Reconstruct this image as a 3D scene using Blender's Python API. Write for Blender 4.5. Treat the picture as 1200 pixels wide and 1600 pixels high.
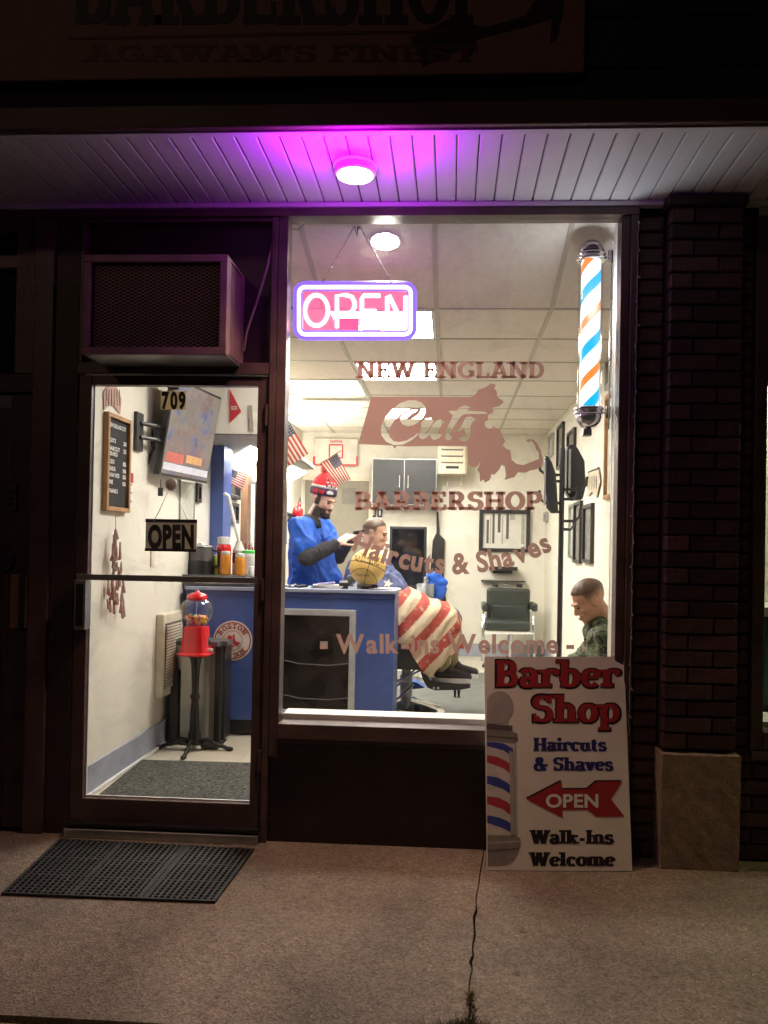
import bpy, bmesh, math, random
from mathutils import Vector, Matrix, geometry
from mathutils.bvhtree import BVHTree
random.seed(7)
rad = math.radians
S = bpy.context.scene
for o in list(bpy.data.objects): bpy.data.objects.remove(o)

# ------------------------------------------------------------ camera
FPX = 1260.0
ROT = Matrix.Rotation(rad(3.36), 3, 'Z') @ Matrix.Rotation(math.pi/2 + rad(.6), 3, 'X') @ Matrix.Rotation(.019, 3, 'Z')
CAM = Vector((0, -3.76, 1.36))
_d = ROT.transposed() @ Vector((0, 1, 0))
PPX = 702 + FPX*_d.x/_d.z
PPY = 857 - FPX*_d.y/_d.z
cd = bpy.data.cameras.new('camera'); cam = bpy.data.objects.new('camera', cd)
S.collection.objects.link(cam); S.camera = cam
cam.matrix_world = Matrix.Translation(CAM) @ ROT.to_4x4()
cd.sensor_width = 36; cd.lens = 36*FPX/1600
cd.shift_x = (600-PPX)/1600; cd.shift_y = (PPY-800)/1600
cd.clip_start = .05; cd.clip_end = 400

# ------------------------------------------------------------ world, light, exposure
W = bpy.data.worlds.new('World'); S.world = W; W.use_nodes = True
bg = W.node_tree.nodes['Background']; bg.inputs[0].default_value = (1, .68, .52, 1); bg.inputs[1].default_value = .007
S.view_settings.view_transform = 'Standard'; S.view_settings.look = 'None'
S.view_settings.exposure = 0; S.view_settings.gamma = 1
try: S.view_settings.use_curve_mapping = False
except Exception: pass
S.cycles.use_denoising = True
S.cycles.max_bounces = 9; S.cycles.diffuse_bounces = 5; S.cycles.glossy_bounces = 4
S.cycles.transmission_bounces = 6; S.cycles.transparent_max_bounces = 24
S.cycles.caustics_reflective = False; S.cycles.caustics_refractive = False
S.cycles.sample_clamp_indirect = 4

def lamp(kind, loc, energy, col, size=.1, rot=None, spot=None):
    l = bpy.data.lights.new(kind.lower()+'_light', kind); l.energy = energy; l.color = col
    if kind in ('POINT', 'SPOT'): l.shadow_soft_size = size
    if kind == 'AREA': l.size = size
    if spot: l.spot_size = rad(spot); l.spot_blend = .6
    o = bpy.data.objects.new(kind.lower()+'_light', l); S.collection.objects.link(o); o.location = loc
    if rot: o.rotation_euler = rot
    return o
# unseen street lamp, added high up behind the camera as weak warm fill
lamp('POINT', (-5.5, -12, 6.5), 160, (1, .62, .42), .35).visible_glossy = True

# ------------------------------------------------------------ helpers
def at(px, py, Y=None, X=None, Z=None):
    v = ROT @ Vector(((px-PPX)/FPX, -(py-PPY)/FPX, -1))
    t = (Y-CAM.y)/v.y if Y is not None else (X-CAM.x)/v.x if X is not None else (Z-CAM.z)/v.z
    return CAM + t*v

def mat(name, col, rough=.6, metal=0, var=.12, scale=12, bump=0, bscale=60, emit=None, es=0, col2=None, spec=.5, trans=0, coat=0, detail=4):
    m = bpy.data.materials.new(name); m.use_nodes = True; nt = m.node_tree; N = nt.nodes; L = nt.links
    b = N['Principled BSDF']
    b.inputs['Roughness'].default_value = rough; b.inputs['Metallic'].default_value = metal
    b.inputs['Specular IOR Level'].default_value = spec; b.inputs['Coat Weight'].default_value = coat
    if trans: b.inputs['Transmission Weight'].default_value = trans
    c = (*col, 1)
    tc = N.new('ShaderNodeTexCoord')
    if var or col2:
        n = N.new('ShaderNodeTexNoise'); n.inputs['Scale'].default_value = scale; n.inputs['Detail'].default_value = detail
        L.new(tc.outputs['Object'], n.inputs['Vector'])
        r = N.new('ShaderNodeValToRGB'); r.color_ramp.elements[0].position = .32; r.color_ramp.elements[1].position = .68
        c2 = (*col2, 1) if col2 else tuple(min(1, x*(1+var)) for x in col)+(1,)
        c1 = c if col2 else tuple(x*(1-var) for x in col)+(1,)
        r.color_ramp.elements[0].color = c1; r.color_ramp.elements[1].color = c2
        L.new(n.outputs['Fac'], r.inputs[0]); L.new(r.outputs[0], b.inputs['Base Color'])
    else: b.inputs['Base Color'].default_value = c
    if bump:
        n2 = N.new('ShaderNodeTexNoise'); n2.inputs['Scale'].default_value = bscale; n2.inputs['Detail'].default_value = 5
        L.new(tc.outputs['Object'], n2.inputs['Vector'])
        bp = N.new('ShaderNodeBump'); bp.inputs['Strength'].default_value = bump; bp.inputs['Distance'].default_value = .01
        L.new(n2.outputs['Fac'], bp.inputs['Height']); L.new(bp.outputs[0], b.inputs['Normal'])
    if emit:
        b.inputs['Emission Color'].default_value = (*emit, 1); b.inputs['Emission Strength'].default_value = es
    return m

def translucent(m, col, fac):
    nt = m.node_tree; t = nt.nodes.new('ShaderNodeBsdfTranslucent'); t.inputs[0].default_value = (*col, 1)
    x = nt.nodes.new('ShaderNodeMixShader'); x.inputs[0].default_value = fac
    nt.links.new(nt.nodes['Principled BSDF'].outputs[0], x.inputs[1]); nt.links.new(t.outputs[0], x.inputs[2]); nt.links.new(x.outputs[0], nt.nodes['Material Output'].inputs[0]); return m

def glass_mat(name, tint=(1, 1, 1), refl=.3, rough=.0, rim=.5, power=4, smudge=False):
    m = bpy.data.materials.new(name); m.use_nodes = True; N = m.node_tree.nodes; L = m.node_tree.links
    N.remove(N['Principled BSDF']); out = N['Material Output']
    t = N.new('ShaderNodeBsdfTransparent'); t.inputs[0].default_value = (*tint, 1)
    g = N.new('ShaderNodeBsdfGlossy'); g.inputs['Roughness'].default_value = rough; g.inputs[0].default_value = (refl, refl, refl, 1)
    lw = N.new('ShaderNodeLayerWeight'); lw.inputs[0].default_value = .5; pw = N.new('ShaderNodeMath'); pw.operation = 'POWER'; pw.inputs[1].default_value = power; L.new(lw.outputs['Facing'], pw.inputs[0])
    f = N.new('ShaderNodeMath'); f.operation = 'MULTIPLY_ADD'; f.inputs[1].default_value = rim; f.inputs[2].default_value = .045; L.new(pw.outputs[0], f.inputs[0])
    mx = N.new('ShaderNodeMixShader'); L.new(f.outputs[0], mx.inputs[0]); L.new(t.outputs[0], mx.inputs[1]); L.new(g.outputs[0], mx.inputs[2])
    if smudge:   # hand marks and dust on the pane
        tc = N.new('ShaderNodeTexCoord'); n = N.new('ShaderNodeTexNoise'); n.inputs['Scale'].default_value = 3.5; n.inputs['Detail'].default_value = 8; n.inputs['Roughness'].default_value = .7; n.inputs['Distortion'].default_value = 1.5
        L.new(tc.outputs['Object'], n.inputs['Vector']); r = N.new('ShaderNodeValToRGB'); r.color_ramp.elements[0].position = .48; r.color_ramp.elements[1].position = .8; r.color_ramp.elements[0].color = (.004, .004, .004, 1); r.color_ramp.elements[1].color = (.11, .11, .11, 1); L.new(n.outputs['Fac'], r.inputs[0])
        d = N.new('ShaderNodeBsdfDiffuse'); d.inputs[0].default_value = (.7, .7, .72, 1); m2 = N.new('ShaderNodeMixShader'); L.new(r.outputs[0], m2.inputs[0]); L.new(mx.outputs[0], m2.inputs[1]); L.new(d.outputs[0], m2.inputs[2]); mx = m2
    L.new(mx.outputs[0], out.inputs[0]); return m

def wpos(o):
    p = Vector((0, 0, 0))
    while o: p += o.location; o = o.parent
    return p

def mk(name, verts, faces, m, parent=None, smooth=False, loc=None, mats=None, mi=None):
    off = wpos(parent) if parent else Vector(loc or (0, 0, 0))
    me = bpy.data.meshes.new(name); me.from_pydata([tuple(Vector(v)-off) for v in verts], [], faces); me.update()
    for mm in (mats or [m]): me.materials.append(mm)
    if mi:
        for p, i in zip(me.polygons, mi): p.material_index = i
    if smooth: me.polygons.foreach_set('use_smooth', [True]*len(me.polygons))
    o = bpy.data.objects.new(name, me); S.collection.objects.link(o)
    if parent: o.parent = parent
    elif loc is not None: o.location = loc
    return o

def thing(name, label, cat, loc=(0, 0, 0), group=None):
    o = bpy.data.objects.new(name, None); S.collection.objects.link(o); o.location = loc; o.empty_display_size = .05
    o['label'] = label; o['category'] = cat
    if group: o['group'] = group
    return o
def tag(o, label, cat, group=None):
    o['label'] = label; o['category'] = cat
    if group: o['group'] = group
    return o
def struct(o): o['kind'] = 'structure'; return o

class G:
    """geometry collector"""
    def __init__(s): s.v = []; s.f = []; s.mi = []
    def add(s, vs, fs, mi=0):
        n = len(s.v); s.v += [Vector(v) for v in vs]; s.f += [tuple(i+n for i in f) for f in fs]; s.mi += [mi]*len(fs); return s
    def box(s, x0, x1, y0, y1, z0, z1, b=0, mi=0):
        if x0 > x1: x0, x1 = x1, x0
        if y0 > y1: y0, y1 = y1, y0
        if z0 > z1: z0, z1 = z1, z0
        if b <= 0:
            vs = [(x, y, z) for z in (z0, z1) for y in (y0, y1) for x in (x0, x1)]
            return s.add(vs, [(0, 2, 3, 1), (4, 5, 7, 6), (0, 1, 5, 4), (2, 6, 7, 3), (0, 4, 6, 2), (1, 3, 7, 5)], mi)
        bm = bmesh.new(); bmesh.ops.create_cube(bm, size=1)
        for v in bm.verts: v.co = Vector(((x0+x1)/2+v.co.x*(x1-x0), (y0+y1)/2+v.co.y*(y1-y0), (z0+z1)/2+v.co.z*(z1-z0)))
        bmesh.ops.bevel(bm, geom=bm.edges[:], offset=min(b, .45*min(x1-x0, y1-y0, z1-z0)), segments=2, affect='EDGES', profile=.5)
        return s.bm(bm, mi)
    def bm(s, bm, mi=0):
        bm.verts.ensure_lookup_table()
        for i, v in enumerate(bm.verts): v.index = i
        s.add([v.co.copy() for v in bm.verts], [tuple(v.index for v in f.verts) for f in bm.faces], mi); bm.free(); return s
    def obox(s, c, ux, uy, uz, hx, hy, hz, mi=0):
        c = Vector(c); ux, uy, uz = [Vector(u).normalized() for u in (ux, uy, uz)]
        vs = [c+ux*hx*a+uy*hy*b+uz*hz*d for d in (-1, 1) for b in (-1, 1) for a in (-1, 1)]
        return s.add(vs, [(0, 2, 3, 1), (4, 5, 7, 6), (0, 1, 5, 4), (2, 6, 7, 3), (0, 4, 6, 2), (1, 3, 7, 5)], mi)
    def tube(s, pts, r, n=8, mi=0, closed=False, radii=None):
        pts = [Vector(p) for p in pts]; k = len(pts); rings = []
        prev = None
        for i, p in enumerate(pts):
            a = pts[(i-1) % k] if (closed or i) else p; b = pts[(i+1) % k] if (closed or i < k-1) else p
            t = (b-a).normalized()
            if prev is None: u = t.orthogonal().normalized()
            else:
                u = prev - t*prev.dot(t)
                u = u.normalized() if u.length > 1e-6 else t.orthogonal().normalized()
            prev = u; w = t.cross(u); rr = radii[i] if radii else r
            rings.append([p+(u*math.cos(q*2*math.pi/n)+w*math.sin(q*2*math.pi/n))*rr for q in range(n)])
        vs = [v for g in rings for v in g]; fs = []
        for i in range(k if closed else k-1):
            j = (i+1) % k
            for q in range(n): fs.append((i*n+q, i*n+(q+1) % n, j*n+(q+1) % n, j*n+q))
        if not closed: fs += [tuple(range(n-1, -1, -1)), tuple((k-1)*n+q for q in range(n))]
        return s.add(vs, fs, mi)
    def lathe(s, c, prof, n=24, mi=0, axis='Z', cap=True):
        c = Vector(c); vs = []
        for r, h in prof:
            for q in range(n):
                a = q*2*math.pi/n; x, y = r*math.cos(a), r*math.sin(a)
                vs.append(c + (Vector((x, y, h)) if axis == 'Z' else Vector((x, h, y)) if axis == 'Y' else Vector((h, x, y))))
        fs = []
        for i in range(len(prof)-1):
            for q in range(n): fs.append((i*n+q, i*n+(q+1) % n, (i+1)*n+(q+1) % n, (i+1)*n+q))
        if cap: fs += [tuple(range(n-1, -1, -1)), tuple((len(prof)-1)*n+q for q in range(n))]
        return s.add(vs, fs, mi)
    def ell(s, c, r, n=16, m=10, rot=None, mi=0):
        c = Vector(c); vs = []; r = r if hasattr(r, '__len__') else (r, r, r)
        R = rot or Matrix.Identity(3)
        vs.append(c+R@Vector((0, 0, r[2])))
        for i in range(1, m):
            t = math.pi*i/m
            for q in range(n):
                a = q*2*math.pi/n; vs.append(c+R@Vector((r[0]*math.sin(t)*math.cos(a), r[1]*math.sin(t)*math.sin(a), r[2]*math.cos(t))))
        vs.append(c+R@Vector((0, 0, -r[2]))); e = len(vs)-1; fs = []
        for q in range(n): fs.append((0, 1+q, 1+(q+1) % n)); fs.append((e, 1+(m-2)*n+(q+1) % n, 1+(m-2)*n+q))
        for i in range(m-2):
            for q in range(n): fs.append((1+i*n+q, 1+(i+1)*n+q, 1+(i+1)*n+(q+1) % n, 1+i*n+(q+1) % n))
        return s.add(vs, fs, mi)
    def cone(s, p0, r0, p1, r1, n=14):
        s.ell(p0, r0, n, 8); s.ell(p1, r1, n, 8); return s.tube([p0, p1], 0, n, radii=[r0, r1])
    def prism(s, pts, d, mi=0):
        """polygon (3D planar pts) extruded by vector d"""
        pts = [Vector(p) for p in pts]; d = Vector(d); n = len(pts)
        tr = geometry.tessellate_polygon([pts])
        s.add(pts+[p+d for p in pts], [tuple(t) for t in tr]+[tuple(i+n for i in reversed(t)) for t in tr] +
              [(i, (i+1) % n, (i+1) % n+n, i+n) for i in range(n)], mi); return s
    def done(s, name, m, parent=None, smooth=False, loc=None, mats=None, bevel=0, auto=False):
        o = mk(name, s.v, s.f, m, parent, smooth, loc, mats, s.mi if mats else None)
        if bevel:
            md = o.modifiers.new('bevel', 'BEVEL'); md.width = bevel; md.segments = 2; md.limit_method = 'ANGLE'
        bm = bmesh.new(); bm.from_mesh(o.data); bmesh.ops.recalc_face_normals(bm, faces=bm.faces); bm.to_mesh(o.data); bm.free()
        return o

def remesh(o, vox, smooth=4):
    md = o.modifiers.new('r', 'REMESH'); md.mode = 'VOXEL'; md.voxel_size = vox
    sm = o.modifiers.new('s', 'SMOOTH'); sm.iterations = smooth; sm.factor = .5
    dg = bpy.context.evaluated_depsgraph_get(); ev = o.evaluated_get(dg)
    me = bpy.data.meshes.new_from_object(ev); me.name = o.name
    o.modifiers.clear(); old = o.data; o.data = me
    bpy.data.meshes.remove(old)
    if not me.materials: pass
    me.polygons.foreach_set('use_smooth', [True]*len(me.polygons)); return o

# ------------------------------------------------------------ lettering
_cache = {}
def bchar(s, off=0.0):
    """built-in sans outline as flat triangles: (verts2d, tris)"""
    k = (s, off)
    if k in _cache: return _cache[k]
    c = bpy.data.curves.new('t', 'FONT'); c.body = s; c.size = 1; c.offset = off; c.resolution_u = 4
    o = bpy.data.objects.new('t', c); S.collection.objects.link(o)
    dg = bpy.context.evaluated_depsgraph_get(); me = bpy.data.meshes.new_from_object(o.evaluated_get(dg))
    r = ([(v.co.x, v.co.y) for v in me.vertices], [tuple(p.vertices) for p in me.polygons])
    bpy.data.objects.remove(o); bpy.data.curves.remove(c); bpy.data.meshes.remove(me); _cache[k] = r; return r

GL = {
'A': (.9, "L .45 1 .14 0;L .45 1 .76 0;L .24 .3 .64 .3;S .14 0;S .76 0;S .4 1"),
'B': (.78, "L .2 0 .2 1;L .06 .93 .4 .93;L .06 .07 .42 .07;L .2 .52 .4 .52;A .4 .725 .2 .205 -90 90;A .42 .295 .23 .225 -90 90"),
'D': (.82, "L .2 0 .2 1;L .06 .93 .38 .93;L .06 .07 .38 .07;A .38 .5 .3 .43 -90 90"),
'E': (.76, "L .2 0 .2 1;L .06 .93 .66 .93;L .06 .07 .68 .07;L .2 .51 .5 .51;T .63 .72 .63 .97;T .65 .03 .65 .3;T .5 .4 .5 .63"),
'F': (.72, "L .2 0 .2 1;L .06 .93 .66 .93;S .2 0;L .2 .5 .5 .5;T .63 .7 .63 .97;T .5 .38 .5 .62"),
'G': (.86, "A .44 .5 .32 .43 55 325;L .7 .1 .7 .42;L .5 .42 .82 .42;T .68 .72 .68 .97"),
'H': (.92, "L .2 0 .2 1;L .72 0 .72 1;L .2 .5 .72 .5;S .2 0;S .72 0;S .2 1;S .72 1"),
'I': (.42, "L .2 0 .2 1;S .2 0;S .2 1"),
'L': (.74, "L .2 0 .2 1;S .2 1;L .06 .07 .64 .07;T .63 .03 .63 .34"),
'M': (1.08, "L .18 0 .18 1;L .88 0 .88 1;L .2 1 .53 .15;L .53 .15 .86 1;S .16 0;S .9 0;S .14 1;S .92 1"),
'N': (.94, "L .18 0 .18 1;L .74 0 .74 1;L .18 1 .74 0;S .18 0;S .74 1;S .1 1"),
'O': (.88, "A .44 .5 .32 .43 0 360"),
'P': (.76, "L .2 0 .2 1;L .06 .93 .4 .93;L .2 .44 .4 .44;A .4 .685 .22 .245 -90 90;S .2 0"),
'R': (.86, "L .2 0 .2 1;L .06 .93 .4 .93;L .2 .46 .4 .46;A .4 .695 .21 .235 -90 90;S .2 0;L .42 .46 .66 .04;S .72 0"),
'S': (.74, "A .36 .725 .22 .205 25 270;A .36 .285 .24 .235 -155 90;T .6 .68 .6 1;T .11 0 .11 .32"),
'T': (.8, "L .4 0 .4 1;L .06 .93 .74 .93;T .09 .7 .09 .97;T .71 .7 .71 .97;S .4 0"),
'W': (1.2, "L .12 1 .34 0;L .34 0 .56 .95;L .56 .95 .8 0;L .8 0 1.04 1;S .12 1;S .56 1;S 1.04 1"),
'X': (.86, "L .14 1 .7 0;L .7 1 .14 0;S .14 0;S .7 0;S .14 1;S .7 1"),
'a': (.66, "L .47 0 .47 .46;A .29 .46 .18 .18 0 165;A .28 .19 .16 .16 0 360;S .53 0"),
'b': (.68, "L .18 0 .18 1;S .12 1;A .36 .33 .21 .29 0 360"),
'c': (.6, "A .34 .33 .22 .29 50 315;T .5 .44 .5 .6"),
'e': (.64, "A .33 .33 .22 .29 5 320;L .12 .36 .54 .36"),
'h': (.76, "L .18 0 .18 1;S .12 1;S .18 0;A .36 .42 .2 .21 0 180;L .56 0 .56 .42;S .58 0"),
'i': (.38, "L .18 0 .18 .64;S .12 .64;S .18 0;D .18 .88"),
'k': (.78, "L .18 0 .18 1;S .12 1;S .18 0;L .18 .28 .52 .62;L .32 .42 .6 0;S .54 .64;S .62 0"),
'l': (.38, "L .18 0 .18 1;S .12 1;S .18 0"),
'm': (1.08, "L .18 0 .18 .64;S .12 .64;S .18 0;A .36 .43 .18 .2 0 180;L .54 0 .54 .43;S .54 0;A .72 .43 .18 .2 0 180;L .9 0 .9 .43;S .92 0"),
'n': (.76, "L .18 0 .18 .64;S .12 .64;S .18 0;A .37 .42 .2 .21 0 180;L .57 0 .57 .42;S .6 0"),
'o': (.66, "A .33 .33 .22 .29 0 360"),
'p': (.68, "L .18 -.3 .18 .64;S .12 .64;S .18 -.3;A .37 .33 .21 .29 0 360"),
'r': (.58, "L .18 0 .18 .64;S .12 .64;S .18 0;A .38 .4 .2 .22 60 180;D .5 .54"),
's': (.56, "A .28 .475 .15 .15 30 270;A .28 .17 .17 .155 -155 90;T .45 .45 .45 .66;T .1 0 .1 .2"),
't': (.5, "L .2 .14 .2 .86;L .04 .6 .42 .6;A .36 .16 .16 .13 180 300"),
'u': (.76, "L .17 .22 .17 .64;S .12 .64;A .36 .24 .19 .21 180 360;L .55 0 .55 .64;S .5 .64;S .6 0"),
'd': (.68, "L .5 0 .5 1;S .44 1;S .56 0;A .3 .33 .2 .29 0 360"),
'g': (.66, "A .32 .36 .2 .26 0 360;L .52 -.1 .52 .6;A .33 -.08 .19 .18 180 360"),
'v': (.66, "L .12 .64 .32 0;L .32 0 .54 .64;S .12 .64;S .54 .64"),
'&': (.92, "A .36 .77 .14 .17 0 360;A .34 .27 .24 .25 40 330;L .26 .62 .74 0;L .5 .1 .7 .46;S .72 .48"),
'-': (.46, "L .06 .34 .38 .34;L .06 .28 .38 .28"),
"'": (.26, "L .12 .72 .12 1"),
}
def schar(ch, wt, wn, sw=.15):
    adv, src = GL[ch]; strokes = []
    for tok in src.split(';'):
        p = tok.split(); k = p[0]; a = [float(x) for x in p[1:]]
        if k in 'LT':
            w = None if k == 'L' else (wn*.9)
            n = 1; pts = [Vector((a[0], a[1])), Vector((a[2], a[3]))]
            strokes.append((pts, w, False))
        elif k == 'A':
            cx, cy, rx, ry, a0, a1 = a; n = max(6, int(abs(a1-a0)/15)); full = abs(a1-a0) >= 359
            ins = wn/2*0
            strokes.append(([Vector((cx+rx*math.cos(rad(a0+(a1-a0)*i/n)), cy+(ry)*math.sin(rad(a0+(a1-a0)*i/n)))) for i in range(n+1)], None, full))
        elif k == 'S':
            x, y = a; yy = wn*.5 if y in (0, -.3) else -wn*.5
            strokes.append(([Vector((x-sw-wt*.35, y+yy)), Vector((x+sw+wt*.35, y+yy))], wn, False))
        elif k == 'D':
            strokes.append(([Vector((a[0]+wt*.02*math.cos(t), a[1]+wt*.02*math.sin(t))) for t in (0, 3.14)], wt*1.05, 'dot'))
    out = []
    for pts, w, full in strokes:
        if full == 'dot':
            c = pts[0]; out.append(([(c.x+w/2*math.cos(q*.785), c.y+w/2*math.sin(q*.785)) for q in range(8)], [tuple(range(8))])); continue
        n = len(pts); vs = []
        for i, p in enumerate(pts):
            t = ((pts[1]-pts[-2]) if full and i in (0, n-1) else pts[min(i+1, n-1)]-pts[max(i-1, 0)]).normalized()
            ww = w or (wt*abs(t.y)**1.2 + wn*(1-abs(t.y)**1.2))
            nrm = Vector((-t.y, t.x))*ww/2; vs += [tuple(p+nrm), tuple(p-nrm)]
        out.append((vs, [(2*i, 2*i+1, 2*i+3, 2*i+2) for i in range(n-1)]))
    return adv, out

def lettering(txt, style, fn, box, wt=.22, wn=.12, off=.02, gap=.06, eps=Vector((0, -.00025, 0)), arc=None, track=0, sw=.15):
    """glyph polygons mapped through fn(u,v)->3D; box=(u0,vbase,u1,vcap); returns per-letter G list"""
    gl = []; x = 0
    for ch in txt:
        if ch == ' ': x += .34; continue
        if style == 'slab':
            adv, st = schar(ch, wt, wn, sw); gl.append((ch, x, adv, st)); x += adv+track
        else:
            vs, fs = bchar(ch, off)
            if not vs: x += .3; continue
            mn = min(v[0] for v in vs); mx = max(v[0] for v in vs)
            capH = .73
            st = [([((v[0]-mn)/capH, v[1]/capH) for v in vs], fs)]
            gl.append((ch, x, (mx-mn)/capH+gap, st)); x += (mx-mn)/capH+gap+track
    total = x-track-(gap if style != 'slab' else 0)
    u0, v0, u1, v1 = box; res = []
    for ch, gx, adv, st in gl:
        g = G(); k = 0
        for vs, fs in st:
            pp = []
            for (a, b) in vs:
                if arc:
                    R, cx, cy, sgn = arc; sc = (u1-u0)/total
                    phi = (gx+adv/2-total/2)*sc/R; lx = (a-adv/2)*sc; ly = b*(v0-v1)
                    ca, sa = math.cos(phi), math.sin(phi)
                    bx, by = cx+R*sa, cy+R*ca*sgn
                    rx, ry, ux, uy = ca, -sa*sgn, -sa*sgn, -ca
                    U = bx+rx*lx+ux*ly; V = by+ry*lx+uy*ly
                else:
                    U = u0+(gx+a)/total*(u1-u0); V = v0+(v1-v0)*b
                pp.append(fn(U, V)+eps*k)
            g.add(pp, fs); k += 1
        res.append((ch, g))
    return res
def put(txt, style, fn, box, m, parent, name='letter', joined=False, **kw):
    r = lettering(txt, style, fn, box, **kw)
    if joined:
        g = G()
        for _, q in r: g.add(q.v, q.f)
        return mk(name, g.v, g.f, m, parent)
    return [mk(name, q.v, q.f, m, parent) for _, q in r]
def planeY(Y): return lambda u, v: at(u, v, Y=Y)
# ------------------------------------------------------------ materials
brown = mat('brown_paint', (.085, .052, .046), .38, var=.25, scale=7, bump=.15, bscale=90)
browndk = mat('dark_brown_paint', (.04, .024, .022), .5, var=.3, scale=6, bump=.2, bscale=60)
brickm = [mat('painted_brick_%s' % n, c, .62, var=.35, scale=14, bump=.55, bscale=70) for n, c in (('a', (.062, .032, .026)), ('b', (.04, .019, .018)), ('c', (.08, .04, .032)))]
mortar = mat('painted_mortar', (.022, .012, .011), .9, bump=.5)
whitevinyl = mat('white_vinyl', (.72, .72, .72), .45, var=.05, scale=3)
fascia_m = mat('fascia_metal', (.085, .048, .044), .5, var=.2, scale=3)
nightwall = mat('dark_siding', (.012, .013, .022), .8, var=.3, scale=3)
wallp = mat('cream_wall_paint', (.82, .785, .675), .6, var=.03, scale=2, bump=.06, bscale=120)
ceilt = mat('ceiling_tile', (.76, .71, .61), .8, var=.05, scale=30, bump=.3, bscale=150)
ceilg = mat('shaded_ceiling_grid', (.42, .385, .32), .5, var=.05)  # grey stands for the side shading of white grid bars
greybase = mat('grey_baseboard', (.36, .38, .45), .5, var=.08)
lfloor = mat('pale_floor_tile', (.62, .57, .46), .35, var=.06, scale=4)
bluep = mat('blue_paint', (.05, .092, .3), .42, var=.12, scale=5, bump=.08)
bluedk = mat('dark_blue_paint', (.03, .05, .17), .4, var=.12)
blackp = mat('black_plastic', (.018, .018, .02), .35, var=.2)
blackm = mat('black_rubber', (.02, .018, .017), .65, var=.4, scale=20, bump=.3)
chrome = mat('chrome', (.85, .85, .87), .12, 1, var=.03)
steel = mat('brushed_steel', (.5, .5, .5), .35, .9, var=.1, scale=20)
white = mat('white_paint', (.8, .8, .78), .4, var=.03)
creampl = mat('cream_plastic', (.78, .72, .55), .4, var=.04)
glass = glass_mat('window_glass', smudge=True)
vinyl = mat('maroon_window_vinyl', (.2, .09, .08), .55, var=.05, scale=8)
nt = vinyl.node_tree; _tl = nt.nodes.new('ShaderNodeBsdfTranslucent'); _tl.inputs[0].default_value = (.39, .23, .19, 1)
_mx = nt.nodes.new('ShaderNodeMixShader'); _mx.inputs[0].default_value = .5
nt.links.new(nt.nodes['Principled BSDF'].outputs[0], _mx.inputs[1]); nt.links.new(_tl.outputs[0], _mx.inputs[2]); nt.links.new(_mx.outputs[0], nt.nodes['Material Output'].inputs[0])

def concrete(name, c1, c2, sc=1.0):
    m = mat(name, c1, .85, var=0); nt = m.node_tree; N = nt.nodes; L = nt.links; b = N['Principled BSDF']
    tc = N.new('ShaderNodeTexCoord')
    def noise(s, d=6, r=.6):
        n = N.new('ShaderNodeTexNoise'); n.inputs['Scale'].default_value = s; n.inputs['Detail'].default_value = d; n.inputs['Roughness'].default_value = r
        L.new(tc.outputs['Object'], n.inputs['Vector']); return n
    def ramp(src, p0, p1, a, bb):
        r = N.new('ShaderNodeValToRGB'); r.color_ramp.elements[0].position = p0; r.color_ramp.elements[1].position = p1
        r.color_ramp.elements[0].color = (*a, 1); r.color_ramp.elements[1].color = (*bb, 1); L.new(src, r.inputs[0]); return r
    big = ramp(noise(1.6, 5).outputs['Fac'], .3, .7, c1, c2)
    mid = ramp(noise(22, 6, .75).outputs['Fac'], .3, .72, (.75, .75, .75), (1.15, 1.15, 1.15))
    mx = N.new('ShaderNodeMix'); mx.data_type = 'RGBA'; mx.blend_type = 'MULTIPLY'; mx.inputs[0].default_value = 1
    L.new(big.outputs[0], mx.inputs[6]); L.new(mid.outputs[0], mx.inputs[7])
    v = N.new('ShaderNodeTexVoronoi'); v.inputs['Scale'].default_value = 125*sc; L.new(tc.outputs['Object'], v.inputs['Vector'])
    pep = ramp(v.outputs['Color'], .15, .95, (.62, .6, .58), (1.4, 1.38, 1.35))
    mx2 = N.new('ShaderNodeMix'); mx2.data_type = 'RGBA'; mx2.blend_type = 'MULTIPLY'; mx2.inputs[0].default_value = .88
    L.new(mx.outputs[2], mx2.inputs[6]); L.new(pep.outputs[0], mx2.inputs[7])
    gv = N.new('ShaderNodeTexVoronoi'); gv.inputs['Scale'].default_value = 4.2; gv.inputs['Randomness'].default_value = 1; L.new(tc.outputs['Object'], gv.inputs['Vector'])
    gs_ = ramp(gv.outputs['Distance'], .035, .075, (.55, .53, .52), (1, 1, 1))
    st_ = ramp(noise(3.2, 8, .7).outputs['Fac'], .52, .66, (1, 1, 1), (.66, .62, .62))
    m3 = N.new('ShaderNodeMix'); m3.data_type = 'RGBA'; m3.blend_type = 'MULTIPLY'; m3.inputs[0].default_value = 1; L.new(mx2.outputs[2], m3.inputs[6]); L.new(gs_.outputs[0], m3.inputs[7])
    m4 = N.new('ShaderNodeMix'); m4.data_type = 'RGBA'; m4.blend_type = 'MULTIPLY'; m4.inputs[0].default_value = .8; L.new(m3.outputs[2], m4.inputs[6]); L.new(st_.outputs[0], m4.inputs[7])
    L.new(m4.outputs[2], b.inputs['Base Color'])
    bp = N.new('ShaderNodeBump'); bp.inputs['Strength'].default_value = .7; bp.inputs['Distance'].default_value = .004
    L.new(v.outputs['Distance'], bp.inputs['Height'])
    bp2 = N.new('ShaderNodeBump'); bp2.inputs['Strength'].default_value = .6; bp2.inputs['Distance'].default_value = .01
    L.new(noise(30).outputs['Fac'], bp2.inputs['Height']); L.new(bp.outputs[0], bp2.inputs['Normal']); L.new(bp2.outputs[0], b.inputs['Normal'])
    return m
conc = concrete('sidewalk_concrete', (.135, .108, .086), (.32, .252, .19))
conc2 = concrete('block_concrete', (.28, .22, .14), (.35, .275, .18), 2.2)
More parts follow.
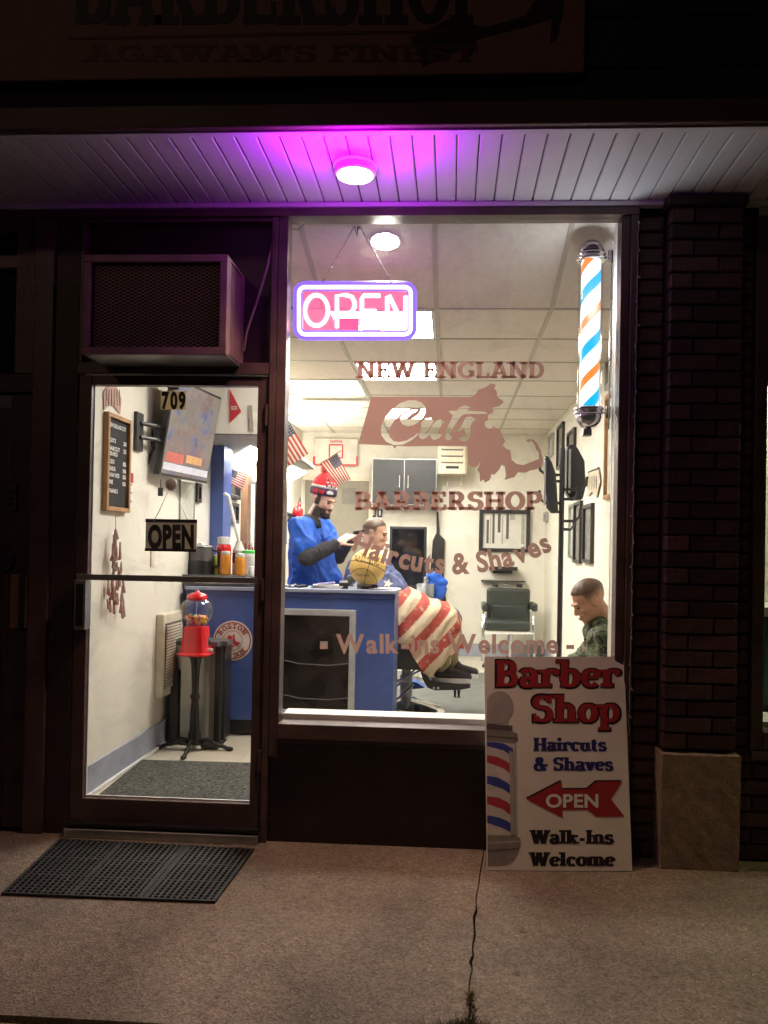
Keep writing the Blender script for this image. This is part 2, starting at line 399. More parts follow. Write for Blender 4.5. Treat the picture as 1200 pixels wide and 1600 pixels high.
asph = concrete('asphalt', (.04, .04, .04), (.06, .058, .056))

# ------------------------------------------------------------ ground
GZ = -.03
g = G().box(-40, 40, -40, 40, GZ-.5, GZ-.17); struct(g.done('ground', asph))
sw = struct(g.__class__().box(-20, 20, -1.50, 0.0, GZ-.16, GZ-.03).done('sidewalk', mortar))
# two slabs with an irregular joint between them
jt = []; x = .19
for i in range(31):
    y = -i*.0485; jt.append((at(757-(i/30)*27, 1330+i*9, Z=GZ).x + random.uniform(-.002, .002)*(1+1.5*(i > 8)), y))
def slab(pts, z):
    g = G(); g.prism([(a, b, z-.06) for a, b in pts], (0, 0, .06)); return g.done('slab', conc, sw)
w = [.0016+random.uniform(0, .0012)+(.004 if 9 < i else 0)*random.random()**2 for i in range(31)]
slab([(-2.8, 0.0)]+[(a-w[i], b) for i, (a, b) in enumerate(jt)]+[(-2.8, jt[-1][1])], GZ)
slab([(3.1, 0.0), (3.1, jt[-1][1])]+[(a+w[i], b) for i, (a, b) in reversed(list(enumerate(jt)))], GZ-.003)
slab([(-2.81, 0), (-2.81, -1.455), (-20, -1.455), (-20, 0)], GZ); slab([(3.11, 0), (3.11, -1.455), (20, -1.455), (20, 0)], GZ)
for k in range(5):
    kb = struct(G().box(-12.5+5*k+.004, -7.5+5*k-.004, -1.62, -1.466, GZ-.16, GZ-.012, b=.01).done('kerb', conc2))
# weeds growing out of the joint at the kerb
g = G()
for i in range(2200):
    a = random.random(); cx = random.gauss(.08, .1); cy = -1.44+abs(random.gauss(0, .03))*math.exp(-((cx-.075)/.13)**2)
    if random.random() < .07: cx = at(735, 1560, Z=GZ).x+random.gauss(0, .006); cy = -1.46+random.random()*.25
    h = random.uniform(.006, .028); an = random.random()*6.28; w_ = .0022
    d = Vector((math.cos(an), math.sin(an), 0)); t = Vector((random.gauss(0, .014), random.gauss(0, .014), h))
    b0 = Vector((cx, cy, GZ-.002)); n = len(g.v)
    g.add([b0-d*w_, b0+d*w_, b0+t*.6+d*w_*.6, b0+t], [(0, 1, 2), (0, 2, 3)])
weeds = mk('weeds', g.v, g.f, mat('dry_weeds', (.07, .06, .025), .9, var=.4, col2=(.2, .14, .075)))
weeds['kind'] = 'stuff'
# grit and pale chips lying on the concrete
g = G()
for i in range(260):
    p = Vector((random.uniform(-2, 1.6), random.uniform(-1.48, -.1), GZ+.001)); r = random.uniform(.0015, .004)
    g.ell(p, (r, r*random.uniform(.6, 1), r*.5), 5, 3)
gr = mk('grit', g.v, g.f, mat('pale_grit', (.5, .45, .38), .8)); gr['kind'] = 'stuff'

# ------------------------------------------------------------ upper wall, sign board, canopy
bw = thing('upper_wall', 'dark siding wall above the canopy, behind the unlit shop sign', 'wall', (0, -.3, 3.1))
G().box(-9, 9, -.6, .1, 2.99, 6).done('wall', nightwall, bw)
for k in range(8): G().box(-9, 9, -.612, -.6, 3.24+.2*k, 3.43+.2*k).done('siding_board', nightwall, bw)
sg = thing('shop_sign', 'wide unlit sign board above the canopy reading BARBERSHOP', 'sign', (-1, -.66, 3.3))
yS = -.66; pa = at(0, 127, Y=yS); pb = at(913, 124, Y=yS)
signm = mat('sign_board_tan', (.22, .11, .1), .6, var=.1); ink = mat('sign_black_ink', (.012, .012, .014), .5); redink = mat('sign_red_ink', (.09, .02, .02), .5)
z0 = pa.z; G().box(-3.3, pb.x, yS, yS+.05, z0, z0+1.15, b=.006).done('panel', signm, sg)
f = planeY(yS-.002)
put('BARBERSHOP', 'slab', f, (112, 38, 765, -82), ink, sg, wt=.24)
G().box(at(106, 55, Y=yS).x, at(700, 52, Y=yS).x, yS-.003, yS, at(400, 57, Y=yS).z, at(400, 52, Y=yS).z).done('rule', redink, sg)
put("AGAWAM'S FINEST", 'slab', f, (133, 96, 748, 70), redink, sg, wt=.2)
pts = [(640, 60), (700, 30), (760, 42), (820, 25), (850, -20), (885, -30), (880, 20), (870, 62), (860, 68), (862, 30), (830, 40), (790, 50), (745, 62), (738, 85), (725, 95), (720, 78), (690, 92), (660, 105), (655, 85)]
q = [at(a, b, Y=yS-.001) for a, b in pts]; mk('state_emblem', [v for v in q], [tuple(t) for t in geometry.tessellate_polygon([q])], ink, sg)

cn = thing('canopy', 'flat canopy of white grooved soffit boards over the shop front', 'canopy', (0, -.35, 2.97))
ZS = 2.965; YF = -.70
G().box(-9, 9, YF-.03, YF, ZS-.005, ZS+.083, b=.004).done('fascia', fascia_m, cn)
G().box(-9, 9, YF, YF+.035, ZS-.012, ZS-.0005, b=.002).done('edge_trim', whitevinyl, cn)
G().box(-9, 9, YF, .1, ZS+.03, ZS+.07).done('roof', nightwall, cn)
G().box(-9, .95, -.045, 0, ZS-.022, ZS-.0005, b=.003).done('wall_trim', whitevinyl, cn)
G().box(1.295, 9, -.045, 0, ZS-.022, ZS-.0005, b=.003).done('wall_trim', whitevinyl, cn)
PW = .0875
def plank_mesh():
    g = G(); w = PW; t = .012
    # board with a rounded bead and a lap groove
    prof = [(0.0035, ZS+t), (0.0035, ZS+.006), (.0075, ZS), (w-.0055, ZS), (w-.0015, ZS+.005), (w-.0015, ZS+t)]
    n = len(prof); g.add([(a, YF+.001, z) for a, z in prof]+[(a, -.001, z) for a, z in prof], [(i, (i+1) % n, (i+1) % n+n, i+n) for i in range(n)]); return g
gm = plank_mesh(); k0 = -24
first = gm.done('soffit_board', whitevinyl, cn); off = first.location.copy(); first.location = off+Vector((k0*PW, 0, 0))
for k in range(k0+1, 24):
    c = first.copy(); S.collection.objects.link(c); c.parent = cn; c.location = off+Vector((k*PW, 0, 0))
G().box(-9, k0*PW, YF, 0, ZS, ZS+.012).done('soffit_panel', whitevinyl, cn)
G().box(24*PW, 9, YF, 0, ZS, ZS+.012).done('soffit_panel', whitevinyl, cn)
G().box(-9, 9, YF, 0, ZS+.014, ZS+.03).done('soffit_backing', blackp, cn)

def canopy_lamp(x, y, label, warm, en, purple):
    t = thing('canopy_lamp', label, 'lamp', (x, y, ZS), 'disc lamps under the canopy')
    G().lathe((x, y, ZS), [(.085, 0), (.088, -.01), (.088, -.04), (.078, -.046), (.074, -.045)], 36).done('housing', creampl, t, smooth=False, bevel=0)
    G().lathe((x, y, ZS), [(.075, -.043), (.074, -.052), (.055, -.06), (.02, -.063)], 36).done('diffuser', mat('lamp_diffuser_'+('a' if purple else 'b'), (.9, .85, .7), .5, emit=(1, .86, .7), es=5), t, smooth=True)
    l = lamp('SPOT', (x, y, ZS-.09), en, warm, .07, spot=118); l.data.spot_blend = 1; l.parent = t; l.location = Vector((0, 0, -.07)); l.name = 'lamp_light'; l.visible_glossy = False
    return t
lp = at(555, 268, Z=ZS-.03)
cl = canopy_lamp(lp.x, lp.y, 'round lit disc lamp under the canopy above the neon sign', (1, .68, .38), 150, True)
# added violet ring and unseen violet lights, for the soffit's violet glow
G().lathe((lp.x, lp.y, ZS), [(.089, -.006), (.0935, -.008), (.0935, -.016), (.089, -.018)], 36, cap=False).done('added_violet_ring', mat('violet_ring_glow', (.4, .1, .8), .5, emit=(.75, .08, 1), es=1.2), cl)
l = lamp('POINT', (0, 0, 0), 4, (.62, .0, 1), .05); l.parent = cl; l.location = Vector((.05, -.2, -.13)); l.name = 'violet_light'; l.visible_glossy = False
l = lamp('SPOT', (0, 0, 0), 34, (.5, .0, 1), .08, rot=(math.pi, 0, 0), spot=168); l.parent = cl; l.location = Vector((.02, -.26, -.2)); l.name = 'violet_uplight'; l.visible_glossy = False
canopy_lamp(3.3, -.33, 'round disc lamp under the canopy over the shop next door', (.9, .88, .38), 160, False)

# ------------------------------------------------------------ brick wall to the right
br = thing('brick_wall', 'dark painted brick wall and pilaster right of the shop window', 'wall', (1.12, 0, GZ))
XL, XP0, XP1, XR = .842, .962, 1.287, 1.372
G().box(XL, XP0+.02, .02, .3, GZ, 2.96).done('mortar', mortar, br)
G().box(XP0+.006, XP1-.006, -.075, .3, GZ, 2.96).done('mortar', mortar, br)
G().box(XP1-.02, 3.2, .02, .3, GZ, .47).done('mortar', mortar, br)
G().box(XP1-.02, XR+.02, .02, .3, .47, 2.96).done('mortar', mortar, br)
CH = .0735; bmeshes = {}
def brick(x0, x1, yf, z, depth=.06):
    w_ = x1-x0; key = (round(w_, 3), random.randrange(4))
    if key not in bmeshes:
        bm = bmesh.new(); bmesh.ops.create_cube(bm, size=1)
        h = CH-.009
        for v in bm.verts: v.co = Vector((v.co.x*(w_-.007)+random.uniform(-.0015, .0015), v.co.y*depth, v.co.z*h+random.uniform(-.0015, .0015)))
        bmesh.ops.bevel(bm, geom=bm.edges[:], offset=.004, segments=1, affect='EDGES')
        me = bpy.data.meshes.new('brick'); bm.to_mesh(me); bm.free(); me.materials.append(random.choice(brickm)); bmeshes[key] = me
    o = bpy.data.objects.new('brick', bmeshes[key]); S.collection.objects.link(o); o.parent = br
    o.location = Vector(((x0+x1)/2, yf+depth/2+random.uniform(-.002, .002), z+CH/2))-br.location
nc = int((2.955-GZ)/CH)
for i in range(nc):
    z = GZ+i*CH
    brick(XL+.002, XP0+.002, .0, z)
    if z > .455:
        if i % 2: brick(XP0+.001, XP0+.108, -.1, z); brick(XP0+.108, XP1-.001, -.1, z)
        else: brick(XP0+.001, XP1-.108, -.1, z); brick(XP1-.108, XP1-.001, -.1, z)
        brick(XP1+.001, XR-.001, .0, z)
    else:
        o_ = (i % 2)*.11
        brick(XP1+.001, XP1+.215-o_, .0, z); brick(XP1+.215-o_, XP1+.43-o_, .0, z); brick(XP1+.43-o_, XP1+.645-o_, .0, z)
cb = thing('concrete_block', 'rough concrete plinth block at the foot of the brick pilaster', 'block', (1.12, -.1, GZ))
bm = bmesh.new(); bmesh.ops.create_cube(bm, size=1); bmesh.ops.subdivide_edges(bm, edges=bm.edges[:], cuts=9, use_grid_fill=True)
zb = at(1080, 1180, Y=-.13).z
for v in bm.verts:
    v.co = Vector(((XP0+XP1)/2+v.co.x*(XP1-XP0+.014), -.06+v.co.y*.14, (GZ+zb)/2+v.co.z*(zb-GZ)))
    v.co += Vector((random.gauss(0, .0012), random.gauss(0, .0012), random.gauss(0, .0012)))
G().bm(bm).done('block', conc2, cb, smooth=False)
G().box(XP0-.01, XP1+.01, -.125, -.0, ZS-.05, ZS-.012).done('pilaster_cap', browndk, br)

# ------------------------------------------------------------ shop front frame
sf = thing('storefront', 'brown painted storefront frame with the big display window', 'shop front', (-.1, 0, GZ))
def B(g, x0, x1, z0, z1, y0=-.03, y1=.07, b=.003): g.box(x0, x1, y0, y1, z0, z1, b=b)
def bar(name, x0, x1, z0, z1, y0=-.03, y1=.07, m=brown, p=None, b=.003):
    return G().box(x0, x1, y0, y1, z0, z1, b=b).done(name, m, p or sf)
bar('header', -9, .842, 2.905, 2.942, y0=-.034)
bar('header', -9, .842, 2.944, 2.956, y0=-.02, m=browndk)
WX0, WX1, WZ0, WZ1 = -.782, .763, .462, 2.903
bar('mullion', -.858, -.829, GZ, 2.903); bar('mullion', -.8275, WX0, GZ+.4, 2.903, y0=-.022)
bar('jamb', WX1, .803, GZ+.47, 2.903, y0=-.02); bar('jamb', .805, .84, GZ, 2.903, y0=-.034)
bar('sill', WX0+.001, WX1-.001, .462, .532, y0=-.05); bar('sill_lip', WX0+.001, WX1-.001, .44, .4605, y0=-.04, m=browndk)
bar('kick_panel', WX0-.045, WX1, GZ, .438, y0=.0, m=mat('kick_panel_paint', (.02, .011, .01), .5, var=.3, scale=5, bump=.3, bscale=30))
bar('post', -2.0, -1.905, GZ, 2.903, y0=-.032); bar('post', -1.903, -1.785, GZ, 2.903, y0=-.012, m=browndk)
bar('transom_rail', -1.783, -.86, 2.16, 2.215, y0=-.028)
tp = bar('transom_panel', -1.783, -.86, 2.216, 2.903, y0=.03, y1=.05, m=mat('transom_panel', (.03, .017, .016), .45, var=.25, scale=4))
bar('transom_frame', -1.783, -.86, 2.885, 2.903, y0=-.02); bar('transom_frame', -1.783, -1.765, 2.216, 2.884, y0=-.02)
bar('threshold', -1.783, -.86, GZ, .012, y0=-.06, m=steel)
# inner frame sill, painted white
bar('inner_sill', WX0, WX1, .50, .556, y0=.075, y1=.2, m=white)
bar('inner_sill', WX0, WX1, .3, .499, y0=.075, y1=.12, m=wallp)
pane = G().box(WX0, WX1, .028, .034, .531, WZ1).done('pane', glass, sf)

YV = .0265   # lettering stuck to the outer face of the glass
fV = planeY(YV)
put('NEW ENGLAND', 'slab', fV, (557, 591, 851, 565), vinyl, sf, wt=.235, wn=.15, sw=.13)
put('BARBERSHOP', 'slab', fV, (553, 797, 848, 768), vinyl, sf, wt=.26, wn=.17, sw=.12)
put('Haircuts & Shaves', 'sans', fV, (0, 33, 326, 0), vinyl, sf, off=.035, gap=.1, arc=(347, 706, 549, 1))
put('- Walk-ins Welcome -', 'sans', fV, (500, 1020, 897, 990), vinyl, sf, off=.032, gap=.11)
A2 = lambda L: [(555+x/7.5, 590+y/7.5) for x, y in L]
B2 = lambda L: [(700+x/7.5, 590+y/7.5) for x, y in L]
outer = A2([(35, 778), (190, 222)]) + B2([(270, 230), (335, 185), (350, 145), (430, 115), (500, 70), (545, 75), (560, 95), (540, 125), (560, 145), (580, 195), (568, 205), (590, 232), (655, 285), (610, 330), (515, 355), (532, 385), (510, 420), (465, 440), (475, 500), (428, 520), (430, 565), (475, 602), (530, 592), (515, 555), (560, 590), (605, 600), (625, 655), (670, 745), (640, 795), (690, 840), (730, 850), (745, 960), (800, 1010), (885, 1025), (1020, 970), (1065, 955), (1065, 880), (1030, 840), (1022, 800), (990, 748), (955, 742), (945, 765), (915, 735), (940, 718), (1000, 725), (1050, 775), (1085, 850), (1110, 950), (1105, 1040), (1030, 1075), (960, 1090), (905, 1115), (820, 1110), (780, 1165), (660, 1200), (680, 1150), (665, 1040), (625, 1022), (600, 1080), (540, 1140), (510, 1130), (490, 1200), (430, 1232), (420, 1195), (375, 1222), (370, 1120), (345, 1080), (380, 985), (350, 1035), (310, 1055), (260, 1030), (235, 1018), (232, 805)]) + A2([(900, 803), (600, 806), (490, 800), (460, 832), (440, 796)])
C_ = A2([(745, 665), (660, 735), (560, 785), (450, 790), (360, 750), (310, 680), (298, 610), (320, 530), (370, 450), (440, 370), (520, 300), (620, 268), (710, 265), (780, 295), (825, 350), (820, 410), (790, 465), (745, 520), (680, 560), (610, 570), (550, 545), (522, 490), (560, 430), (640, 388), (725, 374), (722, 388), (660, 422), (612, 465), (600, 495), (640, 492), (700, 465), (750, 420), (778, 378), (750, 358), (680, 358), (600, 382), (530, 425), (470, 490), (420, 560), (390, 620), (400, 690), (450, 745), (520, 755), (600, 735), (680, 692), (738, 645)])
U_ = A2([(770, 590), (775, 530), (820, 480), (885, 476), (920, 510), (870, 590), (822, 650), (832, 660), (875, 610), (910, 550), (960, 498), (1000, 488), (1050, 520), (1010, 565), (985, 610), (965, 655), (1020, 668), (980, 715), (920, 732), (885, 705), (880, 670), (840, 700), (790, 725), (752, 700), (748, 660), (762, 625)])
T_ = B2([(8, 388), (105, 390), (140, 345), (200, 325), (265, 350), (222, 388), (430, 398), (465, 425), (185, 428), (150, 455), (90, 540), (45, 610), (20, 672), (52, 690), (35, 722), (0, 738), (-30, 715), (-28, 640), (0, 560), (58, 440), (35, 428)])
S_ = B2([(215, 465), (270, 457), (335, 490), (285, 520), (265, 570), (262, 650), (256, 705), (225, 732), (185, 748), (140, 730), (112, 708), (160, 705), (195, 685), (200, 640), (188, 595), (130, 632), (66, 634), (66, 620), (110, 610), (160, 560), (190, 500)])
loops = [[at(x, y, Y=YV) for x, y in L] for L in (outer, C_, U_, T_, S_)]
flat = [v for L in loops for v in L]
mk('state_map_emblem', flat, [tuple(t) for t in geometry.tessellate_polygon([[Vector((v.x, v.z, 0)) for v in L] for L in loops])], vinyl, sf)

# white zig-zag wire (unlit icicle string) stapled down the right jamb
g = G(); pts = []; yy = 345; i = 0
while yy < 1155:
    pts.append(at(997-(yy-345)*.0185+(1.5 if i % 3 == 1 else random.uniform(-.6, .6)), yy, Y=-.045)); yy += random.uniform(7, 12); i += 1
g.tube(pts, .0016, 5)
for p in pts[::4]: g.tube([p, p+Vector((random.uniform(-.012, .014), -.004, -.012))], .0028, 5)
tag(g.done('light_string', mat('pale_wire', (.45, .4, .38), .5), loc=pts[0]), 'thin pale wire string stapled down the right jamb beside bricks', 'wire')

# ------------------------------------------------------------ glass door
dr = thing('glass_door', 'brown framed glass entrance door numbered 709', 'door', (-1.32, 0, GZ))
DX0, DX1, DZ0, DZ1 = -1.718, -.914, .142, 2.109
for nm, a in (('stile', (-1.78, DX0, .014, 2.155)), ('stile', (DX1, -.862, .014, 2.155)), ('rail', (DX0+.0005, DX1-.0005, 2.11, 2.155)), ('rail', (DX0+.0005, DX1-.0005, .014, DZ0))):
    bar(nm, *a, y0=-.012, y1=.04, p=dr)
G().box(DX0, DX1, .012, .018, DZ0, DZ1).done('pane', glass, dr)
G().box(DX0+.0, DX1, .019, .03, DZ0, DZ0+.006).done('glazing_bead', white, dr); G().box(DX0, DX0+.004, .019, .03, DZ0+.006, DZ1).done('glazing_bead', white, dr)
# push bar and pull
zpb = at(260, 904, Y=-.02).z
G().box(at(121, 903, Y=-.03).x, DX1+.02, -.045, -.03, zpb-.014, zpb+.014, b=.003).done('push_bar', steel, dr)
G().box(DX0-.035, DX0+.022, -.075, -.014, at(130, 983, Y=-.04).z, at(130, 906, Y=-.04).z, b=.004).done('pull_handle', steel, dr)
G().box(DX0-.022, DX0+.01, -.08, -.0755, at(130, 977, Y=-.04).z, at(130, 912, Y=-.04).z).done('handle_inset', blackp, dr)
for x in (-.885,): 
    for z in (.35, 1.15, 1.97): G().lathe((x+.015, -.02, z), [(.009, -.05), (.009, .05)], 10).done('hinge', brown, dr)
lab = translucent(mat('number_label', (.75, .68, .5), .6), (.7, .62, .45), .6); dblack = mat('black_vinyl', (.012, .01, .01), .5)
p0 = at(251, 640, Y=.01); p1 = at(291, 611, Y=.01); G().box(p0.x, p1.x, .009, .011, p0.z, p1.z).done('number_label', lab, dr)
put('709', 'slab' if 0 else 'sans', planeY(.0085), (252.5, 638, 290, 612), dblack, dr, off=.05, gap=.1)
G().box(at(262, 609, Y=.01).x, at(280, 609, Y=.01).x, .009, .011, at(270, 609, Y=.01).z, at(270, 605, Y=.01).z).done('small_label', white, dr)
G().box(-1.78, -.86, -.05, -.013, .02, .036, b=.002).done('sweep', blackm, dr)

# hanging OPEN plate
op = thing('open_plate', 'tan plate with black OPEN lettering hung inside the glass door', 'sign', (at(267, 860, Y=.05)))
q0 = at(227, 861, Y=.06); q1 = at(308, 812, Y=.06); tanp = translucent(mat('tan_plate', (.6, .54, .46), .5), (.5, .45, .37), .45)
G().box(q0.x, q1.x, .058, .064, q0.z, q1.z, b=.001).done('plate', tanp, op)
for za, zb_ in ((q0.z, q0.z+.014), (q1.z-.016, q1.z)): G().box(q0.x-.001, q1.x+.001, .055, .0575, za, zb_).done('border', mat('plate_border', (.02, .012, .03), .5), op)
put('OPEN', 'sans', planeY(.0555), (231, 855, 303, 820), dblack, op, off=.055, gap=.05)
hk = at(268, 757, Y=.03); G().lathe(hk, [(.024, -.006), (.03, 0), (.02, .012)], 20, axis='Y').done('suction_cup', mat('cup', (.7, .68, .62), .3), op, smooth=True)
G().tube([at(242, 812, Y=.06), hk, at(293, 812, Y=.06)], .002, 5).done('string', white, op)
for x_ in (242, 293): G().lathe(at(x_, 813, Y=.052), [(.006, -.003), (.006, .003)], 10, axis='Y').done('rivet', chrome, op)

# ------------------------------------------------------------ air conditioner in the transom
ac = thing('air_conditioner', 'boxy air conditioner with mesh grille above the glass door', 'air conditioner', (-1.4, -.15, 2.2))
YA = -.27; a0 = at(127, 553, Y=YA); a1 = at(356, 397, Y=YA); acm = mat('ac_brown_paint', (.25, .15, .14), .45, var=.2, scale=9, bump=.2)
x0, x1, z0, z1 = a0.x, a1.x, a0.z, a1.z; tt = .033
for c in ((x0, x1, z1-tt, z1), (x0, x1, z0, z0+tt), (x0, x0+tt, z0+tt, z1-tt), (x1-tt, x1, z0+tt, z1-tt)):
    G().box(c[0], c[1], YA, YA+.02, c[2], c[3], b=.003).done('frame', acm, ac)
G().box(x0+.001, x1-.001, YA+.021, .03, z0+.0, z0+.012).done('bottom', steel, ac)
G().box(x0+.001, x1-.001, YA+.021, .03, z1-.012, z1-.001).done('top', acm, ac)
G().box(x0+.001, x0+.01, YA+.021, .03, z0+.012, z1-.012).done('side', acm, ac)
G().box(x0+.02, x1-.03, YA+.06, .02, z0+.02, z1-.02).done('cooling_coil', mat('coil', (.012, .009, .01), .6), ac)
# right side: frame strips and vertical louvre slots
G().box(x1-.01, x1-.001, YA+.021, YA+.06, z0+.012, z1-.012).done('side', acm, ac)
G().box(x1-.01, x1-.001, -.03, .03, z0+.012, z1-.012).done('side', acm, ac)
G().box(x1-.02, x1-.012, YA+.06, -.03, z0+.012, z1-.012).done('side', mat('ac_inner', (.05, .03, .03), .6), ac)
nn = 9
for i in range(nn):
    y_ = YA+.066+i*(.24-.07)/nn; G().box(x1-.011, x1-.002, y_, y_+.009, z0+.02, z1-.02).done('louvre', acm, ac)
g = G()   # expanded metal diamonds
dx, dz = .034, .0155; r_ = .0011; nx = int((x1-x0-2*tt)/dx)+1; nz = int((z1-z0-2*tt)/dz)
xa, za_ = x0+tt, z0+tt; xb, zb2 = x1-tt, z1-tt
def clipseg(p, q_):
    (ax, az), (bx, bz) = p, q_
    t0, t1 = 0, 1
    for d, lo, hi, o_ in ((bx-ax, xa, xb, ax), (bz-az, za_, zb2, az)):
        if abs(d) < 1e-9: continue
        u, v = (lo-o_)/d, (hi-o_)/d
        if u > v: u, v = v, u
        t0, t1 = max(t0, u), min(t1, v)
    if t1-t0 < .02: return None
    return (ax+(bx-ax)*t0, az+(bz-az)*t0), (ax+(bx-ax)*t1, az+(bz-az)*t1)
span = (xb-xa)+(zb2-za_)*dx/dz
k = -int((zb2-za_)/dz)-2
while k*dx < (xb-xa)+dx:
    for sgn in (1, -1):
        H_ = zb2-za_; L_ = H_*dx/dz
        p = (xa+k*dx, za_) if sgn > 0 else (xa+k*dx, zb2); q_ = (p[0]+L_, za_+H_) if sgn > 0 else (p[0]+L_, za_)
        c = clipseg(p, q_)
        if c: g.tube([(c[0][0], YA+.03+.0015*sgn, c[0][1]), (c[1][0], YA+.03+.0015*sgn, c[1][1])], r_, 4)
    k += 1
g.done('mesh_grille', mat('grille_wire', (.34, .2, .19), .4, .3), ac)
G().tube([at(426, 380, Y=.0), at(417, 420, Y=-.03), at(405, 460, Y=-.04), at(385, 520, Y=-.03), at(381, 548, Y=-.01)], .006, 8).done('power_cord', mat('cord_pale', (.3, .2, .2), .5), ac)

# ------------------------------------------------------------ neighbour to the left
nl = thing('neighbour_door', 'dark brown door of the unit next door with a brass handle plate', 'door', (-2.4, 0, GZ))
bar('stile', -2.11, -2.004, GZ+.02, 2.06, y0=-.014, p=nl, m=browndk); bar('panel', -3.0, -2.112, .25, 2.0, y0=.01, y1=.03, m=browndk, p=nl)
bar('rail', -3.0, -2.112, .02, .22, y0=-.012, m=browndk, p=nl); bar('stile', -3.1, -3.0, GZ+.02, 2.06, y0=-.012, m=browndk, p=nl)
bar('bead', -2.128, -2.1125, .23, 2.0, y0=-.004, y1=.009, m=brown, p=nl)
h0 = at(18, 981, Y=-.03); h1 = at(43, 898, Y=-.03)
G().box(h0.x, h1.x, -.05, -.0145, h0.z, h1.z, b=.003).done('handle_plate', mat('brass_plate', (.5, .28, .16), .3, .8), nl)
G().box((h0.x+h1.x)/2+.008, h1.x+.004, -.056, -.0505, h0.z, h1.z, b=.002).done('handle_grip', blackp, nl)
G().lathe(at(8, 875, Y=-.0145), [(.05, 0), (.05, -.02), (.03, -.03)], 20, axis='Y').done('lock', blackp, nl)
p = at(20, 780, Y=-.015); G().box(p.x-.03, p.x+.025, -.03, -.0145, p.z-.06, p.z+.07, b=.003).done('keypad', mat('keypad_grey', (.05, .045, .04), .5), nl)
for dz_ in (-.035, -.005, .025): G().box(p.x-.018, p.x+.012, -.034, -.0305, p.z+dz_, p.z+dz_+.018).done('key', blackp, nl)
nw = thing('neighbour_transom', 'dark glass window above the door of the unit next door', 'window', (-2.5, 0, 2.2))
bar('frame', -3.1, -2.004, 2.07, 2.16, y0=-.016, m=browndk, p=nw); bar('frame', -2.10, -2.004, 2.162, 2.903, y0=-.016, p=nw, m=brown); bar('frame', -3.1, -2.102, 2.84, 2.903, y0=-.016, p=nw, m=brown)
G().box(-3.1, -2.102, .03, .036, 2.162, 2.84).done('pane', mat('dark_glass', (.008, .01, .02), .12), nw)
p = at(8, 410, Y=-.005); G().box(p.x-.1, p.x+.09, -.02, .02, p.z-.03, p.z+.03, b=.004).done('bracket', mat('bracket_tan', (.22, .15, .12), .5), nw)
bar('wall', -9, -3.102, GZ, 2.903, m=browndk)

# ------------------------------------------------------------ neighbour to the right
nr = thing('neighbour_window', 'lit display window of the unit right of the brick pilaster', 'window', (1.9, 0, .4))
bar('frame', XR+.0005, 1.427, .475, 2.90, p=nr, y0=-.025); bar('frame', 1.428, 3.2, .475, .56, p=nr, y0=-.03); bar('frame', 1.428, 3.2, 2.14, 2.90, p=nr, y0=-.03, m=browndk); bar('frame', 3.1, 3.2, .561, 2.139, p=nr, y0=-.02)
bar('sill', XR+.0005, 3.2, .438, .4735, p=nr, y0=-.045)
G().box(1.428, 3.1, .02, .026, .561, 2.14).done('pane', glass, nr)
bar('wall', 3.202, 9, GZ, 2.903, m=browndk)
# ============================================================ the room behind the glass
RX0, RX1, RY1, FZ, CZ = -1.80, 1.13, 5.9, .08, 2.735
def onL(px, py): return at(px, py, X=RX0)
def onR(px, py): return at(px, py, X=RX1)
fl = struct(G().box(RX0-.2, RX1+.2, .071, RY1+.1, FZ-.1, FZ-.004).done('floor', mortar))
nx_, ny_ = 5, 10; tw = (RX1-RX0)/nx_
tl_me = None
for i in range(nx_):
    for j in range(ny_):
        y0 = .12+j*.585
        if tl_me is None:
            o = G().box(RX0+.001, RX0+tw-.001, .12, .12+.583, FZ-.004, FZ, b=.0008).done('tile', lfloor, fl); tl_me = o; o0 = o.location.copy()
        else:
            o = tl_me.copy(); S.collection.objects.link(o); o.parent = fl; o.location = o0+Vector((i*tw, j*.585, 0))
wl = struct(G().box(RX0-.15, RX0, .071, RY1+.1, FZ-.1, CZ+.3).done('left_wall', wallp))
G().box(RX0, RX0+.014, .072, 4.0, FZ+.001, FZ+.155, b=.003).done('baseboard', greybase, wl)
G().box(RX0+.0145, RX0+.03, .072, 4.0, FZ+.001, FZ+.02, b=.004).done('shoe_moulding', white, wl)
wr = struct(G().box(RX1, RX1+.12, .071, RY1+.1, FZ-.1, CZ+.3).done('right_wall', wallp))
G().box(RX1-.014, RX1, .1, RY1-.02, FZ+.001, FZ+.155, b=.003).done('baseboard', greybase, wr)
wb = struct(G().box(RX0, RX1, RY1, RY1+.1, FZ-.1, CZ+.3).done('back_wall', wallp))
G().box(-.9, RX1-.02, RY1-.014, RY1, FZ+.001, FZ+.155, b=.003).done('baseboard', greybase, wb)
struct(G().box(RX0-.15, RX1+.12, .0705, .11, CZ+.19, CZ+.5).done('front_wall', wallp))
G().box(RX1+.001, WX1+.0, .0705, .12, FZ-.1, 2.92).done('front_wall', wallp)['kind'] = 'structure'
G().box(RX0-.1, -.83+.0, .0705, .1, 2.16, 2.93).done('front_wall', browndk)['kind'] = 'structure'

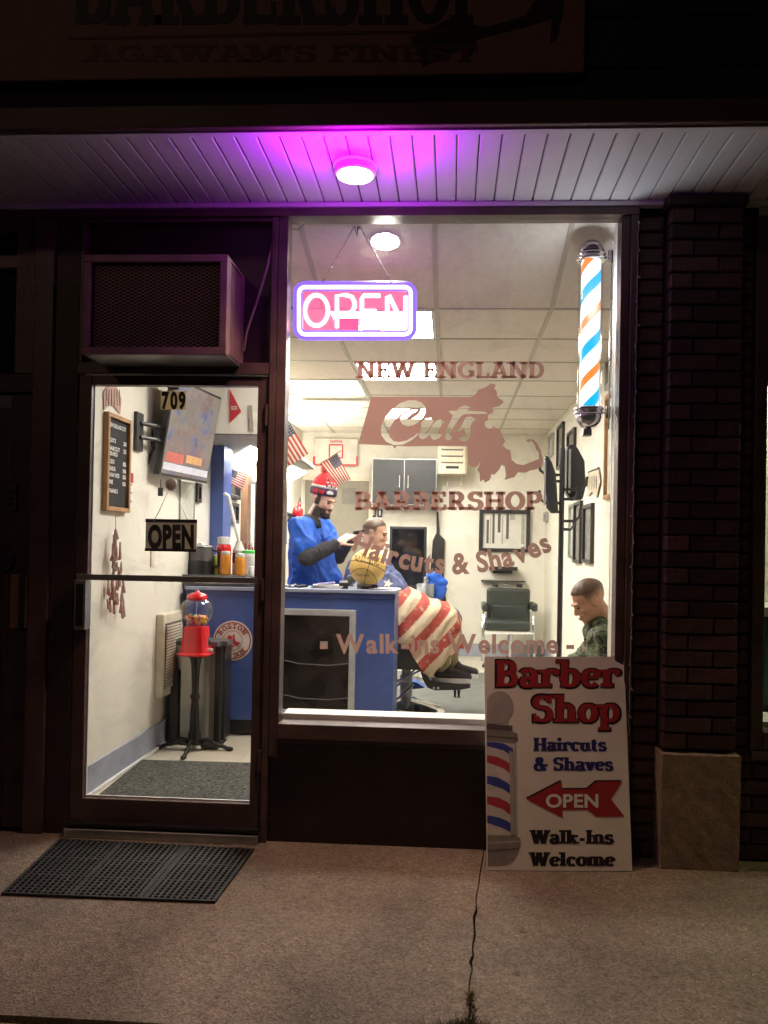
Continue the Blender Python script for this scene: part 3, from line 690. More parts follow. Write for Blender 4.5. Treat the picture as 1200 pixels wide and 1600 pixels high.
# ---- suspended ceiling: tiles laid in a grid, first row slopes up to the window head
cl_ = struct(G().box(RX0-.1, RX1+.1, .071, RY1+.1, CZ+.23, CZ+.26).done('ceiling', ceilt))
TX = .655; gx = [-.098+TX*k for k in (-2, -1, 0, 1)]; gx = [RX0]+[x for x in gx if x > RX0+.05]+[RX1]
TY0 = .86; gy = [TY0+TX*k for k in range(8)]; gy = [y for y in gy if y < RY1-.1]+[RY1]
troffers = {(1, 0): 0, (1, 2): 0, (1, 4): 0}
lx = [i for i in range(len(gx)-1) if abs(gx[i+1]+.098) < .01][0]   # column left of the centre line
TR = {(lx, 0), (lx, 2), (lx, 5), (lx-1, 3)}
for i in range(len(gx)-1):
    for j in range(len(gy)-1):
        if (i, j) in TR: continue
        G().box(gx[i]+.011, gx[i+1]-.011, gy[j]+.011, gy[j+1]-.011, CZ-.001, CZ+.012, b=.003).done('ceiling_tile', ceilt, cl_)
    # sloping tiles
    x0, x1 = gx[i]+.011, gx[i+1]-.011
    G().prism([(x0, .085, 2.93), (x1, .085, 2.93), (x1, TY0-.012, CZ+.0), (x0, TY0-.012, CZ+.0)], (0, .003, .012)).done('ceiling_tile', ceilt, cl_)
for x in gx[1:-1]:
    G().box(x-.0125, x+.0125, TY0, RY1, CZ-.006, CZ+.02).done('grid_bar', ceilg, cl_)
    G().prism([(x-.0125, .085, 2.924), (x+.0125, .085, 2.924), (x+.0125, TY0, CZ-.006), (x-.0125, TY0, CZ-.006)], (0, .004, .016)).done('grid_bar', ceilg, cl_)
for y in gy[:-1]:
    for i in range(len(gx)-1):
        G().box(gx[i]+.0127, gx[i+1]-.0127, y-.0125, y+.0125, CZ-.005, CZ+.02).done('grid_bar', ceilg, cl_)
panelm = mat('light_panel', (.9, .9, .85), .4, var=0, emit=(1, .96, .87), es=44)
names = {0: 'nearest the window', 2: 'second from the window', 3: 'over the left wall side', 5: 'deepest in the shop'}
for (i, j) in sorted(TR):
    x0, x1, y0, y1 = gx[i]+.013, gx[i+1]-.013, gy[j]+.013, gy[j+1]-.013
    t = thing('ceiling_light', 'square lit ceiling panel %s' % names[j], 'light', ((x0+x1)/2, (y0+y1)/2, CZ), 'lit panels in the ceiling')
    fr = G()
    for b in ((x0, x1, y0, y0+.02), (x0, x1, y1-.02, y1), (x0, x0+.02, y0+.02, y1-.02), (x1-.02, x1, y0+.02, y1-.02)): fr.box(b[0], b[1], b[2], b[3], CZ-.008, CZ+.012)
    fr.done('frame', white, t); G().box(x0+.0205, x1-.0205, y0+.0205, y1-.0205, CZ-.004, CZ+.008).done('diffuser', panelm, t)
# round downlight in the sloping tile
c = at(602, 375, Y=.42)
for _ in range(8): c = at(602, 375, Z=2.93-(c.y-.085)/(TY0-.085)*(2.93-CZ))
t = thing('downlight', 'small round recessed light in the sloping ceiling tile above the neon sign', 'light', c)
n_ = Vector((0, -(2.93-CZ), -(TY0-.085))).normalized(); u_ = Vector((1, 0, 0)); w_ = n_.cross(u_)
zc = 2.93-(c.y-.085)/(TY0-.085)*(2.93-CZ)
def disc(c, r, h, m, nm, t):
    ring = [c+u_*r*math.cos(q*math.pi/16)+w_*r*math.sin(q*math.pi/16) for q in range(32)]
    return G().prism([p+n_*.0 for p in ring], n_*h).done(nm, m, t)
cc = Vector((c.x, c.y, zc)); disc(cc+n_*.002, .075, .004, white, 'trim', t); disc(cc+n_*.0065, .062, .003, mat('downlight_lens', (.9, .9, .85), .4, var=0, emit=(1, .93, .85), es=170), 'lens', t)

# ---- dark entrance carpet and salon mats
q = [at(x, y, Z=FZ+.004) for x, y in ((222, 1189), (392, 1193), (392, 1252), (150, 1247))]
carp = mat('charcoal_carpet', (.1, .1, .088), .95, var=.75, scale=70, bump=1, bscale=300)
q[3].y = max(q[3].y, .1); q[2].y = max(q[2].y, .1); q[1].x = q[2].x = -.75
tag(G().prism(q, (0, 0, .008)).done('entrance_mat', carp, loc=q[3]), 'charcoal ribbed carpet mat just inside the glass door', 'mat')
sm = mat('salon_mat', (.11, .115, .105), .55, var=.2, scale=8, bump=.2)
mt = thing('salon_mat', 'wide grey rubber mat under the barber chair', 'mat', (-.1, 2.2, FZ))
a = at(760, 1046, Z=FZ); 
G().prism([(-1.4, 1.75, FZ+.001), (.62, 1.75, FZ+.001), (.62, 2.0, FZ+.001), (.42, 2.08, FZ+.001), (.42, 2.3, FZ+.001), (.62, 2.38, FZ+.001), (.62, 3.1, FZ+.001), (.4, 3.2, FZ+.001), (.4, 4.55, FZ+.001), (-1.4, 4.55, FZ+.001)], (0, 0, .012)).done('mat', sm, mt)

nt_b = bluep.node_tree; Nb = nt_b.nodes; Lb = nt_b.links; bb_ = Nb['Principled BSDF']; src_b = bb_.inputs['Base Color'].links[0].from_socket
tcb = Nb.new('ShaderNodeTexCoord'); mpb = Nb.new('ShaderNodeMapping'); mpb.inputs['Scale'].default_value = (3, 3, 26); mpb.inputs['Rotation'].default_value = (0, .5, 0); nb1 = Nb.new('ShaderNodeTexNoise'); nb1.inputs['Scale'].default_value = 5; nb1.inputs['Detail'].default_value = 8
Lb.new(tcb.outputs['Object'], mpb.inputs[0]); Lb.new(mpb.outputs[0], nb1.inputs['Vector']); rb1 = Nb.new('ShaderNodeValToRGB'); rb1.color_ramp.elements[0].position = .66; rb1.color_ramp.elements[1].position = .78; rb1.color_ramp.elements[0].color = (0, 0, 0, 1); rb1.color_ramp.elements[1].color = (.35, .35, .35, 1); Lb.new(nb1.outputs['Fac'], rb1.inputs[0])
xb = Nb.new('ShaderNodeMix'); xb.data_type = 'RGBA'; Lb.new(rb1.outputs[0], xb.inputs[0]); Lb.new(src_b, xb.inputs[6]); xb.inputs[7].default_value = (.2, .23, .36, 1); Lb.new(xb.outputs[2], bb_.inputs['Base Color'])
# ---- blue counter with framed cabinet door
ct = thing('counter', 'tall blue front counter with pale top edge and grey framed dark panel', 'counter', (-1.1, 1.75, FZ))
CY = 1.56; CX0, CX1 = -1.755, at(615, 1030, Y=1.56).x; CT = at(500, 926, Y=1.56).z
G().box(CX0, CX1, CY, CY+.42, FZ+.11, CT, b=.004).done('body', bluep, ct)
G().box(CX0+.02, CX1-.02, CY+.05, CY+.4, FZ+.001, FZ+.109).done('toe_kick', blackp, ct)
G().box(CX0-.01, CX1+.012, CY-.015, CY+.44, CT+.001, CT+.024, b=.004).done('countertop', mat('pale_blue_top', (.3, .34, .46), .35, var=.1), ct)
G().box(CX0, CX1+.004, CY-.008, CY-.0005, CT-.035, CT-.001, b=.002).done('edge_trim', bluedk, ct)
a = at(440, 1117, Y=CY); b = at(557, 953, Y=CY); a.x = -1.15
fr = mat('grey_frame', (.42, .44, .45), .4)
w9 = .042
for r in ((a.x, b.x, b.z-w9, b.z), (a.x, b.x, a.z, a.z+w9), (b.x-w9, b.x, a.z+w9+.0005, b.z-w9-.0005), (a.x, a.x+w9, a.z+w9+.0005, b.z-w9-.0005)):
    G().box(r[0], r[1], CY-.03, CY-.001, r[2], r[3], b=.004).done('panel_frame', fr, ct)
dkp = G().box(a.x+w9, b.x-w9, CY-.012, CY-.001, a.z+w9, b.z-w9).done('dark_panel', mat('dark_glass_panel', (.018, .015, .014), .16, var=.5, scale=5), ct)
for zf in (.1, .42): 
    zz = a.z+w9+(b.z-a.z)*zf; G().tube([(a.x+w9+.005, CY-.016, zz+.03), ((a.x+b.x)/2-.1, CY-.016, zz+.005), ((a.x+b.x)/2+.1, CY-.016, zz), (b.x-w9-.005, CY-.016, zz+.015)], .003, 6).done('rail', mat('dull_rail', (.1, .1, .1), .4), dkp)
p = at(506, 1005, Y=CY-.013); G().box(p.x-.025, p.x+.025, CY-.015, CY-.0125, p.z-.013, p.z+.013).done('label', mat('tag_grey', (.35, .3, .28), .5), dkp)
# red sox style roundel
rc = at(363.5, 1001, Y=CY-.004); rr = 31.5*(3.76+CY)/FPX
rs = thing('round_emblem', 'round white and red emblem on the counter front reading BOSTON RED SOX', 'sign', rc)
def rdisc(r, y, m, nm):
    ring = [(rc.x+r*math.cos(k*math.pi/24), y, rc.z+r*math.sin(k*math.pi/24)) for k in range(48)]
    return G().prism(ring, (0, .0015, 0)).done(nm, m, rs)
offw = mat('emblem_white', (.8, .74, .66), .5, var=.02); er = mat('emblem_red', (.5, .03, .04), .5, var=.03); er2 = mat('emblem_dark_red', (.3, .05, .045), .5, var=.03)
rdisc(rr, CY-.0035, offw, 'disc'); rdisc(rr*.93, CY-.0045, er2, 'outer_ring'); rdisc(rr*.87, CY-.0055, offw, 'band'); rdisc(rr*.5, CY-.0065, er2, 'inner_ring'); rdisc(rr*.475, CY-.0075, offw, 'centre')
fE = planeY(CY-.0095)
put('BOSTON', 'slab', fE, (0, 7.5, 44, 0), er2, rs, wt=.22, wn=.16, arc=(19, 363.5, 1001, -1))
put('RED SOX', 'slab', fE, (0, 7.5, 50, 0), er2, rs, wt=.22, wn=.16, arc=(26.5, 363.5, 1001, 1))
V = lambda L: [at(320+x/15, 960+y/15, Y=CY-.010) for x, y in L]
for L in ([(540, 510), (555, 480), (640, 510), (630, 590), (600, 640), (620, 690), (690, 750), (650, 805), (590, 790), (510, 735), (495, 660), (525, 600)], [(655, 480), (700, 470), (705, 580), (725, 630), (840, 665), (810, 725), (720, 725), (660, 690), (625, 650), (645, 590)]):
    q = V(L); mk('sock', q, [tuple(t) for t in geometry.tessellate_polygon([q])], er, rs)
for L in ([(800, 690), (845, 685), (835, 728), (800, 728)], [(650, 770), (690, 765), (680, 800), (650, 805)]):
    q = [v+Vector((0, -.0008, 0)) for v in V(L)]; mk('sock_toe', q, [tuple(t) for t in geometry.tessellate_polygon([q])], offw, rs)

# ---- gumball machine
gy_ = 1.17; gc = at(303, 1175, Y=gy_); gx_ = gc.x
gm_ = thing('gumball_machine', 'red gumball machine with glass globe on a black iron pedestal', 'gumball machine', (gx_, gy_, FZ))
iron = mat('cast_iron', (.022, .02, .018), .35, .5, var=.3, bump=.2); redg = mat('gloss_red', (.62, .012, .02), .22, var=.04, coat=.5)
zz = lambda py: at(303, py, Y=gy_).z
G().lathe((gx_, gy_, 0), [(.05, zz(1160)), (.036, zz(1155)), (.04, zz(1148)), (.03, zz(1140)), (.027, zz(1110)), (.022, zz(1092)), (.03, zz(1090)), (.03, zz(1086)), (.021, zz(1084)), (.022, zz(1070)), (.027, zz(1040)), (.034, zz(1030)), (.05, zz(1024))], 20).done('pedestal', iron, gm_, smooth=True)
for k in range(4):
    a_ = rad(-88+90*k); d = Vector((math.cos(a_), math.sin(a_), 0)); b0 = Vector((gx_, gy_, zz(1158)))
    lg = G().tube([b0+d*.02, b0+d*.08+Vector((0, 0, .012)), b0+d*.14-Vector((0, 0, .02)), b0+d*.175+Vector((0, 0, FZ-b0.z+.03)), b0+d*.21+Vector((0, 0, FZ-b0.z+.014))], .013, 8, radii=[.016, .014, .013, .012, .013]).done('leg', iron, gm_, smooth=True)
    G().ell(b0+d*.22+Vector((0, 0, FZ-b0.z+.013)), (.026, .018, .014), 12, 8, Matrix.Rotation(a_, 3, 'Z')).done('foot', iron, lg, smooth=True)
zb0, zb1 = zz(1022), zz(978)
def sqr(h, w, n=24, rnd=.35):
    out = []
    for q in range(n):
        a_ = q*2*math.pi/n+math.pi/n; c_, s_ = math.cos(a_), math.sin(a_); k = (abs(c_)**4+abs(s_)**4)**-.25
        out.append((gx_+w*c_*k, gy_+w*s_*k, h))
    return out
g = G(); prof = [(zb0-.004, .104), (zb0+.01, .106), (zb0+.014, .088), (zb0+.05, .082), (zb1-.012, .07), (zb1, .068), (zb1+.004, .055)]
vs = []; 
for h, w_2 in prof: vs += sqr(h, w_2)
n = 24; g.add(vs, [(i*n+q, i*n+(q+1) % n, (i+1)*n+(q+1) % n, (i+1)*n+q) for i in range(len(prof)-1) for q in range(n)]+[tuple(range(n-1, -1, -1)), tuple((len(prof)-1)*n+q for q in range(n))])
g.done('body', redg, gm_, smooth=False, bevel=.002)
G().box(gx_+.03, gx_+.085, gy_-.02, gy_+.02, zb0+.05, zb0+.11, b=.006).done('coin_mechanism', chrome, gm_)
G().lathe((gx_+.095, gy_, zb0+.02), [(.02, -.012), (.02, .014)], 14, axis='X').done('chute_flap', chrome, gm_)
zg0, zg1 = zz(978), zz(936)
G().lathe((gx_, gy_, 0), [(.052, zg0), (.06, zg0+.012), (.088, zg0+.05), (.1, zg0+.09), (.1, zg0+.115), (.086, zg0+.15), (.062, zg1-.002)], 32, cap=False).done('globe', glass_mat('globe_glass', (.9, .91, .92), refl=.85, rim=.8, power=2.2), gm_, smooth=True)
G().lathe((gx_, gy_, 0), [(.004, zg0), (.004, zg1)], 8).done('rod', chrome, gm_)
G().lathe((gx_, gy_, 0), [(.066, zg1-.006), (.064, zg1+.012), (.058, zg1+.03), (.03, zg1+.04), (.014, zg1+.042), (.014, zg1+.05), (.006, zg1+.054)], 28).done('lid', redg, gm_, smooth=True)
gcol = [mat('gumball_'+n_, c_, .3, var=0) for n_, c_ in (('orange', (.8, .2, .03)), ('white', (.85, .8, .7)), ('green', (.05, .35, .08)), ('red', (.6, .03, .03)), ('yellow', (.85, .6, .05)), ('pink', (.8, .3, .35)))]
pl_ = []
for k in range(2000):
    if len(pl_) > 34: break
    h = zg0+.018+random.random()*.045; rmax = .058+(h-zg0-.01)*.55-.014; a_ = random.random()*6.28; r_ = rmax*math.sqrt(random.random())
    p = Vector((gx_+r_*math.cos(a_), gy_+r_*math.sin(a_), h))
    if all((p-o_).length > .022 for o_ in pl_): pl_.append(p)
for p in pl_: G().ell(p, .0125, 12, 8).done('gumball', random.choice(gcol), gm_, smooth=True)

# ---- pedal bin behind it
bx_, by_ = at(313, 1100, Y=1.36).x, 1.40
bn = thing('pedal_bin', 'grey steel step bin with black lid behind the gumball stand', 'bin', (bx_, by_, FZ))
zt = at(313, 1002, Y=1.3).z
def rbox(x0, x1, y0, y1, z0, z1, r, nm, m, t, sm=False):
    bm = bmesh.new(); bmesh.ops.create_cube(bm, size=1)
    for v in bm.verts: v.co = Vector(((x0+x1)/2+v.co.x*(x1-x0), (y0+y1)/2+v.co.y*(y1-y0), (z0+z1)/2+v.co.z*(z1-z0)))
    ed = [e for e in bm.edges if abs(e.verts[0].co.z-e.verts[1].co.z) > .5*(z1-z0)]
    bmesh.ops.bevel(bm, geom=ed, offset=r, segments=5, affect='EDGES')
    bmesh.ops.bevel(bm, geom=[e for e in bm.edges if e.calc_face_angle(0) > .9], offset=.003, segments=2, affect='EDGES')
    return G().bm(bm).done(nm, m, t)
hw = .155
rbox(bx_-hw, bx_+hw-.05, by_-.12, by_+.1, FZ+.03, zt-.03, .05, 'body', mat('bin_steel', (.42, .4, .36), .32, .75, var=.08, scale=3), bn)
rbox(bx_+hw-.055, bx_+hw+.012, by_-.1, by_+.1, FZ+.03, zt-.03, .025, 'side_cover', blackp, bn)
rbox(bx_-hw-.008, bx_+hw+.025, by_-.13, by_+.11, zt-.03, zt+.0, .05, 'lid', mat('bin_lid', (.1, .1, .11), .35), bn)
rbox(bx_-hw+.005, bx_+hw-.01, by_-.115, by_+.1, FZ+.001, FZ+.03, .04, 'base', blackp, bn)
G().box(bx_+.06, bx_+.17, by_-.22, by_-.12, FZ+.012, FZ+.03, b=.006).done('pedal', blackp, bn)

# ---- wall heater, switch, outlet on the left wall
y0, y1 = onL(243, 1000).y, onL(271, 1000).y+.02; z0, z1 = onL(243, 1090).z, onL(243, 960).z
hh = thing('wall_heater', 'white louvred wall heater low on the left wall behind the door', 'heater', (RX0, (y0+y1)/2, z0))
G().box(RX0, RX0+.05, y0, y1, z0, z1, b=.008).done('case', creampl, hh)
G().box(RX0+.05, RX0+.056, y0+.03, y1-.03, z0+.05, z1-.06).done('backing', mat('heater_dark', (.12, .11, .1), .6), hh)
for k in range(22):
    zz_ = z0+.055+k*(z1-z0-.12)/22; G().box(RX0+.0565, RX0+.064, y0+.03, y1-.03, zz_, zz_+.011).done('louvre', creampl, hh)
def wallplate(nm, label, c, wall, w=.07, h=.115, m=creampl, kind='outlet'):
    s = 1 if wall == 'L' else -1; t = thing(nm, label, kind, c); x0 = RX0 if wall == 'L' else RX1
    G().box(x0, x0+s*.008, c.y-w/2, c.y+w/2, c.z-h/2, c.z+h/2, b=.002).done('plate', m, t)
    for dz_ in (-.022, .022): G().box(x0+s*.0085, x0+s*.011, c.y-.012, c.y+.012, c.z+dz_-.013, c.z+dz_+.013, b=.001).done('socket', white, t)
wallplate('outlet', 'cream wall outlet on the left wall below the hanging open plate', onL(238, 870), 'L')
p = onL(262, 1115); tag(G().box(RX0+.032, RX0+.1, 1.28, 1.4, FZ+.001, .55, b=.01).done('boot_tray', blackp, loc=(RX0+.06, 1.34, FZ)), 'narrow black bin standing between the wall and the steel bin', 'bin')

# ---- letter board, notice, hat banner, red charm on the left wall
ya, yb = onL(160, 720).y, onL(197, 720).y; zt_, zb_ = onL(160, 642).z, onL(160, 797).z
lb = thing('letter_board', 'tall wood framed black price board on the left wall', 'letter board', (RX0, ya, zb_))
wood = mat('oak_frame', (.42, .22, .09), .5, var=.25, scale=14); lbk = mat('felt_black', (.03, .03, .032), .9)
for r in ((ya, ya+.022, zb_, zt_), (yb-.022, yb, zb_, zt_), (ya+.0225, yb-.0225, zt_-.022, zt_), (ya+.0225, yb-.0225, zb_, zb_+.022)): G().box(RX0, RX0+.03, r[0], r[1], r[2], r[3], b=.002).done('frame', wood, lb)
G().box(RX0, RX0+.012, ya+.022, yb-.022, zb_+.022, zt_-.022).done('felt', lbk, lb)
rows = [(.9, .08, .9), (.73, .06, .4), (.64, .06, .62), (.58, .1, .5), (.49, .06, .35), (.41, .06, .42), (.34, .06, .62), (.26, .06, .3), (.16, .08, .55)]
chars = ['NEW ENGLAND CUTS', 'CUTS', 'HAIRCUT', 'BEARD', 'KIDS', 'SENIOR', 'SHAVES', 'LINE', 'THANKS']
Hh = zt_-zb_-.044; Ww = yb-ya-.05
fB = lambda u, v: Vector((RX0+.0135, u, v))
for (fz, s0, s1), w_t in zip(rows, chars):
    zc_ = zb_+.022+Hh*fz; put(w_t, 'sans', fB, (ya+.028+Ww*s0, zc_, ya+.028+Ww*s1, zc_+.022), white, lb, name='letter_row', joined=True, off=.03, eps=Vector((.0001, 0, 0)))
for fz, w_t in ((.73, '20'), (.64, '25'), (.49, '15'), (.41, '18'), (.34, '15'), (.26, '10')):
    zc_ = zb_+.022+Hh*fz; put(w_t, 'sans', fB, (ya+.028+Ww*.8, zc_, ya+.028+Ww*.97, zc_+.022), white, lb, name='price', joined=True, off=.03, eps=Vector((.0001, 0, 0)))
ya2, yb2 = onL(193, 760).y, onL(207, 760).y
nt_ = thing('wall_notice', 'small red headed paper notice on the left wall beside the price board', 'notice', (RX0, ya2, 1.5))
z0, z1 = onL(200, 791).z, onL(200, 738).z
G().box(RX0, RX0+.003, ya2, yb2, z0, z1).done('paper', white, nt_); G().box(RX0+.0035, RX0+.0045, ya2, yb2, z1-.055, z1).done('heading', er, nt_)
for k, f_ in enumerate((.62, .5, .38, .24, .12)): G().box(RX0+.0035, RX0+.0042, ya2+.015, yb2-.015-.02*(k % 2), z0+(z1-z0)*f_, z0+(z1-z0)*f_+.012).done('print_line', mat('print_grey', (.3, .3, .3), .6) if k == 0 else bpy.data.materials['print_grey'], nt_)
L = [(160, 612), (166, 604), (180, 604), (188, 622), (186, 647), (176, 634), (168, 633), (161, 641)]
q = [onL(a, b)+Vector((.004, 0, 0)) for a, b in L]
hb = thing('hat_pennant', 'reddish grey cap shaped paper pennant above the price board', 'pennant', q[0])
G().prism(q, (.003, 0, 0)).done('paper', mat('faded_red_paper', (.5, .33, .28), .7, var=.15), hb)
for k in range(6):
    a, b = onL(164+k*4, 608), onL(163+k*4.4, 634); G().tube([a+Vector((.009, 0, 0)), b+Vector((.009, 0, 0))], .0018, 4).done('rib', mat('faded_rib', (.3, .15, .14), .7) if k == 0 else bpy.data.materials['faded_rib'], hb)
g = G(); rng = random.Random(3)
for k in range(46):
    f_ = rng.random(); py = 826+f_*126; px = 171+ (rng.random()-.5)*(6+20*min(1, f_*1.4)); c = onL(px, py)+Vector((.02+rng.random()*.03, 0, 0))
    l_ = .03+rng.random()*.06; g.cone(c, .004, c+Vector((rng.uniform(-.01, .01), rng.uniform(-.012, .012), -l_)), .0085, 6)
g.tube([onL(172, 806)+Vector((.03, 0, 0)), onL(172, 830)+Vector((.03, 0, 0))], .002, 5)
tag(g.done('hanging_charm', mat('faded_red_strands', (.4, .13, .12), .7, var=.4, scale=20, col2=(.42, .36, .3)), loc=onL(171, 890)+Vector((.03, 0, 0))), 'long bundle of faded red strands hanging on the left wall below the price board', 'wall hanging')

# ---- television on a wall arm, screen turned to the right
tv = thing('television', 'tilted wall television showing a game above the counter', 'television', at(285, 745, Y=1.3))
P0 = at(251, 738, Y=.95); P1 = at(323, 752, Y=1.62); up = Vector((.16, .02, 1)).normalized(); ux = (P1-P0).normalized(); up = (up-ux*up.dot(ux)).normalized(); nn_ = ux.cross(up)
if nn_.x < 0: nn_ = -nn_
Wt = (P1-P0).length; Ht = .56
def tvq(u, v, d=0): return P0+ux*Wt*u+up*Ht*v+nn_*d
cn_ = (tvq(0, 0)+tvq(1, 1))/2
G().obox(cn_-nn_*.02, ux, up, nn_, Wt/2+.012, Ht/2+.015, .018).done('casing', blackp, tv)
G().obox(cn_-nn_*.052, ux, up, nn_, Wt/2*.7, Ht/2*.6, .014).done('back_cover', blackp, tv)
# screen picture: coloured patches on the flat screen
scr = bpy.data.materials.new('tv_picture'); scr.use_nodes = True; n4 = scr.node_tree; b4 = n4.nodes['Principled BSDF']
b4.inputs['Base Color'].default_value = (.02, .02, .02, 1); b4.inputs['Roughness'].default_value = .15
tc = n4.nodes.new('ShaderNodeTexCoord'); vo = n4.nodes.new('ShaderNodeTexNoise'); vo.inputs['Scale'].default_value = 7; vo.inputs['Detail'].default_value = 4; vo.inputs['Distortion'].default_value = 1.2
rp = n4.nodes.new('ShaderNodeValToRGB'); rp.color_ramp.interpolation = 'B_SPLINE'
cols = [(.28, (.10, .12, .3)), (.40, (.35, .38, .62)), (.47, (.5, .42, .38)), (.53, (.45, .33, .2)), (.6, (.55, .5, .52)), (.7, (.5, .12, .08))]
while len(rp.color_ramp.elements) < len(cols): rp.color_ramp.elements.new(.5)
for e, (p_, c_) in zip(rp.color_ramp.elements, cols): e.position = p_; e.color = (*c_, 1)
n4.links.new(tc.outputs['Object'], vo.inputs['Vector']); n4.links.new(vo.outputs['Fac'], rp.inputs[0]); n4.links.new(rp.outputs[0], b4.inputs['Emission Color']); b4.inputs['Emission Strength'].default_value = .5
mk('screen', [tvq(0, 0, .001), tvq(1, 0, .001), tvq(1, 1, .001), tvq(0, 1, .001)], [(0, 1, 2, 3)], scr, tv)
def patch(us, col, e, d, nm='picture_patch'):
    m = mat('picture_%d' % len(bpy.data.materials), col, .3, var=.15, scale=25, emit=col, es=e); mk(nm, [tvq(u, v, d) for u, v in us], [tuple(range(len(us)))], m, tv)
patch([(.02, .04), (.98, .04), (.98, .12), (.02, .12)], (.5, .5, .55), .5, .0015)
patch([(.05, .13), (.4, .13), (.4, .24), (.05, .24)], (.4, .1, .08), .5, .0016)
patch([(.45, .16), (.8, .16), (.8, .25), (.45, .25)], (.5, .28, .12), .5, .0016)
ar = thing('tv_bracket', 'black jointed wall bracket with hanging cables behind the television', 'bracket', onL(225, 670))
wq = onL(214, 672); G().box(RX0, RX0+.02, wq.y-.05, wq.y+.05, wq.z-.12, wq.z+.1, b=.003).done('wall_plate', blackp, ar)
bc = cn_-nn_*.07
for dz_ in (-.04, .04):
    G().tube([wq+Vector((.02, 0, dz_)), wq+Vector((.07, .1, dz_)), Vector((bc.x, bc.y-.1, wq.z+dz_))], .012, 8).done('arm', blackp, ar)
G().obox(Vector((bc.x+.0, bc.y-.1, wq.z)), ux, up, nn_, .06, .14, .008).done('head_plate', blackp, ar)
for k in range(5):
    a = at(228+k*4, 650+k*4, Y=1.0)+Vector((-.03, 0, 0)); b = at(236+k*2, 735-k*6, Y=.95)+Vector((-.04, 0, 0))
    G().tube([a, (a+b)/2+Vector((random.uniform(-.05, .05), 0, -.05)), b, b+Vector((.03, 0, .05))], .005, 6).done('cable', blackp, ar)
# thermostat-ish cable weight hanging below
g = G(); c = at(251, 762, Y=.95); g.tube([c+Vector((0, 0, .05)), c], .003, 5); g.box(c.x-.014, c.x+.014, c.y-.01, c.y+.01, c.z-.05, c.z, b=.003)
g.done('cable_plug', blackp, ar)
# ============================================================ rubber mat outside the door
c0, c1, c2, c3 = [at(x, y, Z=GZ+.012) for x, y in ((0, 1395), (337, 1408), (399, 1325), (92, 1309))]
def mq(u, v, z=0): return c0.lerp(c1, u).lerp(c3.lerp(c2, u), v)+Vector((0, 0, z))
g = G(); NU, NV = 34, 22
def strip(u0, u1, v0, v1, zt, zb):
    vs = [mq(u0, v0, zt), mq(u1, v0, zt), mq(u1, v1, zt), mq(u0, v1, zt)]; vs += [v+Vector((0, 0, zb-zt)) for v in vs]
    g.add(vs, [(0, 1, 2, 3), (7, 6, 5, 4), (0, 4, 5, 1), (1, 5, 6, 2), (2, 6, 7, 3), (3, 7, 4, 0)])
for i in range(NU+1):
    u = .012+i*(.976/NU); w_ = .018 if i in (11, 22, 23) else .009 if i not in (0, NU) else .012
    strip(u-w_/1.6, u+w_/1.6, 0.004, .996, 0, -.0115)
for j in range(NV+1):
    v = .015+j*(.97/NV); w_ = .02 if j in (7, 14) else .011 if j not in (0, NV) else .016
    strip(0.003, .997, v-w_/1.6, v+w_/1.6, -.0012, -.0116)
tag(g.done('rubber_door_mat', blackm, loc=c0), 'black perforated rubber mat lying outside the glass door', 'mat')

# ============================================================ leaning sign board
bl = at(761, 1360, Z=GZ); brr = at(988, 1361, Z=GZ); tl = at(757, 1026, Y=-.075); tr = at(975, 1026, Y=-.075)
un = (brr-bl).cross(tl-bl).normalized()
if un.y > 0: un = -un
def fS_(d=0):
    def f(u, v):
        q = at(u, v, Y=0); r = q-CAM; t = (bl-CAM).dot(un)/r.dot(un); return CAM+r*t+un*d
    return f
s0_ = fS_()
ss = thing('sidewalk_sign', 'white standing board with red Barber Shop lettering leaning beside the window', 'sign', bl)
boardm = mat('white_board', (.8, .73, .69), .5, var=.06, scale=5)
cor = [s0_(761, 1360), s0_(988, 1361), s0_(975, 1026), s0_(757, 1026)]
G().prism(cor, -un*.01).done('board', boardm, ss)
c4 = lambda x, y: (740+x/4.323, 1010+y/4.323)
sred = mat('sign_red', (.36, .03, .035), .5, var=.06); sblk = mat('sign_black', (.02, .012, .02), .5, var=0); snavy = mat('sign_navy', (.03, .03, .17), .5, var=.05)
def st(txt, x0, b, x1, t, m, d, **k):
    (u0, v0), (u1, v1) = c4(x0, b), c4(x1, t); put(txt, 'slab', fS_(d), (u0, v0, u1, v1), m, ss, eps=un*.00012, **k)
st('Barber', 128, 280, 992, 86, sblk, .0008, wt=.28, wn=.16, sw=.12); st('Barber', 138, 273, 984, 94, sred, .003, wt=.215, wn=.11, sw=.11)
st('Shop', 382, 518, 992, 318, sblk, .0008, wt=.28, wn=.16, sw=.12); st('Shop', 390, 510, 984, 328, sred, .003, wt=.215, wn=.11, sw=.11)
st('Haircuts', 403, 705, 897, 617, snavy, .001, wt=.29, wn=.13, sw=.1); st('& Shaves', 408, 838, 942, 748, snavy, .001, wt=.28, wn=.13, sw=.1)
st('Walk-Ins', 385, 1332, 945, 1240, sblk, .001, wt=.29, wn=.14, sw=.1); st('Welcome', 380, 1482, 955, 1390, sblk, .001, wt=.29, wn=.14, sw=.1)
def sp(pts, m, d, nm):
    q = [fS_(d)(*c4(x, y)) for x, y in pts]; return mk(nm, q, [tuple(t) for t in geometry.tessellate_polygon([q])], m, ss)
ar = [(355, 1028), (592, 905), (592, 962), (765, 960), (825, 910), (1002, 908), (925, 1028), (1015, 1145), (825, 1148), (765, 1100), (598, 1100), (598, 1155)]
sp([(x-4, y-6) for x, y in ar], sblk, .0008, 'arrow_edge'); sp([(x+3, y+4) for x, y in ar], sred, .0016, 'arrow')
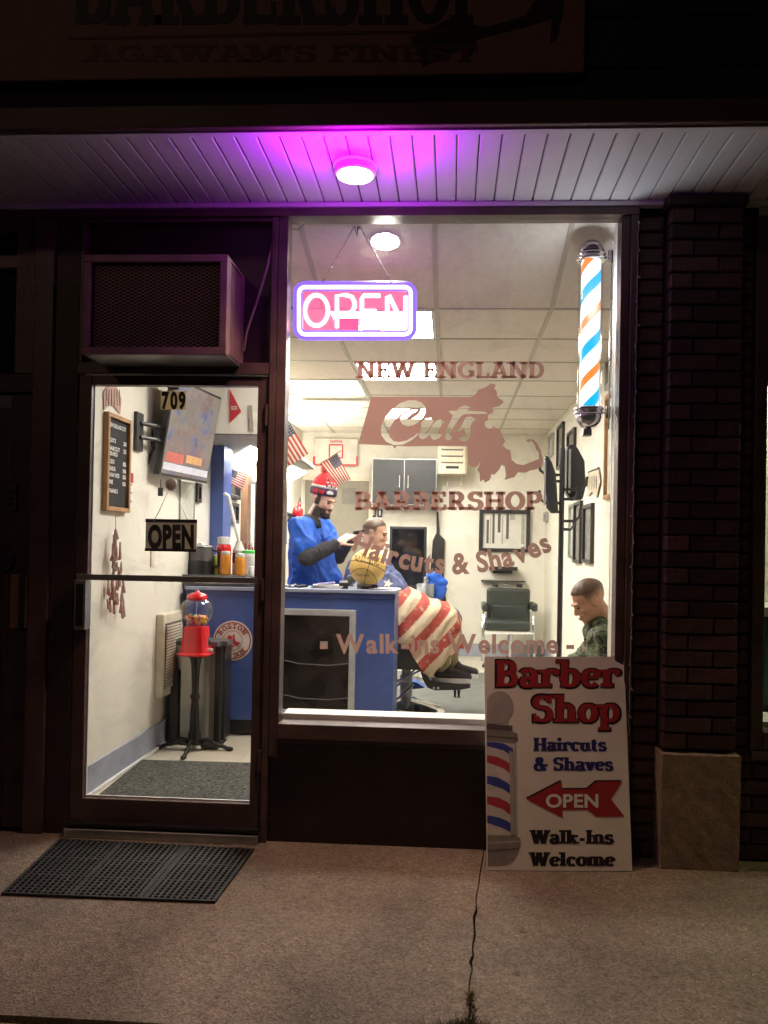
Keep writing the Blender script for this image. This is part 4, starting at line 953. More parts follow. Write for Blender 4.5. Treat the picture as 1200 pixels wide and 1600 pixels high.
(u0, v0), (u1, v1) = c4(487, 1085), c4(842, 995); put('OPEN', 'sans', fS_(.0026), (u0, v0, u1, v1), white, ss, off=.03, gap=.08)
pg = [mat('pole_print_'+n_, c_, .5, var=.12, scale=18) for n_, c_ in (('light', (.42, .38, .36)), ('mid', (.26, .23, .22)), ('dark', (.13, .11, .11)), ('white', (.62, .57, .55)), ('red', (.45, .05, .06)), ('blue', (.05, .07, .32)))]
dome = [(88, 520)]+[(175+95*math.sin(t), 410-108*math.cos(t)) for t in [rad(a) for a in range(-62, 141, 10)]]+[(235, 520)]
sp(dome, pg[0], .001, 'pole_dome'); sp([(88, 521), (262, 535), (262, 572), (88, 560)], pg[2], .001, 'pole_collar'); sp([(88, 561), (262, 573), (298, 590), (300, 640), (268, 655), (88, 640)], pg[1], .001, 'pole_collar'); sp([(88, 600), (298, 618), (299, 628), (88, 612)], pg[2], .0014, 'pole_collar')
sp([(88, 641), (268, 656), (278, 1275), (94, 1275)], pg[3], .001, 'pole_column'); sp([(240, 700), (269, 720), (278, 1274), (250, 1274)], pg[0], .0021, 'pole_edge'); sp([(272, 656), (290, 660), (298, 1274), (281, 1274)], mat('pole_glass_print', (.5, .45, .44), .5), .0009, 'pole_edge')
for k, pts in enumerate([[(89, 645), (140, 646), (200, 655), (265, 690), (265, 745), (200, 700), (90, 672)], [(90, 735), (160, 745), (220, 775), (268, 815), (268, 880), (200, 822), (90, 782)], [(90, 872), (160, 885), (220, 915), (270, 955), (271, 1015), (200, 962), (90, 925)], [(91, 1010), (170, 1022), (225, 1050), (272, 1090), (273, 1155), (200, 1100), (91, 1062)], [(92, 1140), (170, 1155), (230, 1180), (276, 1215), (277, 1268), (200, 1228), (92, 1190)]]):
    sp(pts, pg[5 if k % 2 == 0 else 4], .0015, 'pole_stripe')
sp([(94, 1276), (285, 1276), (315, 1300), (318, 1345), (300, 1400), (270, 1450), (220, 1478), (96, 1482)], pg[1], .001, 'pole_base'); sp([(94, 1320), (318, 1310), (317, 1322), (94, 1334)], pg[0], .0015, 'pole_base'); sp([(94, 1375), (308, 1360), (305, 1372), (94, 1390)], pg[2], .0015, 'pole_base')

# ============================================================ neon OPEN sign in the window
YN = .13
nn = thing('neon_open_sign', 'lit neon OPEN sign with violet border hanging in the window', 'neon sign', at(555, 445, Y=YN))
def em(name, col, s): return mat(name, (.06, .06, .06), .4, var=0, emit=col, es=s)
tw_ = em('neon_border_white', (.86, .78, 1), 4); tj = em('neon_violet_halo', (.32, .16, 1), 1.2); tr_ = em('neon_letter_core', (1, .86, .86), 4); trj = em('neon_pink_halo', (1, .4, .6), 1.0)
N_ = lambda L, y=YN: [at(a, b, Y=y) for a, b in L]
def rrect(x0, y0, x1, y1, r, n=6):
    o = []
    for cx, cy, a0 in ((x1-r, y0+r, -90), (x1-r, y1-r, 0), (x0+r, y1-r, 90), (x0+r, y0+r, 180)):
        o += [(cx+r*math.cos(rad(a0+90*i/n)), cy+r*math.sin(rad(a0+90*i/n))) for i in range(n+1)]
    return o
rb = rrect(467, 448.5, 642, 522.5, 10)
G().tube(N_(rb), .0095, 10, closed=True).done('border_tube', tw_, nn, smooth=True)
G().tube(N_(rrect(465.5, 447, 643.5, 524, 11), YN+.02), .025, 10, closed=True).done('border_halo', tj, nn, smooth=True)  # wider emissive tube behind the core paints its violet halo
O_ = [(494.5+18*math.cos(t)+0, 485+24*math.sin(t)) for t in [i*math.pi/12 for i in range(24)]]
lets = [(O_, True), ([(526.5, 512), (526.5, 462), (540, 461), (550, 464), (554, 472), (554, 480), (549, 488), (540, 490), (530, 490)], False), ([(594, 462), (568, 462), (565.5, 466), (565.5, 508), (568, 512), (595, 512)], False), ([(566, 486), (588, 486)], False), ([(605, 512), (605, 464), (608, 462), (631, 510), (634, 508), (634, 463)], False)]
for L, cl__ in lets:
    G().tube(N_(L), .009, 8, closed=cl__).done('letter_tube', tr_, nn, smooth=True); G().tube(N_(L, YN+.018), .015, 8, closed=cl__).done('letter_halo', trj, nn, smooth=True)  # wider pink tubes behind paint the glow around the letters
bk = bpy.data.materials.new('pink_glow_acrylic'); bk.use_nodes = True; n5 = bk.node_tree; n5.nodes.remove(n5.nodes['Principled BSDF'])
t5 = n5.nodes.new('ShaderNodeBsdfTransparent'); t5.inputs[0].default_value = (1, .6, .75, 1); e5 = n5.nodes.new('ShaderNodeEmission'); e5.inputs[0].default_value = (1, .22, .5, 1); e5.inputs[1].default_value = .4  # pink emission paints the tubes' glow onto the plate
a5 = n5.nodes.new('ShaderNodeAddShader'); n5.links.new(t5.outputs[0], a5.inputs[0]); n5.links.new(e5.outputs[0], a5.inputs[1]); n5.links.new(a5.outputs[0], n5.nodes['Material Output'].inputs[0])
G().prism(N_(rb, YN+.045), (0, .002, 0)).done('backing_plate', bk, nn)
G().box(at(528, 520, Y=YN+.05).x, at(560, 520, Y=YN+.05).x, YN+.048, YN+.075, at(540, 510, Y=YN).z, at(540, 492, Y=YN).z, b=.003).done('control_box', mat('red_glow_box', (.25, .01, .05), .4, emit=(.6, .0, .15), es=.5), nn)  # emission paints the red neon glow onto the box
def chain(a, b, name, parent, m, sag=0, n=22):
    g = G(); a, b = Vector(a), Vector(b); d = (b-a)
    for i in range(n):
        p = a+d*(i+.5)/n; t = d.normalized(); s_ = Vector((0, 1, 0)) if i % 2 else t.cross(Vector((0, 1, 0))).normalized()
        L = d.length/n*.62; g.tube([p+t*L*math.cos(q)+s_*.0042*math.sin(q) for q in [k*math.pi/3 for k in range(6)]], .0012, 4, closed=True)
    return g.done(name, m, parent)
ch = mat('chain_dark', (.12, .1, .14), .4, .6)
tp_ = at(558, 346, Y=YN); chain(tp_, at(503, 443, Y=YN), 'chain', nn, ch); chain(tp_, at(612, 442, Y=YN), 'chain', nn, ch)
g = G(); g.tube([tp_+Vector((0, 0, .01)), tp_+Vector((.012, 0, -.03)), tp_+Vector((-.004, 0, -.055)), tp_+Vector((-.012, 0, -.02)), tp_+Vector((.006, 0, .0)), tp_+Vector((.0, 0, -.07))], .003, 6); g.done('hook_loops', ch, nn)
G().tube([at(464, 492, Y=YN+.03), at(455, 480, Y=YN+.05), at(449, 450, Y=YN+.06), at(452, 420, Y=YN+.05)], .003, 6).done('power_cord', ch, nn)
G().tube([at(452, 357, Y=.09), at(466, 359, Y=.1), at(476, 350, Y=.1), at(478, 345, Y=.1)], .002, 6).done('power_cord', ch, nn)

# ============================================================ lit barber pole
YB = .17; pt = at(924, 400, Y=YB); pbm = at(920, 645, Y=YB); bx = (pt.x+pbm.x)/2
bp_ = thing('barber_pole', 'lit striped barber pole with chrome domes inside the window', 'barber pole', (bx, YB, pbm.z))
z1_, z0_ = at(922, 408, Y=YB).z, at(920, 638, Y=YB).z; R_ = .0585
sm_ = bpy.data.materials.new('lit_spiral'); sm_.use_nodes = True; n6 = sm_.node_tree; N6 = n6.nodes; L6 = n6.links; b6 = N6['Principled BSDF']; b6.inputs['Base Color'].default_value = (.05, .05, .05, 1); b6.inputs['Roughness'].default_value = .4
uvn = N6.new('ShaderNodeUVMap'); sx = N6.new('ShaderNodeSeparateXYZ'); L6.new(uvn.outputs[0], sx.inputs[0])
ad = N6.new('ShaderNodeMath'); ad.operation = 'MULTIPLY_ADD'; ad.inputs[1].default_value = 1.0; L6.new(sx.outputs[1], ad.inputs[0]); L6.new(sx.outputs[0], ad.inputs[2])
fr_ = N6.new('ShaderNodeMath'); fr_.operation = 'FRACT'; L6.new(ad.outputs[0], fr_.inputs[0])
rp6 = N6.new('ShaderNodeValToRGB'); rp6.color_ramp.interpolation = 'CONSTANT'; E6 = rp6.color_ramp.elements
seq = [(0, (.9, .95, 1)), (.14, (.85, .24, .035)), (.30, (.9, .95, 1)), (.62, (.0, .42, .75)), (.83, (.9, .95, 1))]
while len(E6) < len(seq): E6.new(.5)
for e, (p_, c_) in zip(E6, seq): e.position = p_; e.color = (*c_, 1)
L6.new(fr_.outputs[0], rp6.inputs[0]); L6.new(rp6.outputs[0], b6.inputs['Emission Color']); b6.inputs['Emission Strength'].default_value = 1.5
g = G(); n = 40; vs = [(bx+R_*.8*math.cos(q*2*math.pi/n), YB+R_*.8*math.sin(q*2*math.pi/n), z) for z in (z0_, z1_) for q in range(n+1)]
g.add(vs, [(q, q+1, n+1+q+1, n+1+q) for q in range(n)])
o = mk('spiral_cylinder', g.v, g.f, sm_, bp_, smooth=True); uv = o.data.uv_layers.new(name='UVMap')
turns = (z1_-z0_)/.285
for p in o.data.polygons:
    for li in p.loop_indices:
        vi = o.data.loops[li].vertex_index; q = vi % (n+1); top = vi > n
        uv.data[li].uv = (-q/n*1.0, (turns if top else 0)+.42)
G().lathe((bx, YB, 0), [(R_, z0_), (R_, z1_)], 40, cap=False).done('glass_tube', glass_mat('tube_glass', refl=.6), bp_, smooth=True)
for nm, zc_, s in (('top', z1_, 1), ('bottom', z0_, -1)):
    G().lathe((bx, YB, zc_), [(R_+.004, -.004*s), (R_+.012, 0), (R_+.014, .006*s), (R_+.010, .012*s), (R_+.006, .018*s), (R_+.012, .024*s), (R_+.01, .03*s), (R_, .034*s)], 40).done('collar', chrome, bp_, smooth=True)
    G().lathe((bx, YB, zc_+.034*s), [(R_+.004, 0), (R_+.004, .01*s), (R_-.003, .034*s), (R_-.02, .055*s), (R_-.042, .067*s), (.004, .071*s)], 40).done('dome', mat('smoked_dome', (.35, .3, .36), .08, .85) if s > 0 else chrome, bp_, smooth=True)
    zq = zc_+.02*s; G().tube([(bx+R_+.008, YB, zq), (.752, YB, zq)], .006, 8).done('arm', chrome, bp_); G().tube([(.752, YB, zq-.03), (.752, YB, zq+.03)], .012, 10).done('mount', chrome, bp_)
G().box(bx-.03, bx+.012, YB-.03, YB+.02, z0_-.135, z0_-.104, b=.004).done('bottom_cap', steel, bp_)
pl9 = lamp('POINT', (0, 0, 0), 5, (.86, .9, 1), .05); pl9.parent = bp_; pl9.location = Vector((0, -.1, .5)); pl9.visible_glossy = False; pl9.name = 'pole_light'
G().tube([(.756, YB, z0_-.1), (.756, YB, z1_+.05)], .004, 8).done('back_rod', chrome, bp_)
G().box(WX1-.002, RX1, .121, .14, .5, 2.9).done('front_wall_return', wallp)['kind'] = 'structure'

# ============================================================ left soffit with square lights
sz = 2.11
pl = [at(x, y, Z=sz) for x, y in ((330, 679), (402, 678))]
cR = at(492, 733, Z=sz); pf = at(402, 678, Z=sz)
sfz = thing('wall_soffit', 'boxed white soffit over the counter end with angled underside', 'soffit', (-1.5, 2.0, sz))
y_f = pf.y; poly = [(RX0+.001, y_f), (pf.x+.02, y_f), (cR.x, cR.y), (RX0+.001, cR.y+.25)]
G().box(RX0+.001, pf.x+.02, y_f, y_f+.3, sz, CZ-.01).done('box', wallp, sfz)
G().prism([(RX0+.001, y_f+.301, sz), (pf.x+.08, y_f+.301, sz), (cR.x, cR.y, sz), (RX0+.001, cR.y+.25, sz)], (0, 0, .03)).done('shelf_panel', wallp, sfz)
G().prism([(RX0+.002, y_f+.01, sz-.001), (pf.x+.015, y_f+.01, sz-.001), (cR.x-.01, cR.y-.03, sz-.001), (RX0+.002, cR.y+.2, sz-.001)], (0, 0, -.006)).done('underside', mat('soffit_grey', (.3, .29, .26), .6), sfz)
for px_ in ([(362, 716), (391, 697), (408, 704), (396, 729)], [(430, 727), (455, 727), (478, 738), (454, 752), (430, 745)]):
    q = [at(a, b, Z=sz-.008) for a, b in px_]
    t = thing('soffit_light', 'angled flat light glowing under the soffit, %s' % ('left of the brown mullion' if px_[0][0] < 400 else 'just right of the brown mullion'), 'light', q[0], 'flat lights under the soffit')
    G().prism(q, (0, 0, -.006)).done('panel', panelm, t)
strip = thing('strip_light', 'bright strip light behind the soffit glowing on the ceiling', 'light', (-1.0, 3.3, CZ-.12))
G().box(-1.35, -.85, 3.7, 3.76, CZ-.09, CZ-.05, b=.005).done('tube', em('strip_glow', (1, .95, .75), 25), strip); G().box(-1.4, -.8, 3.68, 3.78, CZ-.048, CZ-.03).done('bracket', white, strip)
# pennants on the soffit face
for nm, L, m, lab_ in (('pennant', [(359, 608), (377, 643), (359, 661)], er, 'red triangular pennant on the white soffit face right of the television'), ('paper_scroll', [(388, 633), (394, 634), (396, 675), (389, 672)], tanp, 'narrow tan paper strip on the soffit face beside the mullion')):
    q = [at(a, b, Y=y_f-.006) for a, b in L]; tag(G().prism(q, (0, .003, 0)).done(nm, m, loc=q[0]), lab_, nm.split('_')[0])
q = at(366, 640, Y=y_f-.008); put('SOX', 'sans', planeY(y_f-.009), (361, 640, 371, 634), white, None, name='pennant_print', joined=True)
for o in [o for o in S.objects if o.name.startswith('pennant_print')]: o.parent = bpy.data.objects['pennant']; o.location = -bpy.data.objects['pennant'].location

# ============================================================ left wall behind the counter
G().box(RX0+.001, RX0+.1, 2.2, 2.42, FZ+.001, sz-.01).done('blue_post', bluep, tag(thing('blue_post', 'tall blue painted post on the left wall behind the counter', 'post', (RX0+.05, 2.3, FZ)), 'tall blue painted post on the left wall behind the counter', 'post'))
def onLbox(x0, x1, y0, y1, d=.02, d0=0):
    a, b = onL(x0, y1), onL(x1, y0); ym = (a.y+b.y)/2; zt_ = onL((x0+x1)/2, y0).z; zb_ = onL((x0+x1)/2, y1).z; return (RX0+.001+d0, RX0+d0+d, a.y, b.y, zb_, zt_)
def onRbox(x0, x1, y0, y1, d=.02, d0=0):
    a, b = onR(x1, y1), onR(x0, y0); zt_ = onR((x0+x1)/2, y0).z; zb_ = onR((x0+x1)/2, y1).z; return (RX1-d0-d, RX1-.001-d0, a.y, b.y, zb_, zt_)
def framed(name, label, bx6, wall, fm, pm, fw=.03, group=None, cat='picture'):
    x0, x1, y0, y1, z0, z1 = bx6; t = thing(name, label, cat, ((x0+x1)/2, (y0+y1)/2, z0), group)
    if wall in 'LR':
        fw = min(fw, (y1-y0)*.25)
        for r in ((y0, y1, z0, z0+fw), (y0, y1, z1-fw, z1), (y0, y0+fw, z0+fw+.0003, z1-fw-.0003), (y1-fw, y1, z0+fw+.0003, z1-fw-.0003)): G().box(x0, x1, r[0], r[1], r[2], r[3], b=.002).done('frame', fm, t)
        xi = (x0, x0+.006) if wall == 'L' else (x1-.006, x1)
        G().box(xi[0], xi[1], y0+fw, y1-fw, z0+fw, z1-fw).done('picture', pm, t)
    else:
        for r in ((x0, x1, z0, z0+fw), (x0, x1, z1-fw, z1), (x0, x0+fw, z0+fw+.0003, z1-fw-.0003), (x1-fw, x1, z0+fw+.0003, z1-fw-.0003)): G().box(r[0], r[1], y0, y1, r[2], r[3], b=.003).done('frame', fm, t)
        G().box(x0+fw, x1-fw, y1-.008, y1-.002, z0+fw, z1-fw).done('picture', pm, t)
    return t
print_ = mat('print_faint', (.5, .52, .42), .4, var=.5, scale=30, col2=(.72, .72, .62)); printd = mat('print_dark', (.08, .08, .08), .3, var=.8, scale=22, col2=(.4, .38, .34)); mirror = mat('mirror', (.8, .82, .8), .03, 1, var=0)
framed('style_chart', 'pale green chart of small pictures on the left wall below the television', onLbox(278, 303, 752, 848, .012), 'L', steel, print_, .012)
framed('framed_print', 'small black framed print on the left wall right of the chart', onLbox(304, 312, 755, 785, .02), 'L', blackp, printd)
dd = thing('side_door', 'dark brown door in the left wall far behind the counter', 'door', (RX0, 3.6, FZ))
x6 = onLbox(384, 404, 752, 900, .03); G().box(x6[0], x6[1], x6[2], x6[3], FZ+.001, x6[5]).done('leaf', mat('dark_door', (.06, .052, .045), .4), dd)
x7 = onLbox(374, 383.5, 748, 900, .06); G().box(x7[0], x7[1], x7[2], x7[3], FZ+.001, x6[5]+.03).done('casing', mat('door_wood', (.2, .11, .06), .5), dd)
x8 = onLbox(379, 383, 748, 900, .03, .0605); G().box(x8[0], x8[1], x8[2], x8[3], 1.0, x6[5]-.05).done('edge_strip', white, dd)
framed('station_mirror', 'dark framed station mirror on the left wall under the striped flag', onLbox(342, 372, 728, 778, .03), 'L', blackp, mat('dim_mirror', (.1, .1, .1), .15, .5))
framed('framed_print', 'black framed poster with white jerseys on the left wall behind the bottles', onLbox(349, 369, 785, 817, .03), 'L', blackp, printd)
sh = thing('station_shelf', 'low black station shelf along the left wall behind the barber', 'shelf', (-1.6, 3.5, .9))
G().box(RX0+.001, RX0+.36, 2.75, 4.6, .88, .92, b=.004).done('top', blackp, sh); G().box(RX0+.001, RX0+.34, 2.8, 4.55, FZ+.001, .879).done('cabinet', bluedk, sh)
p = at(448, 925, Y=3.2)
for nm, lab_, px0, px1, py0, py1, Y_, m in (('speaker_box', 'small black speaker hanging beside the blue post', 337, 352, 760, 792, 2.6, blackp), ('clipper_case', 'black clipper case on the shelf left of the barber shoulder', 441, 458, 802, 816, 3.3, blackp), ('tissue_box', 'white box on the shelf just left of the barber', 441, 452, 790, 801, 3.3, white)):
    a, b = at(px0, py1, Y=Y_), at(px1, py0, Y=Y_); t = thing(nm, lab_, nm.split('_')[1], ((a.x+b.x)/2, Y_, a.z)); G().box(a.x, b.x, Y_-.05, Y_+.06, a.z, b.z, b=.008).done('body', m, t)
    G().lathe(((a.x+b.x)/2, Y_-.051, (a.z+b.z)/2), [(min(.02, (b.z-a.z)*.3), 0), (min(.02, (b.z-a.z)*.3), .003)], 14, axis='Y').done('dial', steel, t)
a = at(465, 812, Y=3.4); t = thing('red_bag', 'red cloth bag hanging behind the barber shoulder', 'bag', a)
g = G(); g.ell(a+Vector((0, 0, .06)), (.05, .04, .07), 14, 10); g.cone(a+Vector((0, 0, .1)), .03, a+Vector((.02, 0, .15)), .012); g.done('cloth', redg, t, smooth=True); G().tube([a+Vector((.0, 0, .14)), a+Vector((.02, 0, .2)), a+Vector((.03, 0, .14))], .005, 6).done('strap', blackp, t)
q1 = at(447, 760, Y=3.2); G().tube([q1, at(447, 850, Y=3.2)], .01, 8).done('lamp_stem', steel, tag(thing('floor_rod', 'pale metal rod standing beside the mullion behind the barber', 'rod', (q1.x, 3.2, .9)), 'pale metal rod standing beside the mullion behind the barber', 'rod'))

# ---- flags on sticks
fw_, fr2, fb = mat('flag_white', (.75, .68, .55), .8, var=.04), mat('flag_red', (.42, .04, .04), .8, var=.06), mat('flag_blue', (.05, .055, .1), .8, var=.06)
def flag(HT, FT, FB, HB, Y, label, st0, st1):
    t = thing('small_flag', label, 'flag', at(*HT, Y=Y), 'stars and stripes flags on sticks')
    def q(u, v, d=0):
        a = Vector(HT).lerp(Vector(FT), u); b = Vector(HB).lerp(Vector(FB), u); c = a.lerp(b, v); return at(c.x, c.y, Y=Y+.012*math.sin(u*5+v*2)-d)
    for k in range(13):
        g = G(); n = 8; vs = [q(i/n, (k+dv)/13) for i in range(n+1) for dv in (0, 1)]
        g.add(vs, [(2*i, 2*i+1, 2*i+3, 2*i+2) for i in range(n)]); o = mk('stripe', g.v, g.f, fr2 if k % 2 == 0 else fw_, t)
    g = G(); n = 5; vs = [q(i/n*.42, j/n*.54, .003) for i in range(n+1) for j in range(n+1)]
    g.add(vs, [(i*(n+1)+j, i*(n+1)+j+1, (i+1)*(n+1)+j+1, (i+1)*(n+1)+j) for i in range(n) for j in range(n)]); c = mk('canton', g.v, g.f, fb, t)
    g = G()
    for i in range(6):
        for j in range(5):
            u0, v0 = .035+i*.066, .05+j*.1; pp = [q(u0+(.019 if k % 2 else .008)*math.cos(k*math.pi/5), v0+(.03 if k % 2 else .012)*math.sin(k*math.pi/5), .005) for k in range(10)]; g.add(pp, [tuple(range(10))])
    mk('stars', g.v, g.f, fw_, c)
    G().tube([at(*st0, Y=Y+.006), at(*st1, Y=Y+.006)], .004, 6).done('stick', wood, t)
flag((447.5, 652), (482, 709), (447, 733), (412, 676), 2.1, 'striped flag hanging at the left edge of the window over the soffit light', (459, 644), (408, 678))
flag((526.5, 708), (548, 749), (528, 759), (500, 724), 2.3, 'striped flag hanging above the red beanie', (533, 704), (496, 727))
flag((362, 733), (386, 741), (379, 766), (354, 752), 2.6, 'small crumpled flag over the bottles behind the blue post', (364, 729), (352, 756))

# ---- things on the counter
TZ = CT+.0245
def onC(px, Y): v = at(px, 900, Y=Y); return Vector((v.x, Y, TZ))
def jar(px, Y, r, h, label, m, lidm, cat='jar', lidh=.02, name=None, prof=None):
    c = onC(px, Y); t = thing(name or cat, label, cat, c)
    G().lathe(c, prof or [(r*.95, 0), (r, .008), (r, h-.02), (r*.85, h)], 20).done('body', m, t, smooth=False); G().lathe(c, [(r*.9, h+.0005), (r*.9, h+lidh), (r*.5, h+lidh+.003)], 20).done('lid', lidm, t); return t
amber = mat('amber_gel', (.62, .25, .03), .25, var=.1); clr = mat('frosted_plastic', (.6, .6, .55), .3); green = mat('green_cap', (.08, .6, .12), .4)
tr0 = onC(298, 1.66); tr1 = onC(405, 1.66); dr_ = thing('cash_drawer', 'low dark grey cash drawer on the counter left end behind the push bar', 'drawer', (tr0.x+.1, 1.75, TZ))
hD = at(340, 899, Y=1.6).z-TZ
G().box(tr0.x-.08, tr1.x, 1.6, 1.9, TZ, TZ+hD, b=.006).done('case', mat('drawer_grey', (.07, .07, .068), .4), dr_); G().box(tr0.x+.05, tr1.x-.05, 1.594, 1.5995, TZ+.02, TZ+.026).done('slot', steel, dr_)
TZ += hD+.0005
jar(352, 1.74, .036, .14, 'amber jar with pale lid on the dark drawer, left of its twin', amber, clr, group if 0 else 'jar')
jar(374.5, 1.72, .036, .125, 'amber jar with clear lid on the dark drawer nearest the mullion', amber, clr, 'jar')
jar(349, 1.85, .052, .21, 'red canister with white lid behind the amber jars', redg, white, 'canister', .05)
jar(388, 1.85, .05, .15, 'white tub with green band beside the mullion', clr, green, 'tub', .02)
jar(337, 1.82, .025, .13, 'yellow green plastic cup at the canister foot', mat('lime_cup', (.5, .65, .1), .4), clr, 'cup', .003)
jar(393, 1.68, .022, .05, 'small white round pot near the mullion on the drawer', white, white, 'pot', .01)
c = onC(372, 1.86); t = thing('pump_bottle', 'tall white neck pump dispenser rising above the amber jars', 'bottle', c)
G().lathe(c, [(.04, 0), (.042, .01), (.042, .17), (.03, .2), (.018, .235)], 20).done('body', clr, t, smooth=False); G().lathe(c, [(.043, .08), (.043, .15)], 20).done('label', blackp, t)
G().tube([c+Vector((0, 0, .235)), at(365, 810, Y=1.86), at(357, 775, Y=1.86), at(350, 771, Y=1.86)], .012, 10).done('neck', white, t)
g = G(); c = onC(391, 1.95); t = thing('brush_jar', 'clear jar stuffed with combs and brushes by the mullion', 'jar', c)
G().lathe(c, [(.045, 0), (.05, .2)], 20, cap=False).done('glass', glass_mat('jar_glass'), t)
for k in range(9): a_ = k*.7; G().tube([c+Vector((.015*math.cos(a_), .015*math.sin(a_), .01)), c+Vector((.04*math.cos(a_), .03*math.sin(a_), .2+.03*math.sin(k*3)))], .006, 6).done('comb', random.choice([blackp, steel, clr, redg]), t)
TZ -= hD+.0005
c = onC(313, 1.78); t = thing('coffee_urn', 'black cylindrical coffee urn on the counter left end', 'urn', c); hu = at(313, 853, Y=1.7).z-TZ
G().lathe(c, [(.08, 0), (.088, .01), (.088, hu*.62), (.084, hu*.64)], 28).done('body', blackp, t, smooth=False); G().lathe(c, [(.083, hu*.645), (.083, hu*.95), (.07, hu*.97)], 28).done('upper', mat('urn_grey', (.1, .1, .1), .25), t); G().lathe(c, [(.088, hu*.972), (.086, hu), (.03, hu+.01), (.015, hu+.02)], 28).done('lid', steel, t); G().tube([c+Vector((.084, 0, hu*.9)), c+Vector((.13, -.01, hu*.85)), c+Vector((.13, -.01, hu*.5)), c+Vector((.086, 0, hu*.45))], .01, 8).done('handle', blackp, t)
# basketball
bcx = at(574.5, 894, Y=1.74); rB = 28.5*(3.76+1.74)/FPX; bcx = Vector((bcx.x, 1.74, TZ+.022+rB))
bb = thing('basketball', 'worn yellow basketball resting on a small stand on the counter', 'ball', bcx)
G().ell(bcx, rB, 40, 28).done('ball', mat('worn_ball', (.9, .6, .16), .5, var=.12, scale=9, bump=.35, bscale=260), bb, smooth=True)
seam = mat('seam_black', (.04, .03, .02), .6)
Rb = Matrix.Rotation(.28, 3, 'Y') @ Matrix.Rotation(-.25, 3, 'X')
def seamline(f):
    pts = []
    for i in range(64):
        v = Vector(f(i*math.pi/32)).normalized()*rB*1.0; pts.append(bcx+Rb@v)
    G().tube(pts, .0022, 5, closed=True).done('seam', seam, bb)
seamline(lambda t: (math.cos(t), math.sin(t), .0)); seamline(lambda t: (math.sin(t)*.35+.35, -math.cos(t)*.9, math.sin(t)*.95) if 0 else (.12, math.cos(t), math.sin(t)))
seamline(lambda t: (math.cos(t), math.sin(t), .62+.28*math.cos(2*t))); seamline(lambda t: (math.cos(t), math.sin(t), -.62-.28*math.cos(2*t)))
def onBall(u, v):
    q = at(u, v, Y=1.7); r = (q-CAM).normalized(); oc = CAM-bcx; b_ = oc.dot(r); c_ = oc.dot(oc)-(rB*1.006)**2; D_ = b_*b_-c_
    return CAM+r*(-b_-math.sqrt(max(D_, 0)))
put('SPALDING', 'slab', lambda u, v: onBall(u, v+(u-575)*.28), (554, 880, 592, 872), seam, bb, name='print', joined=True, wt=.2, wn=.14)
g = G()
for k in range(40): u = 555+k*.55; g.add([onBall(u, 897+1.6*math.sin(k*1.7)+(k/18)), onBall(u+.9, 897.4+1.6*math.sin((k+1)*1.7)+(k/18)), onBall(u+.9, 898.2+1.6*math.sin((k+1)*1.7)+(k/18)), onBall(u, 897.8+1.6*math.sin(k*1.7)+(k/18))], [(0, 1, 2, 3)])
mk('signature', g.v, g.f, seam, bb)
stn = thing('ball_stand', 'small dark stand under the basketball on the counter', 'stand', (bcx.x, 1.74, TZ)); G().lathe((bcx.x, 1.74, TZ), [(.05, 0), (.05, .012), (.036, .018)], 20).done('ring', blackp, stn); G().box(bcx.x+.03, bcx.x+.07, 1.72, 1.76, TZ, TZ+.03, b=.003).done('foot', blackp, stn); G().box(bcx.x-.07, bcx.x-.03, 1.72, 1.76, TZ, TZ+.028, b=.003).done('foot', steel, stn)
# magazines, papers, tools
pap = mat('magazine_page', (.7, .68, .66), .4); pur = mat('magazine_violet', (.4, .35, .62), .4)
c = onC(512, 1.66); t = thing('magazine_stack', 'stack of magazines with a violet cover on the counter near the barber', 'magazines', c)
for k in range(4): a_ = .1*k-.15; G().obox(c+Vector((0, .05, .004+.0055*k)), (math.cos(a_), math.sin(a_), 0), (-math.sin(a_), math.cos(a_), 0), (0, 0, 1), .105, .075, .0026).done('magazine', pap, t)
G().obox(c+Vector((-.02, .06, .032)), (1, .1, .1), (-.1, 1, .0), (-.1, 0, 1), .06, .05, .003).done('cover', pur, t)
c = onC(462, 1.7); t = thing('tool_pile', 'small pile of clips and black clippers on the counter left end of the window', 'tools', c)
for k in range(9):
    p = c+Vector((random.uniform(-.1, .1), random.uniform(-.03, .08), .008+.003*(k % 3))); a_ = random.random()*3; G().obox(p, (math.cos(a_), math.sin(a_), .1), (-math.sin(a_), math.cos(a_), 0), (-.1, 0, 1), .035, .009, .006).done('tool', random.choice([blackp, blackp, steel, pap]), t)
c = onC(608, 1.66); t = thing('paper_sheets', 'loose white papers at the right end of the counter', 'papers', c)
for k in range(3): a_ = .2*k; G().obox(c+Vector((-.03*k, .03, .0015+.002*k)), (math.cos(a_), math.sin(a_), 0), (-math.sin(a_), math.cos(a_), 0), (0, 0, 1), .08, .055, .0008).done('sheet', pap, t)
c = onC(537, 1.66); t = thing('card_holder', 'small black and white card holder beside the magazines', 'card holder', c); G().obox(c+Vector((0, .0, .02)), (1, .3, 0), (-.3, 1, 0), (0, 0, 1), .03, .012, .02).done('holder', blackp, t); G().obox(c+Vector((0, .004, .035)), (1, .3, 0), (-.3, 1, 0), (0, .1, 1), .027, .004, .02).done('card', pap, t)

